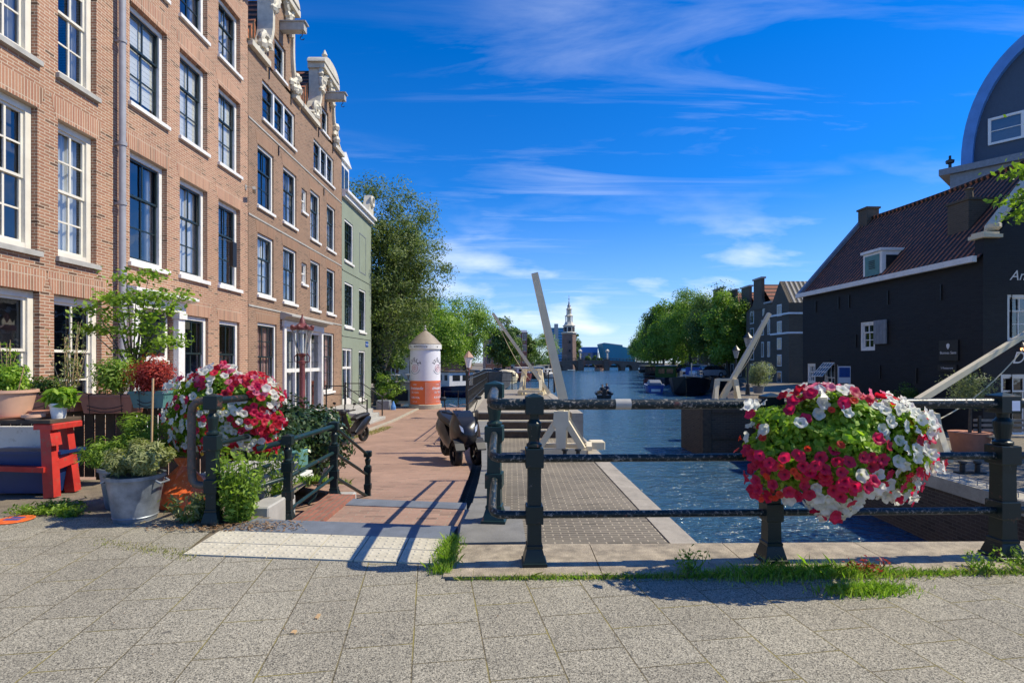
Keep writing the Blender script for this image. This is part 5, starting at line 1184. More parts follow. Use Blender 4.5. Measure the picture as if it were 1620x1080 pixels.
# grey stairs of the green house
def stoop():
    t = thing('stoop', 'grey stone stairs with black iron railing before the grey-green house', 'stairs', (-6.6, 23.4, -1.3)); n = 4
    for i in range(n):
        x1 = -5.72-.28*i; m = MB(); m.bbox(-7.6 if i == n-1 else x1-.30, x1, 21.9, 24.6, -1.35, -1.13+.18*i, .012); m.build('step', M['sill'], t)
    for y in (21.95, 24.5):
        m = MB()
        for x, z in ((-5.85, -1.1), (-6.75, -.6), (-7.5, -.6)): m.cyl((x, y, z), (x, y, z+1.0 if x < -6 else z+.9), .03, n=8)
        m.tube([(-5.85, y, -.25), (-6.75, y, .35), (-7.6, y, .35)], .022, 7); m.tube([(-5.85, y, -.6), (-6.75, y, 0), (-7.6, y, 0)], .015, 7); m.build('railing', M['iron'], t)
stoop()
def adcol():
    c = (-4.95, 31, 0); x, y = c[:2]; t = thing('advertising_column', 'round advertising column with a brown cone roof and a white and orange poster', 'advertising column', (x, y, -1.3))
    m = MB(); m.lathe([(.93, -1.3), (.93, -1.08), (.89, -1.05)], c, 40); m.build('base', M['pale_stone'], t, True)
    m = MB(); m.lathe([(.86, -1.05), (.86, .27)], c, 48); pn = m.build('poster', M['orange_print'], t, True, label='orange lower half of the poster')
    m = MB(); m.lathe([(.862, .272), (.862, 1.93)], c, 48); pw = m.build('poster', M['white_flat'], t, True, label='white upper half of the poster with a round letter logo')
    m = MB(); m.lathe([(.84, 1.93), (.84, 2.03), (.93, 2.05), (.93, 2.3), (.84, 2.32)], c, 48); m.build('frieze', M['white'], t, True)
    m = MB(); m.lathe([(.92, 2.325), (.90, 2.36), (.5, 2.78), (.12, 3.08), (.05, 3.12)], c, 40); m.build('cone_roof', M['cone'], t, True)
    m = MB(); m.lathe([(.03, 3.1), (.09, 3.15), (.09, 3.2), (.03, 3.24), (.03, 3.3), (.06, 3.34), (.005, 3.42)], c, 12); m.build('finial', M['sill'], t, True)
    def bend(rr, a0):
        def f(u, z, w): A = a0+u/rr; return Vector((x+(rr+.004+w)*math.sin(A), y-(rr+.004+w)*math.cos(A), z))
        return f
    def ring_letters(a0, par):
        for ch, A, s in (('Š', 155, .2), ('T', 128, .26), ('Ë', 95, .28), ('L', 60, .28), ('Z', 25, .28)):
            ra = R(A); rot = ra-math.pi/2
            def bf(u, z, w, ra=ra, rot=rot):
                uu = .30*math.cos(ra)+u*math.cos(rot)-z*math.sin(rot); zz = 1.12+.30*math.sin(ra)+u*math.sin(rot)+z*math.cos(rot)
                return bend(.862, a0)(uu, zz, w)
            add_text(ch, s, M['ink'], par, None, 0, 0, bend=bf, offset=.004)
        for r_, mt, w in ((.2, 'pinkish', .012), (.10, 'pinkish', .01), (.33, 'ink', .007)):
            m = MB(); ps = []
            for k in range(40):
                A = (2*math.pi*k/39) if w != .007 else R(200+150*k/39); ps.append(bend(.866, a0)(r_*math.cos(A), .98+r_*math.sin(A)+(.0), 0))
            m.tube(ps, w, 5); m.build('logo_ring', M[mt], par)
        add_text('S', .2, M['pinkish'], par, None, 0, .98, bend=bend(.862, a0))
    for a0 in (R(-33), R(62)):
        ring_letters(a0, pw)
        b = bend(.86, a0-R(0)); W = M['white_flat']
        add_text('HARD', .10, W, pn, None, .0, .06, bend=b); add_text('limonade', .25, W, pn, None, .05, -.14, bend=b, shear=.3, offset=.004); add_text('SELTZER', .14, W, pn, None, .0, -.38, bend=b)
        add_text('4.5% VOL', .15, W, pn, None, .02, -.66, bend=b, offset=.003); add_text('drink cold', .08, W, pn, None, .0, -.88, bend=b)
    add_text('CENTERCOM', .12, M['ink'], t, None, 0, 2.175, bend=bend(.932, R(-8)))
    m = MB()
    for A in (-48, -30, 15, 55): 
        q = bend(.93, 0)(.93*R(A), 2.175, 0); m.ball(q, .035, 6)
    m.build('lamp', M['iron'], t)
    m = MB()
    for k in range(22): A = R(10+k*4.2); m.box(x+.866*math.sin(A)-.006, x+.866*math.sin(A)+.006, y-.866*math.cos(A)-.006, y-.866*math.cos(A)+.002, -1.0, .2)
    m.build('poster_stripe', M['white_ink'], pn)
adcol()
# ------------------------------------------------------------ lock gear, jetty, right quay
def gantry(label, x, y, z, rz, tip, length_w=.2, rope=True, rope_sag=.6, foot=None, wh=True, s=1.0):
    """cream timber trestle with a hinged boom; tip = world point of the boom's end"""
    t = thing('lock_crane', label, 'lock crane', (x, y, z), 0, 'cream lock cranes with raised booms')
    T = Matrix.Translation((x, y, z)) @ Matrix.Rotation(rz, 4, 'Z') @ Matrix.Scale(s, 4)
    for sy in (-.42, .42):
        m = MB(T); m.beam((-.60, sy, .08), (.60, sy, .08), .2, .15); m.build('base_beam', M['cream'], t)
        m = MB(T); m.loft([[(x, y, z) for x, y in ((-hw, sy*k-.09), (hw, sy*k-.09), (hw, sy*k+.09), (-hw, sy*k+.09))] for z, hw, k in ((.16, .11, 1), (.66, .13, .88), (.7, .19, .87), (1.04, .17, .78))]); m.build('upright', M['cream'], t)
        m = MB(T); m.beam((-.52, sy, .155), (-.13, sy*.86, .78), .13, .14); m.beam((.52, sy, .155), (.13, sy*.86, .78), .13, .14); m.build('brace', M['cream'], t)
    for a_, z_, w_ in ((-.7, .17, .42), (.66, .17, .42), (0, 1.02, .36)): m = MB(T); m.beam((a_, -w_, z_), (a_, w_, z_), .13, .1); m.build('cross_beam', M['cream'], t)
    if wh:
        m = MB(T); m.cyl((-.05, -.02, .78), (-.05, .06, .78), .17, n=18); m.cyl((-.05, -.3, .78), (-.05, .3, .78), .03, n=8); m.build('winch_wheel', M['hull_grey'], t)
    foot = Vector(foot) if foot else Vector((x, y, z+.95*s)); tip = Vector(tip)
    m = MB(); m.beam(foot, tip, length_w*1.1, length_w*1.1, length_w*.8, length_w*.8); bo = m.build('boom', M['cream'], t)
    m = MB(); d = (tip-foot); m.beam(foot+d*.993, tip+d*.004, length_w*.8, length_w*.8); m.build('boom_cap', M['sill'], bo)
    if rope:
        a = tip-d*.04; b = Vector(rope) if hasattr(rope, '__len__') else foot+Vector((.1, 0, .1)); n = 16
        m = MB(); m.tube([a.lerp(b, i/n)-Vector((0, 0, rope_sag*4*(i/n)*(1-i/n))) for i in range(n+1)], .013, 6); m.build('rope', M['cream'], t)
    return t
gantry('lock crane with a winch wheel standing nearest on the brick lower quay', 1.22, 13.3, -.9, R(-8), at(846, 433, 13.2), .2, rope=at(888, 622, 13.3), rope_sag=.0, foot=at(893, 640, 13.3))
gantry('second lock crane standing on the wooden jetty with its boom leaning left', .95, 25.5, -.2, R(80), at(780, 496, 25), .15, rope=at(838, 600, 25.4), rope_sag=.25, foot=at(869, 622, 25.2), wh=False, s=1.12)
gantry('lock crane on the far right pier with its boom leaning right and a slack rope', 8.4, 21.3, -.4, R(75), at(1217, 496, 21.5), .17, rope=at(1160, 600, 21.4), rope_sag=.35, foot=at(1141, 632, 21.2), wh=False)
gantry('lock crane at the right edge whose thick boom crosses the front of the black house', 9.35, 12.6, -.9, R(70), (13.4, 13.6, 2.35), .13, rope=(9.5, 12.4, -.1), rope_sag=.35, foot=at(1452, 634, 12.6), wh=False)
m = MB(); m.box(7.3, 9.4, 20.0, 22.5, WZ-1.4, -.3); m.mi = 1; m.box(7.0, 7.32, 19.95, 20.25, WZ-1.4, -.12); m.box(7.33, 9.3, 19.93, 19.99, -.55, -.35); m.box(7.33, 9.3, 19.93, 19.99, -1.5, -1.35); m.mi = 0; m.box(7.0, 7.3, 20.26, 22.5, WZ-1.4, -.3)
tag(m.build('lock_pier', [M['brick_quay'], M['wood_dark']]), 'dark timber lock pier rising from the water under the right part of the rail', 'lock pier')
def bollard(label, x, y, z):
    t = thing('bollard', label, 'bollard', (x, y, z), 0); m = MB(); m.box(x-.27, x+.27, y-.08, y+.08, z, z+.025); m.build('base', M['iron'], t)
    for sx in (-.15, .15): m = MB(); m.lathe([(.05, .02), (.045, .18), (.075, .2), (.07, .235), (.0, .24)], (x+sx, y, z), 14); m.build('bitt', M['iron'], t, True)
bollard('black double bollard in front of the nearest lock crane', 1.35, 12.35, -.9); bollard('black double bollard on the terrace right of the flower box', 9.1, 10.8, -.9)
m = MB(); m.bbox(1.98, 2.35, 13.7, 14.1, -.9, -.7, .02); m.lathe([(.05, 0), (.05, .1), (.02, .16)], (1.9, 13.8, -.9), 10); tag(m.build('lock_block', M['cream']), 'cream painted block on the lock edge behind the nearest crane', 'block')
def fence():
    t = thing('jetty_fence', 'ornate black iron fence running away along the jetty edge', 'fence', (-1.3, 16.3, -.17))
    y = 16.2; n = 0
    m = MB(); m.cyl((-1.33, 16.1, -.17), (-1.33, 16.1, 1.0), .04, n=10); m.ball((-1.33, 16.1, 1.03), .06, 8); m.build('end_post', M['iron'], t)
    def X(y): return -1.33-.004*(y-16)
    for z, r in ((.78, .022), (.05, .016), (.45, .012)): m = MB(); m.tube([(X(16.1), 16.1, z), (X(29.9), 29.9, z)], r, 8); m.build('rail', M['iron'], t)
    for i in range(28):
        y = 16.35+i*.49; m = MB(); m.tube([(X(y), y, -.17), (X(y), y, .86)], .016, 6); m.ball((X(y), y, .87), .03, 6); m.tube([(X(y), y+.05, .1), (X(y), y+.16, .25), (X(y), y+.05, .42)], .012, 5); m.build('baluster', M['iron'], t)
fence()
def rail_simple(label, pts, z0, h, n_rails=2, name='quay_railing', r=.022, posts=None):
    t = thing(name, label, 'railing', (pts[0][0], pts[0][1], z0))
    for p in (posts or pts): m = MB(); m.cyl((p[0], p[1], z0), (p[0], p[1], z0+h), .028, n=8); m.ball((p[0], p[1], z0+h), .04, 6); m.build('post', M['iron'], t)
    for k in range(n_rails): z = z0+h*(1-.46*k)-.03; m = MB(); m.tube([(x, y, z) for x, y in pts], r*.7, 7); m.build('rail', M['iron'], t)
rail_simple('thin black railing across the far end of the jetty', [(-1.3, 29.8), (.0, 29.8), (1.5, 29.8), (2.0, 29.8)], -.2, .95)
rail_simple('thin railing closing the street end between the advertising column and the jetty fence', [(-3.9, 31.4), (-3.1, 31.4), (-2.2, 31.4), (-1.5, 31.4)], -1.3, .95)
m = MB(); m.lathe([(.05, -.2), (.05, .5), (.07, .52), (.04, .6), (.04, .95), (.07, 1.0), (.02, 1.1)], (2.1, 27, 0), 10); tag(m.build('mooring_post', M['iron'], smooth=True), 'black iron post at the jetty corner behind the boom', 'post')
def far_lamp(label, x, y, z, h, mat='mauve'):
    t = thing('street_lamp', label, 'street lamp', (x, y, z)); m = MB(); m.lathe([(.12, 0), (.10, .5), (.05, .6), (.045, h-.75), (.07, h-.72)], (x, y, z), 10); m.build('pole', M[mat], t, True)
    m = MB(); m.lathe([(.09, h-.7), (.21, h-.22)], (x, y, z), 6); m.build('lantern', M['white_flat' if mat == 'mauve' else 'sill'], t); m = MB(); m.lathe([(.26, h-.215), (.1, h-.02), (.03, h+.08)], (x, y, z), 8); m.build('cap', M['copper' if mat == 'mauve' else 'iron'], t)
far_lamp('red-brown street lamp with a pale lantern beside the street end', -2.05, 25.6, -1.3, 3.05); far_lamp('black street lamp behind the lock crane on the far right pier', 12.4, 28.6, -.4, 3.2, 'iron'); far_lamp('dark street lamp partly hidden near the round olive bush', 13.6, 33, -.45, 2.7, 'iron')
# plants on the right
def tub_plant(name, label, x, y, z, r, h, mat, br, lm, lz, seed, n=3000, leaf=.07, pm='terracotta'):
    t = thing(name, label, 'potted plant', (x, y, z)); m = MB(); m.lathe([(r*.8, 0), (r, h*.9), (r*1.05, h), (r*.9, h), (.0, h*.96)], (x, y, z), 20); m.build('pot', M[pm], t, True)
    m = MB(); m.tube([(x, y, z+h*.9), (x+.03, y, lz-br[2]*.3)], [.04, .03], 7); m.build('trunk', M['bark'], t)
    bush('x', '', '', (x, y, lz), br, M[lm], n, leaf, seed, .4, .3, .5, parent=t, part='crown')
tub_plant('potted_olive', 'round silvery bush in a pot on the right quay before the dark houses', 13.6, 30, -.4, .3, .4, 'terracotta', (.85, .75, .66), 'leaf_olive', .60, 91, 6500, .09, 'lead')
tub_plant('potted_olive', 'silvery olive in a wide terracotta tub before the black house corner', 11.2, 13.3, -.9, .42, .50, 'terracotta', (.55, .5, .42), 'leaf_olive', .62, 92, 3000, .06)
bush('shrub', 'dark green shrub against the foot of the black wall', 'shrub', (13.1, 18.5, -.1), (.8, 1.2, .9), M['leaf_dark'], 3000, .1, 93)
m = MB()
for i in range(5): m.box(12.0+i*.9, 12.06+i*.9, 14.2, 14.9, -.9, -.42); m.box(12.05+i*.9-.1, 12.05+i*.9+.5, 14.2, 14.9, -.42, -.38)
def bench(label, x, y, z, w=1.5, back=True):
    t = thing('terrace_bench', label, 'bench', (x, y, z))
    m = MB()
    for k in range(3): m.box(x-w/2, x+w/2, y-.2+k*.14, y-.09+k*.14, z+.42, z+.45)
    m.build('seat', M['wood'], t)
    m = MB()
    for k in range(3): m.box(x-w/2, x+w/2, y+.24, y+.265, z+.52+k*.12, z+.58+k*.12)
    m.build('backrest', M['wood'], t)
    for sx in (-1, 1): m = MB(); m.box(x+sx*w*.42-.03, x+sx*w*.42+.03, y-.2, y-.15, z, z+.42); m.box(x+sx*w*.42-.03, x+sx*w*.42+.03, y+.2, y+.24, z, z+.9); m.build('leg', M['iron'], t)
bench('slatted terrace bench in the shade behind the right railing post', 12.0, 13.0, -.9); bench('slatted terrace bench cut by the right edge of the picture', 14.0, 12.2, -.9)
def low_chain():
    m = MB(); n = 10
    m.tube([(8.1+.0*i, 9.2+i*.9, -.55-.1*math.sin(i*1.57)**2) for i in range(8)], .01, 5)
    return m
t = thing('edge_railing', 'low row of short iron pins along the right lock wall', 'railing', (8.15, 9, -.88))
m = MB(); m.tube([(8.06, 7.2, -.78), (8.5, 13.6, -.78)], .012, 6); m.build('rail', M['sill'], t)
m = MB()
for i in range(30): y = 7.3+i*.21; m.cyl((8.06+.44*(y-7.2)/6.4, y, -.88), (8.06+.44*(y-7.2)/6.4, y, -.78), .008, n=5)
m.build('pins', M['sill'], t)
# ------------------------------------------------------------ black house on the right
def black_house():
    u = Vector((.052, -1, 0)).normalized(); O = Vector((13.39, 25.03, 0)); L = 9.05
    fr = frame(O, u); t = thing('black_house', 'crooked old black house with rust-brown pantile roof on the right side of the lock', 'house', (15.5, 20, -.9))
    ze = 4.42; zr = 7.85
    sw = (3.83, 4.62, 1.75, 2.85); w1 = (.35, .95, .35, 1.25); w2 = (1.55, 2.3, .0, 1.30)
    w = MB(fr); wall(w, 0, L, -1.0, ze, [sw, w1, w2], .2); w.build('wall', M['brick_black'], t)
    window(t, fr, *sw, 'white', 2, 1, 2, .34, None, None, None, .1, .02, label='small white window with one open grey shutter')
    s = MB(fr); s.box(4.66, 5.3, -.09, -.05, 1.98, 2.86, Matrix.Identity(4)); s.mi = 0
    for k in range(4): s.box(4.68+k*.155, 4.82+k*.155, -.10, -.091, 2.0, 2.84)
    s.build('shutter', M['lead'], t)
    window(t, fr, *w1, 'white', 3, 1, 2, .4, None, None, None, .09, .02, label='small white ground floor window')
    window(t, fr, *w2, 'white', 2, 1, 1, .5, None, None, None, .07, .03, label='white window frame with its upper sash tilted open')
    s = MB(fr)
    for k in range(5): x = 1.58+k*.17; s.beam((x, -.03, 1.28), (x-.06, -.5, .72), .035)
    for k in range(4): f = k/3; s.beam((1.56-.06*f, -.03-.47*f, 1.28-.56*f), (2.30-.06*f, -.03-.47*f, 1.28-.56*f), .035)
    ts = s.build('tilted_sash', M['white'], t); p = MB(fr); p.quad((1.58, -.035, 1.26), (2.28, -.035, 1.26), (2.22, -.49, .74), (1.52, -.49, .74)); p.build('pane', M['glass_dark'], ts)
    # near gable wall facing us
    n = u; gf = frame(O+u*L, (Matrix.Rotation(R(90), 4, 'Z') @ u.to_4d()).to_3d() if False else Vector((1, .052, 0)))
    W = 5.9; gw = (.75, 1.95, 1.95, 3.3); gd = (.55, 1.75, -.9, .95)
    w = MB(gf); wall(w, 0, W, -1, ze+.05, [gw, gd], .2); w.loft([[(0, y, ze+.05), (.02, y, 4.95), (.35, y, 4.95), (.45, y, 5.05), (W/2, y, zr+.5), (W-.45, y, 5.05), (W, y, ze+.05)] for y in (0, .28)]); w.build('gable_wall', M['brick_black'], t)
    window(t, gf, *gw, 'white', 3, 1, 2, .34, None, None, None, .08, .02, label='tall cream window on the black front')
    window(t, gf, *gd, 'white', 3, 1, 1, .25, None, None, None, .08, .02, label='white framed door with glazed top light')
    s = MB(gf); s.loft([[(a, b, 4.96), (c, b, 4.96), (c, d, 4.96), (a, d, 4.96)] for a, b, c, d in ((-.1, -.12, .5, .4),)]+[[(-.1, -.12, 5.06), (.5, -.12, 5.06), (.5, .4, 5.06), (-.1, .4, 5.06)]]); s.box(-.05, .45, -.06, .34, 5.062, 5.14)
    s.build('kneeler', M['cream'], t)
    s = MB(gf); n_ = 8
    cu = [(.35+(W/2-.35)*f, 5.22+(zr+.5-5.15)*f+.0) for f in [i/n_ for i in range(n_+1)]]
    s.loft([[(x, -.05, z), (x, .33, z), (x, .33, z+.16), (x, -.05, z+.16)] for x, z in cu]); s.ball((.42, .1, 5.33), .2, 8, sz=.8); s.build('gable_coping', M['cream'], t)
    for tx, sz, x, z in (('Anno 1695', .42, 1.75, 3.85), ('De Sluyswacht', .50, 2.35, 1.42)): add_text(tx, sz, M['white_ink'], t, gf, x, z, -.01, shear=.35)
    l = MB(gf); l.lathe([(.02, .16), (.16, .02), (.15, 0), (0, .0)], (.85, -.35, 1.72), 12); l.tube([(.85, 0, 1.9), (.85, -.35, 1.95), (.85, -.35, 1.86)], .015, 6); lo = l.build('wall_lamp', M['iron'], t)
    b = MB(gf); b.ball((.85, -.35, 1.68), .045, 8); em = bpy.data.materials.new('bulb'); em.use_nodes = True; nt = NT(em.node_tree); e = nt.n('ShaderNodeEmission'); e.inputs[0].default_value = (1, .35, .12, 1); e.inputs[1].default_value = 5; oo = nt.n('ShaderNodeOutputMaterial'); nt.l(e.outputs[0], oo.inputs[0]); b.build('bulb', em, lo)
    # other walls
    s = MB(fr); s.quad((0, 0, -1), (0, W, -1), (0, W, ze), (0, 0, ze)); s.add([(0, 0, ze), (0, W, ze), (0, W/2, zr)], [(0, 1, 2)]); s.quad((0, W, -1), (L, W, -1), (L, W, ze), (0, W, ze)); s.quad((0, .9, -1), (L, .9, -1), (L, .9, ze), (0, .9, ze)); s.build('side_wall', M['brick_black'], t)
    # roof: slope mesh in its own frame so the tile pattern runs up it
    for side in (0, 1):
        r = MB(fr); y0, y1 = (-.12, W/2) if side == 0 else (W+.12, W/2); sag = lambda f: .10*math.sin(f*math.pi)
        nn = 14
        for i in range(nn):
            a, b_ = L*i/nn, L*(i+1)/nn; za, zb = zr-sag(i/nn), zr-sag((i+1)/nn)
            r.add([(a, y0, ze-.04), (b_, y0, ze-.04), (b_, y1, zb), (a, y1, za)], [(0, 1, 2, 3)])
        r.build('roof', M['tile_dark'], t)
    r = MB(fr); nn = 30
    for i in range(nn): a = L*i/nn; r.tube([(a+.01, W/2, zr+.02-.10*math.sin(i/nn*math.pi)), (a+L/nn-.01, W/2, zr+.02-.10*math.sin((i+1)/nn*math.pi))], .09, 8)
    r.build('ridge_tile', M['tile_dark'], t)
    g = MB(fr); g.box(-.15, L-.08, -.26, -.12, ze-.15, ze+.03); g.build('gutter', M['white'], t)
    v = MB(fr); v.beam((-.06, -.15, ze+.0), (-.06, W/2, zr+.1), .22, .14); v.build('verge_board', M['lead'], t)
    c = MB(fr); c.box(-.05, .55, W/2-.28, W/2+.28, zr-.5, zr+.42); c.box(-.1, .6, W/2-.33, W/2+.33, zr+.42, zr+.5); c.build('chimney', M['brick_dark'], t)
    c = MB(fr); c.box(6.75, 7.55, .95, 1.75, 5.2, 6.55); c.box(6.7, 7.6, .9, 1.8, 6.55, 6.62); c.lathe([(.13, 0), (.1, .35), (.15, .4), (0, .45)], (7.15, 1.35, 6.62), 10); ch = c.build('chimney', M['brick_dark'], t, label='tall mossy chimney standing on the roof slope')
    d = MB(fr); d.box(3.85, 4.85, .1, 1.3, 4.45, 5.45); d.box(3.8, 4.9, .02, 1.6, 5.46, 5.56); do = d.build('dormer', M['white'], t); p = MB(fr); p.box(3.97, 4.73, .08, .096, 4.58, 5.36); p.build('shutter', M['teal_plastic'], do)
    p = MB(fr)
    for k in range(5): p.box(4.2, 4.5, .06, .078, 4.85+k*.07, 4.88+k*.07)
    p.box(4.855, 4.86, .25, 1.1, 4.6, 5.3); p.build('louvre', M['iron'], do)
    for x, z in ((1.0, 3.5), (2.55, 3.5), (3.2, 3.5), (5.3, 3.4), (7.6, 3.3), (2.0, .9), (4.9, .7), (6.6, .6), (3.6, 1.9)): a = MB(fr); a.box(x-.02, x+.02, -.04, -.004, z, z+.5); a.build('wall_anchor', M['iron'], t)
    s = MB(fr); s.box(7.55, 8.25, -.05, -.004, 1.35, 2.0); sg = s.build('sign', M['black_plastic'], t, label='black square sign with a white emblem'); 
    k = MB(fr); k.prism([(7.84, 1.86), (7.9, 1.9), (7.96, 1.86), (7.95, 1.78), (7.9, 1.71), (7.85, 1.78)], 'y', -.062, -.052); k.build('emblem', M['white_ink'], sg)
    add_text('Bonnes Sens', .12, M['white_ink'], sg, fr, 7.9, 1.60, -.055)
    s = MB(fr); s.box(7.5, 8.2, -.05, -.004, 1.02, 1.22); sg = s.build('sign', M['black_plastic'], t, label='narrow black sign below the square sign'); add_text("'t Restaurant", .09, M['white_ink'], sg, fr, 7.85, 1.12, -.055, shear=.2)
black_house()
def banner():
    t = thing('beach_flag', 'small blue and white upright banner between the tilted window and the wall', 'banner', (12.9, 21.2, -.9)); m = MB(); m.tube([(12.7, 21.2, -.9), (12.7, 21.2, 1.2)], .015, 6); m.build('pole', M['sill'], t)
    m = MB(); m.box(12.72, 13.2, 21.19, 21.2, .0, 1.15); f = m.build('sign_panel', M['white_flat'], t); m = MB(); m.box(12.75, 13.17, 21.18, 21.187, .72, 1.1); m.build('print', M['blue'], f); m = MB(); m.box(12.78, 13.1, 21.18, 21.187, .1, .5); m.build('print', M['copper'], f)
banner()
def dome():
    t = thing('domed_building', 'big building with an arched blue roof end rising behind the black house', 'building', (34, 39, -.9))
    u = Vector((.66, -.75, 0)).normalized(); O = Vector((32.1, 40, 0)); fr = frame(O, u)
    w = MB(fr); w.box(.5, 12.6, .5, 13, -.9, 14.0); w.build('wall', M['brick_tower'], t)
    c = MB(fr); c.box(-.5, 13.6, -.35, 13.4, 15.05, 15.5); c.build('cornice', M['lead'], t); c = MB(fr); c.box(.1, 13.0, 0, 13.2, 14.01, 15.045); c.build('frieze', M['lead'], t)
    N_ = 32; cx = 6.6; arc = lambda r, H: [(cx-r*math.cos(math.pi*i/N_), 15.52+H*math.sin(math.pi*i/N_)**.92) for i in range(N_+1)]
    A, B = arc(5.9, 8.9), arc(5.25, 8.15); r = MB(fr)
    for i in range(N_):
        a, b_, c_, d = A[i], A[i+1], B[i+1], B[i]
        r.quad((a[0], .1, a[1]), (b_[0], .1, b_[1]), (c_[0], .1, c_[1]), (d[0], .1, d[1])); r.quad((a[0], .1, a[1]), (b_[0], .1, b_[1]), (b_[0], 12, b_[1]), (a[0], 12, a[1])); r.quad((d[0], .1, d[1]), (c_[0], .1, c_[1]), (c_[0], .7, c_[1]), (d[0], .7, d[1]))
    r.build('roof', M['dome_blue'], t, True)
    f = MB(fr); f.add([(x, .6, z) for x, z in B], [tuple(range(N_+1))]); f.build('gable_face', M['dome_face'], t)
    for x in (2.15, 4.2, 6.25, 8.3): window(t, fr, x, x+1.9, 16.7, 18.6, 'white', 1, 1, 1, .5, None, None, None, .13, .44)
    m = MB(fr); m.lathe([(.1, 0), (.1, .35), (.25, .4), (.28, .6), (.08, .7), (.08, .95)], (.1, 0, 15.5), 8); m.build('finial', M['iron'], t)
    m = MB(fr); m.lathe([(.5, 0), (.5, .4), (.3, .6), (.35, 1.2), (.1, 1.6)], (cx, 0, 24.3), 8); m.build('roof_ornament', M['iron'], t)
dome()
# ------------------------------------------------------------ farther houses
def far_house(label, O, udir, w, zb, ze, zr, wm, rm, depth=10, rows=3, cols=2, gable=True, trim='white', bands=(), win=(.9, 1.5), side_win=0, name='canal_house', ridge='d', step=False):
    """gable towards the canal; u along the facade"""
    fr = frame(O, udir); t = thing(name, label, 'house', (O[0], O[1], zb)); m = MB(fr); m.box(0, w, 0, depth, zb, ze); m.build('wall', wm, t)
    if ridge == 'd':
        if gable == 'tri':
            g = MB(fr); g.loft([[(0, y, ze+.004), (w, y, ze+.004), (w/2, y, zr)] for y in (0, .22)]); g.build('gable_wall', wm, t)
        elif gable:
            g = MB(fr); h = w*.16; g.loft([[(w*.06, y, ze+.004), (w*.94, y, ze+.004), (w*.72, y, ze+.5), (w/2+h, y, ze+1.1), (w/2+h, y, zr+.5), (w/2-h, y, zr+.5), (w/2-h, y, ze+1.1), (w*.28, y, ze+.5)] for y in (-.1, .2)]); gw = g.build('gable_wall', wm, t)
            c = MB(fr); c.box(w/2-h-.12, w/2+h+.12, -.2, .32, zr+.505, zr+.68); c.build('gable_coping', M['sill'], gw)
        r = MB(fr)
        r.add([(-.02, .25, ze), (-.02, depth, ze), (w/2, depth, zr), (w/2, .25, zr)], [(0, 1, 2, 3)]); r.add([(w+.02, .25, ze), (w+.02, depth, ze), (w/2, depth, zr), (w/2, .25, zr)], [(0, 1, 2, 3)]); r.add([(0, depth, ze), (w, depth, ze), (w/2, depth, zr)], [(0, 1, 2)])
        r.build('roof', rm, t)
    else:
        r = MB(fr); r.prism([(-.25, ze+.003), (depth/2, zr), (depth+.25, ze+.003)], 'x', -.05, w+.05); r.build('roof', rm, t)
    H = (ze-zb)/rows
    for i in range(rows):
        for j in range(cols):
            a = w*(j+.5)/cols-win[0]/2; z = zb+H*i+H*.3; f = MB(fr); f.box(a, a+win[0], -.05, -.004, z, z+win[1]); wo = f.build('window', M[trim], t)
            p = MB(fr); p.box(a+.08, a+win[0]/2-.03, -.062, -.052, z+.08, z+win[1]-.08); p.box(a+win[0]/2+.03, a+win[0]-.08, -.062, -.052, z+.08, z+win[1]-.08); p.build('pane', M['glass_dark'], wo)
    if bands:
        b = MB(fr)
        for z in bands: b.box(-.06, w+.06, -.07, depth, z, z+.16)
        b.build('band', M['white'], t)
    return t, fr
# the grey-brown corner house next to the black one
far_house('grey-brown corner house with white bands and a striped grey tile roof', (24.1, 50.6, -.5), (0, -1, 0), 3.3, -.5, 7.0, 9.1, M['brick_dark'], M['tile_grey'], 9, 5, 1, gable='tri', bands=(4.3, 6.0), win=(.8, 1.05))
far_house('narrow dark house with a small pointed gable left of the grey-brown corner house', (24.9, 54.6, -.5), (0, -1, 0), 3.9, -.5, 6.0, 7.0, M['brick_dark'], M['tile_red'], 9, 3, 3, win=(.5, 1.5))
far_house('dark house with the tallest red roof and a chimneyed gable', (26.3, 61, -.5), (0, -1, 0), 6, -.5, 7.4, 10.1, M['brick_dark'], M['tile_red'], 12, 4, 2)
far_house('dark gabled house with a red roof, second behind the corner house', (28, 68.5, -.5), (0, -1, 0), 7, -.5, 7.4, 10.2, M['brick_dark'], M['tile_red'], 12, 4, 2)
far_house('dark gabled house with red roof and a pale gable board', (29.8, 77.5, -.5), (0, -1, 0), 8, -.5, 7.8, 10.9, M['brick_dark'], M['tile_red'], 14, 4, 3)
far_house('farthest dark gabled house with red roof above the right trees', (32, 90, -.5), (0, -1, 0), 11, -.5, 8.4, 12.6, M['brick_dark'], M['tile_red'], 16, 4, 3)
for i, (y, w, x) in enumerate(((104, 12, 38), (118, 12, 42), (150, 30, 50))):
    far_house(['brown house hidden behind the right trees, nearest of three', 'brown house hidden behind the right trees, middle of three', 'brown house hidden behind the right trees, farthest of three'][i], (x, y, -.5), (0, -1, 0), w, -.5, 8.2, 11, M['brick_dark'], M['tile_red'], 10, 4, 4)
m = MB(); bush('ivy', 'dark green climbing plant on the side of the grey-brown corner house', 'ivy', (26.6, 47.0, 1.9), (1.4, .35, 2.6), M['leaf_dark'], 4200, .2, 55)
for i, (x, y, w) in enumerate(((58, 185, 32), (70, 225, 36))): far_house(['long brown row of houses behind the far right trees, nearer one', 'long brown row of houses at the far right end of the canal'][i], (x, y, -.5), (0, -1, 0), w, -.5, 8, 11, M['brick_dark'], M['tile_red'], 12, 4, 8)
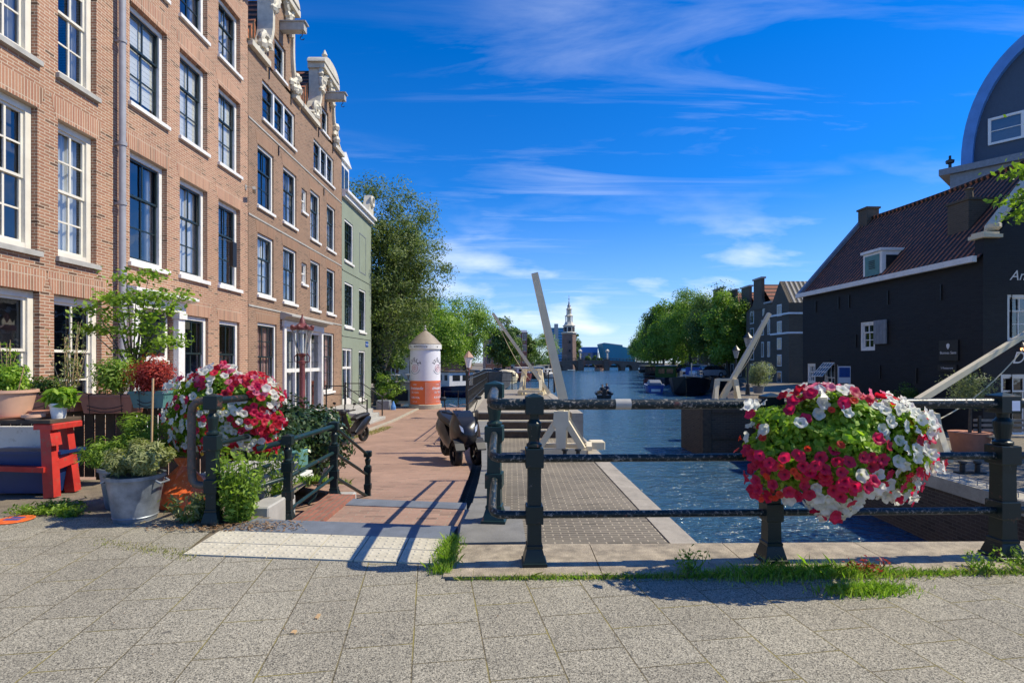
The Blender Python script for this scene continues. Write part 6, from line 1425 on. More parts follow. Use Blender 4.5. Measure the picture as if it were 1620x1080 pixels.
# left bank
far_house('white stone house glimpsed between the trees behind the advertising column', (-13.4, 58, -1.3), (1, .25, 0), 5.5, -1.3, 4.8, 7, M['cream_stone'], M['lead'], 8, 3, 3, gable=False, trim='white', ridge='u')
far_house('pale gabled house glimpsed behind the big tree trunk', (-21, 62, -1.3), (1, 0, 0), 6, -1.3, 6, 8.6, M['cream_stone'], M['tile_red'], 8, 3, 3)
far_house('orange brick corner house with many windows beyond the left trees', (-6.2, 128, -1.3), (1, .1, 0), 6.0, -1.3, 9.6, 11, M['brick_orange'], M['lead'], 14, 4, 4, gable=False, ridge='u', win=(1, 1.8))
far_house('pale brown house right of the orange brick house', (.9, 140, -1.3), (1, 0, 0), 3.0, -1.3, 10.3, 11.2, M['brick_tower'], M['lead'], 10, 4, 2, gable=False, ridge='u', win=(1, 1.8))
far_house('white low house at the left end of the far bridge', (-1, 222, -1.3), (1, 0, 0), 6, -1.3, 5, 7.5, M['cream_stone'], M['tile_red'], 8, 2, 3)
for i, (x, y, w, h) in enumerate(((-30, 75, 9, 9), (-40, 90, 12, 10), (-16, 100, 8, 9.5))):
    far_house(['brown house far behind the left terrace', 'long brown house farthest left behind the trees', 'brown house behind the tall left tree'][i], (x, y, -1.3), (1, 0, 0), w, -1.3, h-1, h+1.5, M['brick_tower'], M['tile_red'], 9, 3, 4)
# ------------------------------------------------------------ brick clock tower
def tower():
    X, Y = 26.2, 250; t = thing('clock_tower', 'octagonal brick tower with a tall white tiered spire beyond the far bridge', 'tower', (X, Y, -1)); c = (X, Y, 0)
    m = MB(); m.lathe([(3.9, -2), (3.5, 3), (3.35, 14.3)], c, 8, rot=R(22.5)); m.build('brick_base', M['brick_tower'], t)
    m = MB(); m.lathe([(3.35, 14.31), (3.75, 14.6), (3.75, 15.0), (3.2, 15.1), (3.0, 15.2)], c, 8, rot=R(22.5)); m.build('gallery', M['cream_stone'], t)
    m = MB(); m.lathe([(2.75, 15.2), (2.7, 17.9)], c, 8, rot=R(22.5)); b = m.build('clock_stage', M['cream_stone'], t)
    for k in range(8):
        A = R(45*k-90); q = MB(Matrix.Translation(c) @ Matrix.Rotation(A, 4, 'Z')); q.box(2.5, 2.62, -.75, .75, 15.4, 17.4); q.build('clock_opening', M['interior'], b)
    m = MB(); m.lathe([(3.1, 17.91), (3.1, 18.2), (2.5, 18.4), (2.0, 19.4), (1.9, 19.8)], c, 8, rot=R(22.5)); m.build('lower_roof', M['cream_stone'], t)
    for z0, z1, r in ((19.8, 22.4, 1.55), (23.6, 25.6, 1.0)):
        o = MB()
        for k in range(8): A = R(45*k+22.5); o.cyl((X+r*math.cos(A), Y+r*math.sin(A), z0), (X+r*math.cos(A), Y+r*math.sin(A), z1), .2, n=6)
        o.lathe([(r*.55, z0), (r*.55, z1)], c, 8); o.lathe([(r+.45, z1), (r+.5, z1+.2), (r*.95, z1+.45), (r*.8, z1+1.1), (r*.72, z1+1.2)], c, 8, rot=R(22.5)); o.build('open_stage', M['cream_stone'], t)
    m = MB(); m.lathe([(.7, 26.8), (.85, 27.2), (.5, 27.8), (.25, 28.6), (.35, 28.9), (.12, 29.3), (.08, 32.2), (.0, 32.3)], c, 8); m.ball((X, Y, 30.3), .3, 8); m.build('spire', M['lead'], t, True)
    n_ = MB()
    for z in (6, 10):
        n_.box(X-.4, X+.4, Y-3.6, Y-3.2, z, z+1.1)
    n_.build('window', M['interior'], t)
tower()
# ------------------------------------------------------------ far bridge with arches
def far_bridge():
    Yb = 231; t = thing('arched_bridge', 'low stone and brick bridge with arches crossing the far end of the canal', 'bridge', (32, Yb, WZ)); s = Yb/F
    X = lambda px: (px-HX)*s
    arches = [(881, 890, 576.5), (897.5, 913, 575), (923.7, 955.6, 576), (964, 983, 575), (989, 1001, 577), (1010, 1024, 578)]
    m = MB(); lo = WZ-1
    def topz(x): f = (x-X(830))/(X(1045)-X(830)); return .9+1.3*math.sin(math.pi*min(max(f, 0), 1))
    xs = X(826)
    for a, b_, ty in arches:
        a, b_ = X(a), X(b_); m.loft([[(xs, y, lo), (a, y, lo), (a, y, topz(a)), (xs, y, topz(xs))] for y in (Yb, Yb+7)])
        n = 12; c = (a+b_)/2; r = (b_-a)/2; zt = CAMZ-(ty-HY)*s; h = zt-WZ
        flat = (b_-a) > 7
        P = [(c-r*math.cos(math.pi*i/n), (WZ+h*(math.sin(math.pi*i/n)**(.25 if flat else .75)))) for i in range(n+1)]
        for p, q in zip(P, P[1:]):
            for y in (Yb, Yb+7): m.quad((p[0], y, p[1]), (q[0], y, q[1]), (q[0], y, topz(q[0])), (p[0], y, topz(p[0])))
            m.quad((p[0], Yb, p[1]), (q[0], Yb, q[1]), (q[0], Yb+7, q[1]), (p[0], Yb+7, p[1])); m.quad((p[0], Yb, topz(p[0])), (q[0], Yb, topz(q[0])), (q[0], Yb+7, topz(q[0])), (p[0], Yb+7, topz(p[0])))
        xs = b_
    m.loft([[(xs, y, lo), (X(1048), y, lo), (X(1048), y, topz(X(1048))), (xs, y, topz(xs))] for y in (Yb, Yb+7)])
    m.build('arches', M['brick_tower'], t)
    for px in (918.5, 959.5): p = MB(); p.box(X(px-4.2), X(px+4.2), Yb-1.2, Yb-.02, lo, 2.3); p.box(X(px-4.6), X(px+4.6), Yb-1.4, Yb, 2.31, 2.7); p.build('pier', M['brick_tower'], t)
    r = MB(); n = 40
    for k in range(n+1): x = X(830)+(X(1045)-X(830))*k/n; r.box(x-.08, x+.08, Yb+.1, Yb+.26, topz(x), topz(x)+1.0)
    for zz in (.5, .95): r.tube([(X(830)+(X(1045)-X(830))*k/20, Yb+.18, topz(X(830)+(X(1045)-X(830))*k/20)+zz) for k in range(21)], .07, 5)
    r.build('parapet_railing', M['iron'], t)
    for px in (918, 961): l = MB(); x = X(px); l.cyl((x, Yb+.5, 2.3), (x, Yb+.5, 5.6), .35, n=8); l.lathe([(.7, 5.6), (.9, 6.2), (.2, 6.9)], (x, Yb+.5, 0), 8); l.build('pillar', M['cream_stone'], t)
far_bridge()
def sheds():
    t = thing('ship_museum', 'green-blue sloping copper-clad building on the horizon right of the tower', 'building', (52, 380, -1)); s = 400/F; X = lambda px: (px-HX)*s; Z = lambda py: CAMZ+(HY-py)*s
    m = MB(); m.loft([[(X(953), y, Z(543)), (X(985), y, Z(547)), (X(985), y, -1), (X(961), y, -1)] for y in (400, 425)]); m.build('hull_block', M['teal'], t)
    m = MB(); m.loft([[(X(985.5), y, Z(548)), (X(1006), y, Z(552)), (X(1006), y, -1), (X(985.5), y, -1)] for y in (402, 420)]); m.build('side_block', M['teal'], t)
    m = MB(); m.loft([[(X(953), y, Z(542.9)), (X(985), y, Z(546.9)), (X(985), y, Z(545.5)), (X(956), y, Z(541.9))] for y in (400, 425)]); m.build('roof_edge', M['sill'], t)
    b = thing('office_block', 'long low light blue glass block left of the copper-clad building', 'building', (X(940), 401, -1)); m = MB(); m.box(X(922), X(956), 430, 445, -1, Z(547)); m.build('wall', M['dome_blue'], b)
    w = MB()
    for i in range(16): w.box(X(922)+1+i*1.0, X(922)+1.5+i*1.0, 429.9, 429.98, 1, 9)
    w.build('window_strip', M['glass_dark'], b)
    b = thing('office_tower', 'blue office tower left of the brick clock tower', 'building', (X(882), 395, -1)); m = MB(); m.box(X(869), X(890.5), 395, 412, -1, Z(519)); m.build('wall', M['teal'], b); m = MB(); m.box(X(876), X(882), 394, 396, -1, Z(513)); m.build('lift_shaft', M['sill'], b)
    w = MB()
    for i in range(12): w.box(X(870), X(890), 394.85, 394.93, 2+i*2, 2.8+i*2)
    w.build('window_strip', M['dome_blue'], b)
sheds()
for i, (px, Y, top) in enumerate(((931, 330, 3.2+4), (940, 350, 6.5), (948, 345, 5.5))):
    tree(['small dark tree before the light blue block, left of three', 'small dark tree before the light blue block, middle of three', 'small dark tree before the light blue block, right of three'][i], ((px-HX)/F*Y, Y, -1), top, (2, 2, 4), .3, M['leaf_dark'], 140+i, 20, 120, .7, group='small trees before the blue block', limbs=3, fork=.2)
# ------------------------------------------------------------ boats
def hull(L, B, H, nose=.3, stern=.85, z0=-.25, sheer=.25):
    """open hull, bow at +x"""
    m = MB(); n = 14; rings = []
    for i in range(n+1):
        x = -L/2+L*i/n; f = i/n
        w = B/2*min(1, (stern+(1-stern)*min(f/.25, 1)))*(1 if f < 1-nose else math.sqrt(max(0, 1-((f-1+nose)/nose)**2))*.98+.02)
        top = H+sheer*max(0, (f-.55)/.45)**2+.4*sheer*max(0, (.25-f)/.25)**2
        xo = x+ (0.0 if f < .9 else .06*L*(f-.9)/.1)
        rings.append([(x, -w*.35, z0), (x, -w*.85, z0+.3*(H-z0)), (xo, -w, top), (xo, -w*.93, top+.02), (xo*1, -w*.9, top-.12), (xo, w*.9, top-.12), (xo, w*.93, top+.02), (xo, w, top), (x, w*.85, z0+.3*(H-z0)), (x, w*.35, z0)])
    return m.loft(rings)
def boat(name, label, cat, x, y, rz, L, B, H, hm, group=None, cabin=None, cabm='white', roof=None, win=True, nose=.3, sheer=.25, extras=None, trim='white'):
    t = thing(name, label, cat, (x, y, WZ), rz, group)
    hull(L, B, H, nose, sheer=sheer).build('hull', M[hm], t, world=False)
    g = MB(); g.tube([(-L/2, -B*.44, H+.02), (0, -B/2, H+.03), (L*.22, -B*.49, H+.04)], .05, 5); g.tube([(-L/2, B*.44, H+.02), (0, B/2, H+.03), (L*.22, B*.49, H+.04)], .05, 5); g.build('gunwale', M[trim], t, world=False)
    if cabin:
        x0, x1, w, h = cabin; c = MB(); c.bbox(x0, x1, -w/2, w/2, H-.2, H+h, .06); co = c.build('cabin', M[cabm], t, world=False)
        r = MB(); r.bbox(x0-.15, x1+.15, -w/2-.12, w/2+.12, H+h+.003, H+h+.1, .03); r.build('cabin_roof', M[roof or cabm], co, world=False)
        if win:
            n = max(2, int((x1-x0)/1.3))
            for k in range(n):
                a = x0+(x1-x0)*(k+.25)/n; b_ = x0+(x1-x0)*(k+.75)/n; p = MB(); p.box(a, b_, -w/2-.015, w/2+.015, H+h*.42, H+h*.8); p.build('window', M['glass_dark'], co, world=False)
            
            for a, b_, c_, d_ in ((x1-.01, x1+.012, -w*.35, -w*.05), (x1-.01, x1+.012, w*.05, w*.35), (x0-.012, x0+.01, -w*.35, w*.35)): p = MB(); p.box(a, b_, c_, d_, H+h*.4, H+h*.8); p.build('window', M['glass_dark'], co, world=False)
    if extras: extras(t, H)
    return t
def ex_barge(t, H):
    m = MB(); m.bbox(-5.5, 1.0, -1.25, 1.25, H-.1, H+.45, .05); m.build('hatch', M['sill'], t, world=False)
    m = MB(); m.bbox(-5.0, -2.6, -.9, .9, H+.46, H+1.35, .05); m.build('tarpaulin', M['blue'], t, world=False)
    m = MB(); m.cyl((.6, 0, H+.4), (.6, 0, H+1.9), .06, n=6); m.build('mast', M['cream'], t, world=False)
    for k, mt in enumerate(('copper', 'red_paint', 'leaf_mid')): m = MB(); m.ball((-6.2-.5*k, .6-.5*k, H+.9), .45, 8); m.build('deck_load', M[mt], t, world=False)
    m = MB()
    for sy in (-1.2, 1.2):
        m.tube([(1.4, sy, H+.95), (4.6, sy*.55, H+1.1)], .025, 5); m.tube([(1.4, sy, H+.6), (4.6, sy*.55, H+.75)], .02, 5)
        for k in range(5): x = 1.4+.8*k; yy = sy*(1-.45*k/4); m.cyl((x, yy, H), (x, yy, H+.97+.04*k), .022, n=5)
    m.build('deck_rail', M['sill'], t, world=False)
boat('barge', 'big black-hulled barge moored on the right with its bow towards the lock', 'barge', 21.0, 63.5, R(-112), 16, 4.2, 1.55, 'hull_black', nose=.22, sheer=.5, extras=ex_barge, trim='hull_grey')
def ex_sloop(t, H):
    m = MB(); m.loft([[(x, y, z) for y, z in ((-.8*w, H), (-.6*w, H+.55*k), (.6*w, H+.55*k), (.8*w, H))] for x, w, k in ((-1.6, 1, .5), (-1.2, 1, 1), (1.0, 1, 1), (1.7, .8, .4))]); m.build('canopy', M['lead'], t, world=False)
    m = MB(); m.box(-2.36, -2.33, -.5, .5, .2, .5); m.build('fender', M['white'], t, world=False)
boat('sloop', 'blue sloop with a grey canopy moored beside the big black barge', 'boat', 16.6, 63.5, R(80), 4.6, 2.1, .9, 'blue', extras=ex_sloop)
boat('houseboat', 'green houseboat with a shed cabin behind the black barge', 'houseboat', 26.2, 92, R(-108), 15, 4.2, .9, 'hull_grey', cabin=(-3, 5, 3.2, 2.0), cabm='leaf_dark', roof='sill')
boat('houseboat', 'long dark houseboat farther along the right quay', 'houseboat', 33.2, 128, R(-108), 16, 4.2, .9, 'hull_black', cabin=(-5, 3, 3.2, 1.7), cabm='brick_dark', roof='leaf_dark')
boat('houseboat', 'low dark houseboat nearest the far bridge on the right', 'houseboat', 46.5, 190, R(-106), 16, 4.4, .9, 'hull_black', cabin=(-5, 5, 3.4, 1.4), cabm='hull_grey', roof='sill')
boat('sloop', 'small red-brown boat moored before the green houseboat', 'boat', 22.3, 88, R(-108), 5, 2.0, .7, 'mauve', cabin=(-1.2, .8, 1.5, .5), cabm='wood_dark')
boat('houseboat', 'dark blue and white houseboat with a brown wheelhouse just right of the advertising column', 'houseboat', -6.9, 58.5, R(-58), 11, 3.6, 1.0, 'navy', cabin=(-1.0, 3.2, 2.8, 1.5), cabm='white', roof='wood_dark')
boat('houseboat', 'brown cabin houseboat moored behind the blue and white one', 'houseboat', -10.0, 62, R(-70), 9, 3.2, .9, 'hull_grey', cabin=(-3.5, 3, 2.6, 2.5), cabm='copper', roof='hull_grey')
def ex_deck(t, H):
    m = MB(); m.bbox(-5, 4, -1.3, 1.3, H-.1, H+.35, .05); m.build('hatch', M['hull_grey'], t, world=False)
boat('barge', 'long grey barge with a high rounded bow moored on the left', 'barge', -3.2, 79, R(-78), 17, 4.2, 1.7, 'hull_grey', nose=.2, sheer=.7, extras=ex_deck)
def ex_cov(t, H):
    m = MB(); n = 9; m.loft([[(x, 1.7*w*math.cos(math.pi*k/n), H+1.35*h*math.sin(math.pi*k/n)) for k in range(n+1)] for x, w, h in ((-3.2, .9, .9), (-3, 1, 1), (2.4, 1, 1), (3.2, .7, .5))]); m.build('canopy', M['cream'], t, world=False)
    m = MB()
    for k in range(7): m.box(3.02+.02*k*0, 3.25, -1.1+k*.34, -.95+k*.34, H+.1, H+.75)
    m.build('canopy_window', M['glass_dark'], t, world=False)
boat('tour_boat', 'cream canopied boat moored left of the leaning boom', 'boat', -.9, 94, R(-82), 8, 3.4, .9, 'cream', extras=ex_cov)
boat('cabin_boat', 'dark red cabin boat next to the cream canopied one', 'boat', 1.9, 103, R(-84), 9, 3.2, 1.3, 'mauve', cabin=(-3, 2, 2.4, 1.2))
boat('cabin_boat', 'white cabin boat behind the second lock crane', 'boat', 5.6, 118, R(-85), 8, 3, 1.2, 'hull_black', cabin=(-3, 2, 2.2, 1.3))
boat('cabin_boat', 'white motor boat moored farthest along the left quay', 'boat', 8.2, 122, R(-60), 8, 2.8, .9, 'white', cabin=(-3, 1, 2.0, 1.1))
boat('barge', 'low dark barge near the left end of the far bridge', 'barge', 9, 150, R(-80), 14, 4, 1.1, 'hull_black', cabin=(-5, 0, 2.6, 1.6), cabm='cream')
boat('tour_boat', 'small brown boat passing under the middle span of the far bridge', 'boat', 35.5, 222, R(-90), 6, 3.4, .9, 'copper', cabin=(-2, 1.5, 2.8, 1.6), cabm='wood_dark')
# people
def skinned(name, joints, edges, parent, mats, smooth=2, face_mat=None):
    me = bpy.data.meshes.new(name); me.from_pydata([j[0] for j in joints], edges, []); o = bpy.data.objects.new(name, me); col.objects.link(o)
    md = o.modifiers.new('s', 'SKIN'); sv = me.skin_vertices[0].data
    for i, j in enumerate(joints): sv[i].radius = (j[1], j[1]*(j[2] if len(j) > 2 else 1))
    sv[0].use_root = True
    ss = o.modifiers.new('u', 'SUBSURF'); ss.levels = smooth; ss.render_levels = smooth
    dg = bpy.context.evaluated_depsgraph_get(); nm = bpy.data.meshes.new_from_object(o.evaluated_get(dg)); bpy.data.objects.remove(o)
    for m_ in mats: nm.materials.append(m_)
    if face_mat: nm.polygons.foreach_set('material_index', [face_mat(p.center) for p in nm.polygons])
    nm.polygons.foreach_set('use_smooth', [True]*len(nm.polygons)); nm.update()
    k = bpy.data.objects.new(name, nm); col.objects.link(k); k.parent = parent; return k
def sitter(label, x, y, z, rz, top, hair, arm=0):
    t = thing('person', label, 'person', (x, y, z), rz)   # faces -y, seat at z
    J = [((0, 0, .08), .15, .8), ((0, .01, .28), .14, .75), ((0, 0, .48), .16, .65), ((0, 0, .60), .06), ((0, -.01, .72), .095, 1.1), ((0, -.01, .82), .075, 1.1),
         ((.2, 0, .52), .055), ((.27, -.05, .27), .045), ((.2, -.25+arm, .2), .035), ((.18, -.33+arm, .2), .03), ((-.2, 0, .52), .055), ((-.27, -.05, .27), .045), ((-.2, -.25, .2), .035), ((-.18, -.33, .2), .03),
         ((.1, -.06, .06), .085), ((.13, -.42, .1), .07), ((.13, -.44, -.3), .05), ((.13, -.55, -.33), .04), ((-.1, -.06, .06), .085), ((-.13, -.42, .1), .07), ((-.13, -.44, -.3), .05), ((-.13, -.55, -.33), .04)]
    E = [(0, 1), (1, 2), (2, 3), (3, 4), (4, 5), (2, 6), (6, 7), (7, 8), (8, 9), (2, 10), (10, 11), (11, 12), (12, 13), (0, 14), (14, 15), (15, 16), (16, 17), (0, 18), (18, 19), (19, 20), (20, 21)]
    def fm(c):
        if c.z > .60: return 0
        if c.z > .15 and abs(c.x) > .14 and c.y < -.2: return 0
        return 1 if c.z > .1 else 2
    skinned('body', J, E, t, [M['skin'], M[top], M['cloth']], 2, fm)
    h = MB(); h.ball((0, .015, .80), .095, 10, sz=.9); h.build('hair', M[hair], t, world=False, smooth=True)
    return t
def dinghy():
    Y = 52.5; x = (955-HX)/F*Y; t = thing('dinghy', 'small dark open motor boat with two people out on the canal', 'boat', (x, Y, WZ), R(82))
    m = MB(); n = 12
    m = hull(3.6, 1.5, .5, .4, .95, -.15, .15); m.build('hull', M['hull_black'], t, world=False)
    m = MB(); m.tube([(-1.8, -.72, .55), (.4, -.76, .55), (1.3, -.5, .6), (1.75, 0, .66), (1.3, .5, .6), (.4, .76, .55), (-1.8, .72, .55)], .12, 8); m.build('tube', M['black_plastic'], t, world=False, smooth=True)
    m = MB(); m.box(-1.95, -1.7, -.14, .14, .1, 1.0); m.build('outboard_motor', M['black_plastic'], t, world=False)
    sitter('person in dark clothes steering at the back of the small motor boat', x-.28, Y-.9, WZ+.55, R(10), 'cloth', 'black_plastic')
    sitter('person in blue clothes sitting at the front of the small motor boat', x+.3, Y+.1, WZ+.62, R(-30), 'navy', 'bark')
dinghy()
# ------------------------------------------------------------ scooters and cars
def wheel(par, x, y, z, r, w, axis='x', spokes=True, rz=0):
    """wheel with its axle along local x"""
    T = Matrix.Translation((x, y, z)) @ Matrix.Rotation(rz, 4, 'Z'); m = MB(T); n = 24
    def ring(prof):
        rings = [[(px, pr*math.cos(2*math.pi*k/n), pr*math.sin(2*math.pi*k/n)) for k in range(n)] for px, pr in prof]; return rings
    m.loft(ring([(-w/2, r*.68), (-w/2, r*.9), (-w*.25, r), (w*.25, r), (w/2, r*.9), (w/2, r*.68), (-w/2, r*.68)]), cap=False); t = m.build('wheel', M['tyre'], par, True, world=False)
    m = MB(T); m.loft(ring([(-w*.35, r*.69), (-w*.35, r*.6), (w*.35, r*.6), (w*.35, r*.69)]), cap=False); m.cyl((-w*.45, 0, 0), (w*.45, 0, 0), r*.2, n=10)
    for k in range(7): A = 2*math.pi*k/7; m.beam((0, r*.15*math.cos(A), r*.15*math.sin(A)), (0, r*.64*math.cos(A), r*.64*math.sin(A)), w*.3, r*.1)
    m.build('rim', M['black_gloss'] if spokes else M['silver'], t, world=False); return t
def scooter3():
    x, y = -1.16, 11.4; z = road_z(y)+.01; t = thing('scooter', 'large black three-wheeled scooter parked against the coping', 'scooter', (x, y, z), R(24))  # faces -y
    wheel(t, -.22, -.62, .26, .26, .13); wheel(t, .22, -.62, .26, .26, .13); wheel(t, 0, .72, .28, .28, .15)
    m = MB(); S_ = lambda yy, zz, w, h, p=.7: [(sx*w*k, yy, zz+h*v) for sx, k, v in ((-1, p, -1), (-1, 1, -.3), (-1, 1, .3), (-1, p, 1), (1, p, 1), (1, 1, .3), (1, 1, -.3), (1, p, -1))]
    m.loft([S_(-.86, .62, .05, .05), S_(-.78, .62, .17, .17), S_(-.62, .70, .25, .24), S_(-.45, .72, .27, .32), S_(-.32, .70, .26, .38), S_(-.24, .66, .2, .36)]); m.build('front_fairing', M['black_gloss'], t, True, world=False)
    m = MB(); m.loft([S_(-.26, .36, .2, .1), S_(.0, .34, .2, .09), S_(.2, .42, .2, .16), S_(.45, .56, .23, .24), S_(.8, .66, .22, .2), S_(1.05, .76, .1, .1)]); m.build('rear_body', M['black_gloss'], t, True, world=False)
    m = MB(); m.loft([S_(.05, .74, .14, .06), S_(.2, .80, .2, .08), S_(.6, .84, .2, .08), S_(.9, .92, .17, .08), S_(1.08, .93, .09, .05)]); m.build('seat', M['black_plastic'], t, True, world=False)
    m = MB(); m.loft([[(-.2, -.62, .88), (.2, -.62, .88), (.2, -.60, .9), (-.2, -.60, .9)], [(-.13, -.5, 1.06), (.13, -.5, 1.06), (.13, -.48, 1.06), (-.13, -.48, 1.06)]]); m.build('windscreen', M['glass_dark'], t, world=False)
    m = MB(); m.tube([(-.38, -.2, 1.06), (-.2, -.3, 1.02), (0, -.34, .98), (.2, -.3, 1.02), (.38, -.2, 1.06)], .02, 8); m.build('handlebar', M['iron'], t, True, world=False)
    for sx in (-1, 1):
        m = MB(); m.tube([(sx*.3, -.24, 1.05), (sx*.36, -.28, 1.28)], .009, 6); m.ball((sx*.38, -.28, 1.33), .075, 8, sz=.6, sy=.3); m.build('mirror', M['iron'], t, True, world=False)
        m = MB(); m.loft([[(sx*.06, -.83, .64), (sx*.16, -.79, .72), (sx*.19, -.74, .84), (sx*.10, -.79, .76)], [(sx*.06, -.80, .64), (sx*.16, -.76, .72), (sx*.19, -.71, .84), (sx*.10, -.76, .76)]]); m.build('headlight', M['silver'], t, world=False)
        m = MB(); m.loft([[(sx*.22-.09, -.92+.1*k*(1), .34+.2*math.sin(math.pi*k/5)), (sx*.22+.09, -.92+.1*k, .34+.2*math.sin(math.pi*k/5)), (sx*.22+.09, -.92+.1*k, .37+.2*math.sin(math.pi*k/5)), (sx*.22-.09, -.92+.1*k, .37+.2*math.sin(math.pi*k/5))] for k in range(6)]); m.build('mudguard', M['black_plastic'], t, world=False)
    m = MB(); m.tube([(.17, .5, .3), (.2, .95, .4)], [.05, .07], 10); m.build('exhaust', M['hull_grey'], t, True, world=False)
    m = MB(); m.box(-.09, .09, 1.06, 1.075, .42, .55); m.build('number_plate', M['copper'], t, world=False)
scooter3()
def scooter2():
    x, y = -4.42, 15.0; z = road_z(y)+.01; t = thing('scooter', 'small dark blue and black scooter parked by the kerb near the grey stairs', 'scooter', (x, y, z), R(164))   # front towards +local y
    wheel(t, 0, -.6, .24, .24, .1); wheel(t, 0, .6, .24, .24, .1)
    m = MB(); S_ = lambda yy, zz, w, h, p=.7: [(sx*w*k, yy, zz+h*v) for sx, k, v in ((-1, p, -1), (-1, 1, -.3), (-1, 1, .3), (-1, p, 1), (1, p, 1), (1, 1, .3), (1, 1, -.3), (1, p, -1))]
    m.loft([S_(.0, .3, .15, .05), S_(-.3, .42, .16, .16), S_(-.6, .58, .16, .14), S_(-.88, .64, .08, .07)]); m.build('rear_body', M['black_gloss'], t, True, world=False)
    m = MB(); m.loft([S_(.05, .27, .15, .04), S_(.28, .28, .16, .05), S_(.38, .5, .18, .2), S_(.46, .8, .13, .14)]); m.build('leg_shield', M['black_gloss'], t, True, world=False)
    m = MB(); m.loft([S_(-.08, .68, .10, .04), S_(-.3, .74, .14, .05), S_(-.75, .77, .12, .05)]); m.build('seat', M['black_plastic'], t, True, world=False)
    m = MB(); m.tube([(0, .6, .24), (0, .42, .9)], .03, 7); m.tube([(-.33, .34, .99), (0, .42, .93), (.33, .34, .99)], .018, 7); m.ball((0, .44, .92), .11, 8, sz=.8); m.build('handlebar', M['black_plastic'], t, True, world=False)
    m = MB(); m.loft([[(-.06, .36+.1*k, .34+.17*math.sin(math.pi*k/5)), (.06, .36+.1*k, .34+.17*math.sin(math.pi*k/5)), (.06, .36+.1*k, .37+.17*math.sin(math.pi*k/5)), (-.06, .36+.1*k, .37+.17*math.sin(math.pi*k/5))] for k in range(6)]); m.build('mudguard', M['navy'], t, world=False)
    for sx in (-1, 1): m = MB(); m.tube([(sx*.25, .36, .97), (sx*.3, .36, 1.12)], .008, 5); m.ball((sx*.31, .36, 1.15), .055, 8, sz=.7, sy=.3); m.build('mirror', M['iron'], t, True, world=False)
scooter2()
def bicycle(label, x, y, z, rz):
    t = thing('bicycle', label, 'bicycle', (x, y, z), rz)
    for yy in (-.52, .52):
        m = MB(); n = 22; pts = [(0, yy+.33*math.cos(2*math.pi*k/n), .34+.33*math.sin(2*math.pi*k/n)) for k in range(n+1)]; m.tube(pts, .016, 5, False)
        for k in range(8): A = math.pi*k/8; m.tube([(0, yy+.32*math.cos(A), .34+.32*math.sin(A)), (0, yy-.32*math.cos(A), .34-.32*math.sin(A))], .003, 4)
        m.build('wheel', M['tyre'], t, world=False)
    m = MB()
    for a, b_ in (((0, .52, .34), (0, .40, .95)), ((0, .42, .8), (0, -.1, .3)), ((0, -.1, .3), (0, -.22, .85)), ((0, -.52, .34), (0, -.1, .3)), ((0, -.52, .34), (0, -.2, .75)), ((0, .43, .72), (0, -.2, .72))): m.tube([a, b_], .016, 6)
    m.build('frame', M['iron'], t, world=False)
    m = MB(); m.tube([(-.28, .2, 1.08), (-.2, .38, 1.08), (0, .41, 1.02), (.2, .38, 1.08), (.28, .2, 1.08)], .014, 6); m.build('handlebar', M['chrome'], t, world=False)
    m = MB(); m.loft([[(-.1, -.36, .92), (.1, -.36, .92), (.1, -.36, .97), (-.1, -.36, .97)], [(-.025, -.1, .92), (.025, -.1, .92), (.025, -.1, .95), (-.025, -.1, .95)]]); m.build('saddle', M['black_plastic'], t, world=False)
    return t
b1 = bicycle('bicycle with a red bag leaning against the jetty fence behind the black scooter', -1.55, 15.2, road_z(15.2), R(8))
m = MB(); m.bbox(-.17, .17, -.7, -.4, .5, .82, .03); m.build('bag', M['red_paint'], b1, world=False)
def car(label, x, y, z, rz, mat, group, kind=0):
    t = thing('parked_car', label, 'car', (x, y, z), rz, group)     # length along y
    W = .86; sec = lambda yy, z0, z1, w: [(-w, yy, z0), (-w*1.02, yy, (z0+z1)/2), (-w*.93, yy, z1), (w*.93, yy, z1), (w*1.02, yy, (z0+z1)/2), (w, yy, z0)]
    m = MB(); m.loft([sec(-2.1, .35, .6, W*.85), sec(-2.0, .25, .78, W*.95), sec(-1.2, .22, .88, W), sec(1.2, .22, .92, W), sec(1.95, .25, .86, W*.95), sec(2.1, .35, .7, W*.88)]); m.build('body', M[mat], t, True, world=False)
    m = MB(); m.loft([sec(-1.15, .86, .9, W*.93), sec(-.5, .88, 1.38+.1*kind, W*.80), sec(.9, .88, 1.42+.15*kind, W*.80), sec(1.75, .86, .92, W*.9)]); m.build('windows', M['glass_dark'], t, True, world=False)
    m = MB(); m.loft([sec(-.5, 1.37+.1*kind, 1.42+.1*kind, W*.78), sec(.9, 1.41+.15*kind, 1.46+.15*kind, W*.78)]); m.build('roof', M[mat], t, True, world=False)
    for yy in (-1.35, 1.3):
        for sx in (-1, 1):
            m = MB(); m.cyl((sx*W*.82, yy, .31), (sx*W*1.03, yy, .31), .31, n=16); w = m.build('wheel', M['tyre'], t, world=False); m = MB(); m.cyl((sx*W*1.0, yy, .31), (sx*W*1.045, yy, .31), .18, n=10); m.build('rim', M['silver'], w, world=False)
    for sx in (-1, 1): m = MB(); m.box(sx*.6-.16, sx*.6+.16, -2.08, -2.02, .6, .72); m.build('headlight', M['white_flat'], t, world=False)
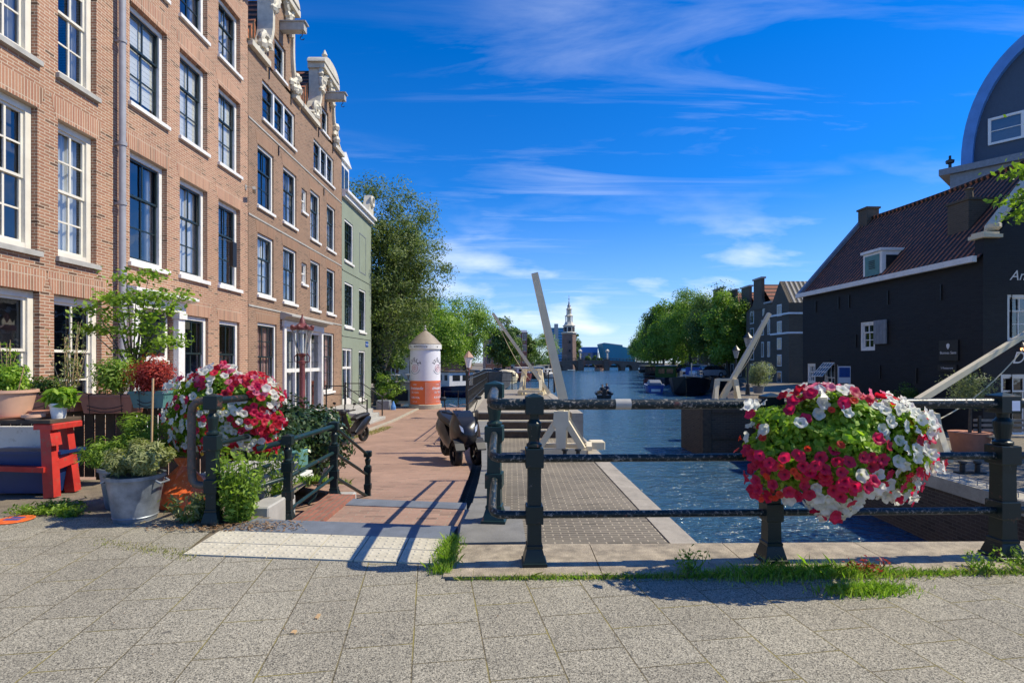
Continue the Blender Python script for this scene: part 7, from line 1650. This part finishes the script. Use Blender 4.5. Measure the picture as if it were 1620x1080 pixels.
for i, (x, y, mt, lb) in enumerate(((23.7, 66, 'silver', 'silver car parked nearest the lock on the right quay'), (26.0, 71, 'navy', 'dark blue car parked second on the right quay'), (27.2, 78, 'lead', 'grey car parked third on the right quay'), (28.4, 84, 'silver', 'pale silver car parked fourth on the right quay'), (29.6, 90, 'blue', 'blue car parked fifth on the right quay'), (30.4, 97, 'black_gloss', 'black car parked sixth on the right quay'))):
    car(lb, x, y, -.5, R(-75), mt, 'cars parked along the right quay', i % 2*.4)
for i, (x, y, mt, lb, rz) in enumerate(((-5.9, 88, 'silver', 'silver car parked above the grey barge on the left quay', 100), (-4.2, 99, 'white', 'white car parked beyond the silver one on the left quay', 95), (-11.5, 66, 'hull_grey', 'dark grey car parked behind the left houseboats', 80), (-2.5, 110, 'navy', 'dark blue car parked by the left quay trees', 90))):
    car(lb, x, y, -1.3, R(rz), mt, 'cars parked on the left quay')
# terrace things seen left of the advertising column
def cabinet():
    t = thing('utility_cabinet', 'low cream wall with a dark hatch left of the advertising column', 'low wall', (-8.0, 34, -1.3)); m = MB(); m.box(-8.6, -5.9, 34, 34.3, -1.3, .0); m.build('wall', M['cream_stone'], t); m = MB(); m.box(-8.7, -5.8, 33.9, 34.4, .003, .1); m.build('coping', M['sill'], t); m = MB(); m.box(-7.6, -6.5, 33.95, 33.997, -1.1, -.4); m.build('hatch', M['interior'], t)
cabinet()
def tset(label, x, y, z):
    t = thing('terrace_table', label, 'table', (x, y, z), 0, 'terrace tables left of the advertising column'); m = MB(); m.bbox(x-.6, x+.6, y-.4, y+.4, z+.72, z+.76, .01); m.build('tabletop', M['sill'], t)
    for sx in (-1, 1): m = MB(); m.beam((x+sx*.45, y-.3, z), (x+sx*.45, y+.3, z+.72), .05); m.beam((x+sx*.45, y+.3, z), (x+sx*.45, y-.3, z+.72), .05); m.build('leg', M['wood'], t)
tset('pale terrace table nearest the big tree', -8.3, 37, -.0+-1.3+1.0); tset('pale terrace table nearest the advertising column', -6.9, 38.5, -.3)
m = MB(); m.box(-12, -6.4, 35, 42, -1.3, -.32); tag(m.build('terrace_platform', M['wood']), 'raised wooden terrace deck behind the low cream wall', 'deck')
m = MB(); m.loft([[(-6.4+.12*math.cos(a)*s_, 29.3+.12*math.sin(a)*s_, z) for a in [i*math.pi/4 for i in range(8)]] for z, s_ in ((-1.3, 1.1), (-1.1, 1.2), (-.9, .6), (-.78, .2))]); tag(m.build('plastic_bag', M['dome_blue']), 'light blue plastic bag standing at the foot of the shrub', 'bag')
m = MB(); m.bbox(-7.3, -6.6, 29.2, 29.8, -1.3, -.75, .02); tag(m.build('stone_planter', M['lead']), 'grey stone planter beside the light blue bag', 'planter')
print('objects', len(bpy.data.objects), 'tris', sum(len(o.data.polygons) for o in bpy.data.objects if o.type == 'MESH'))
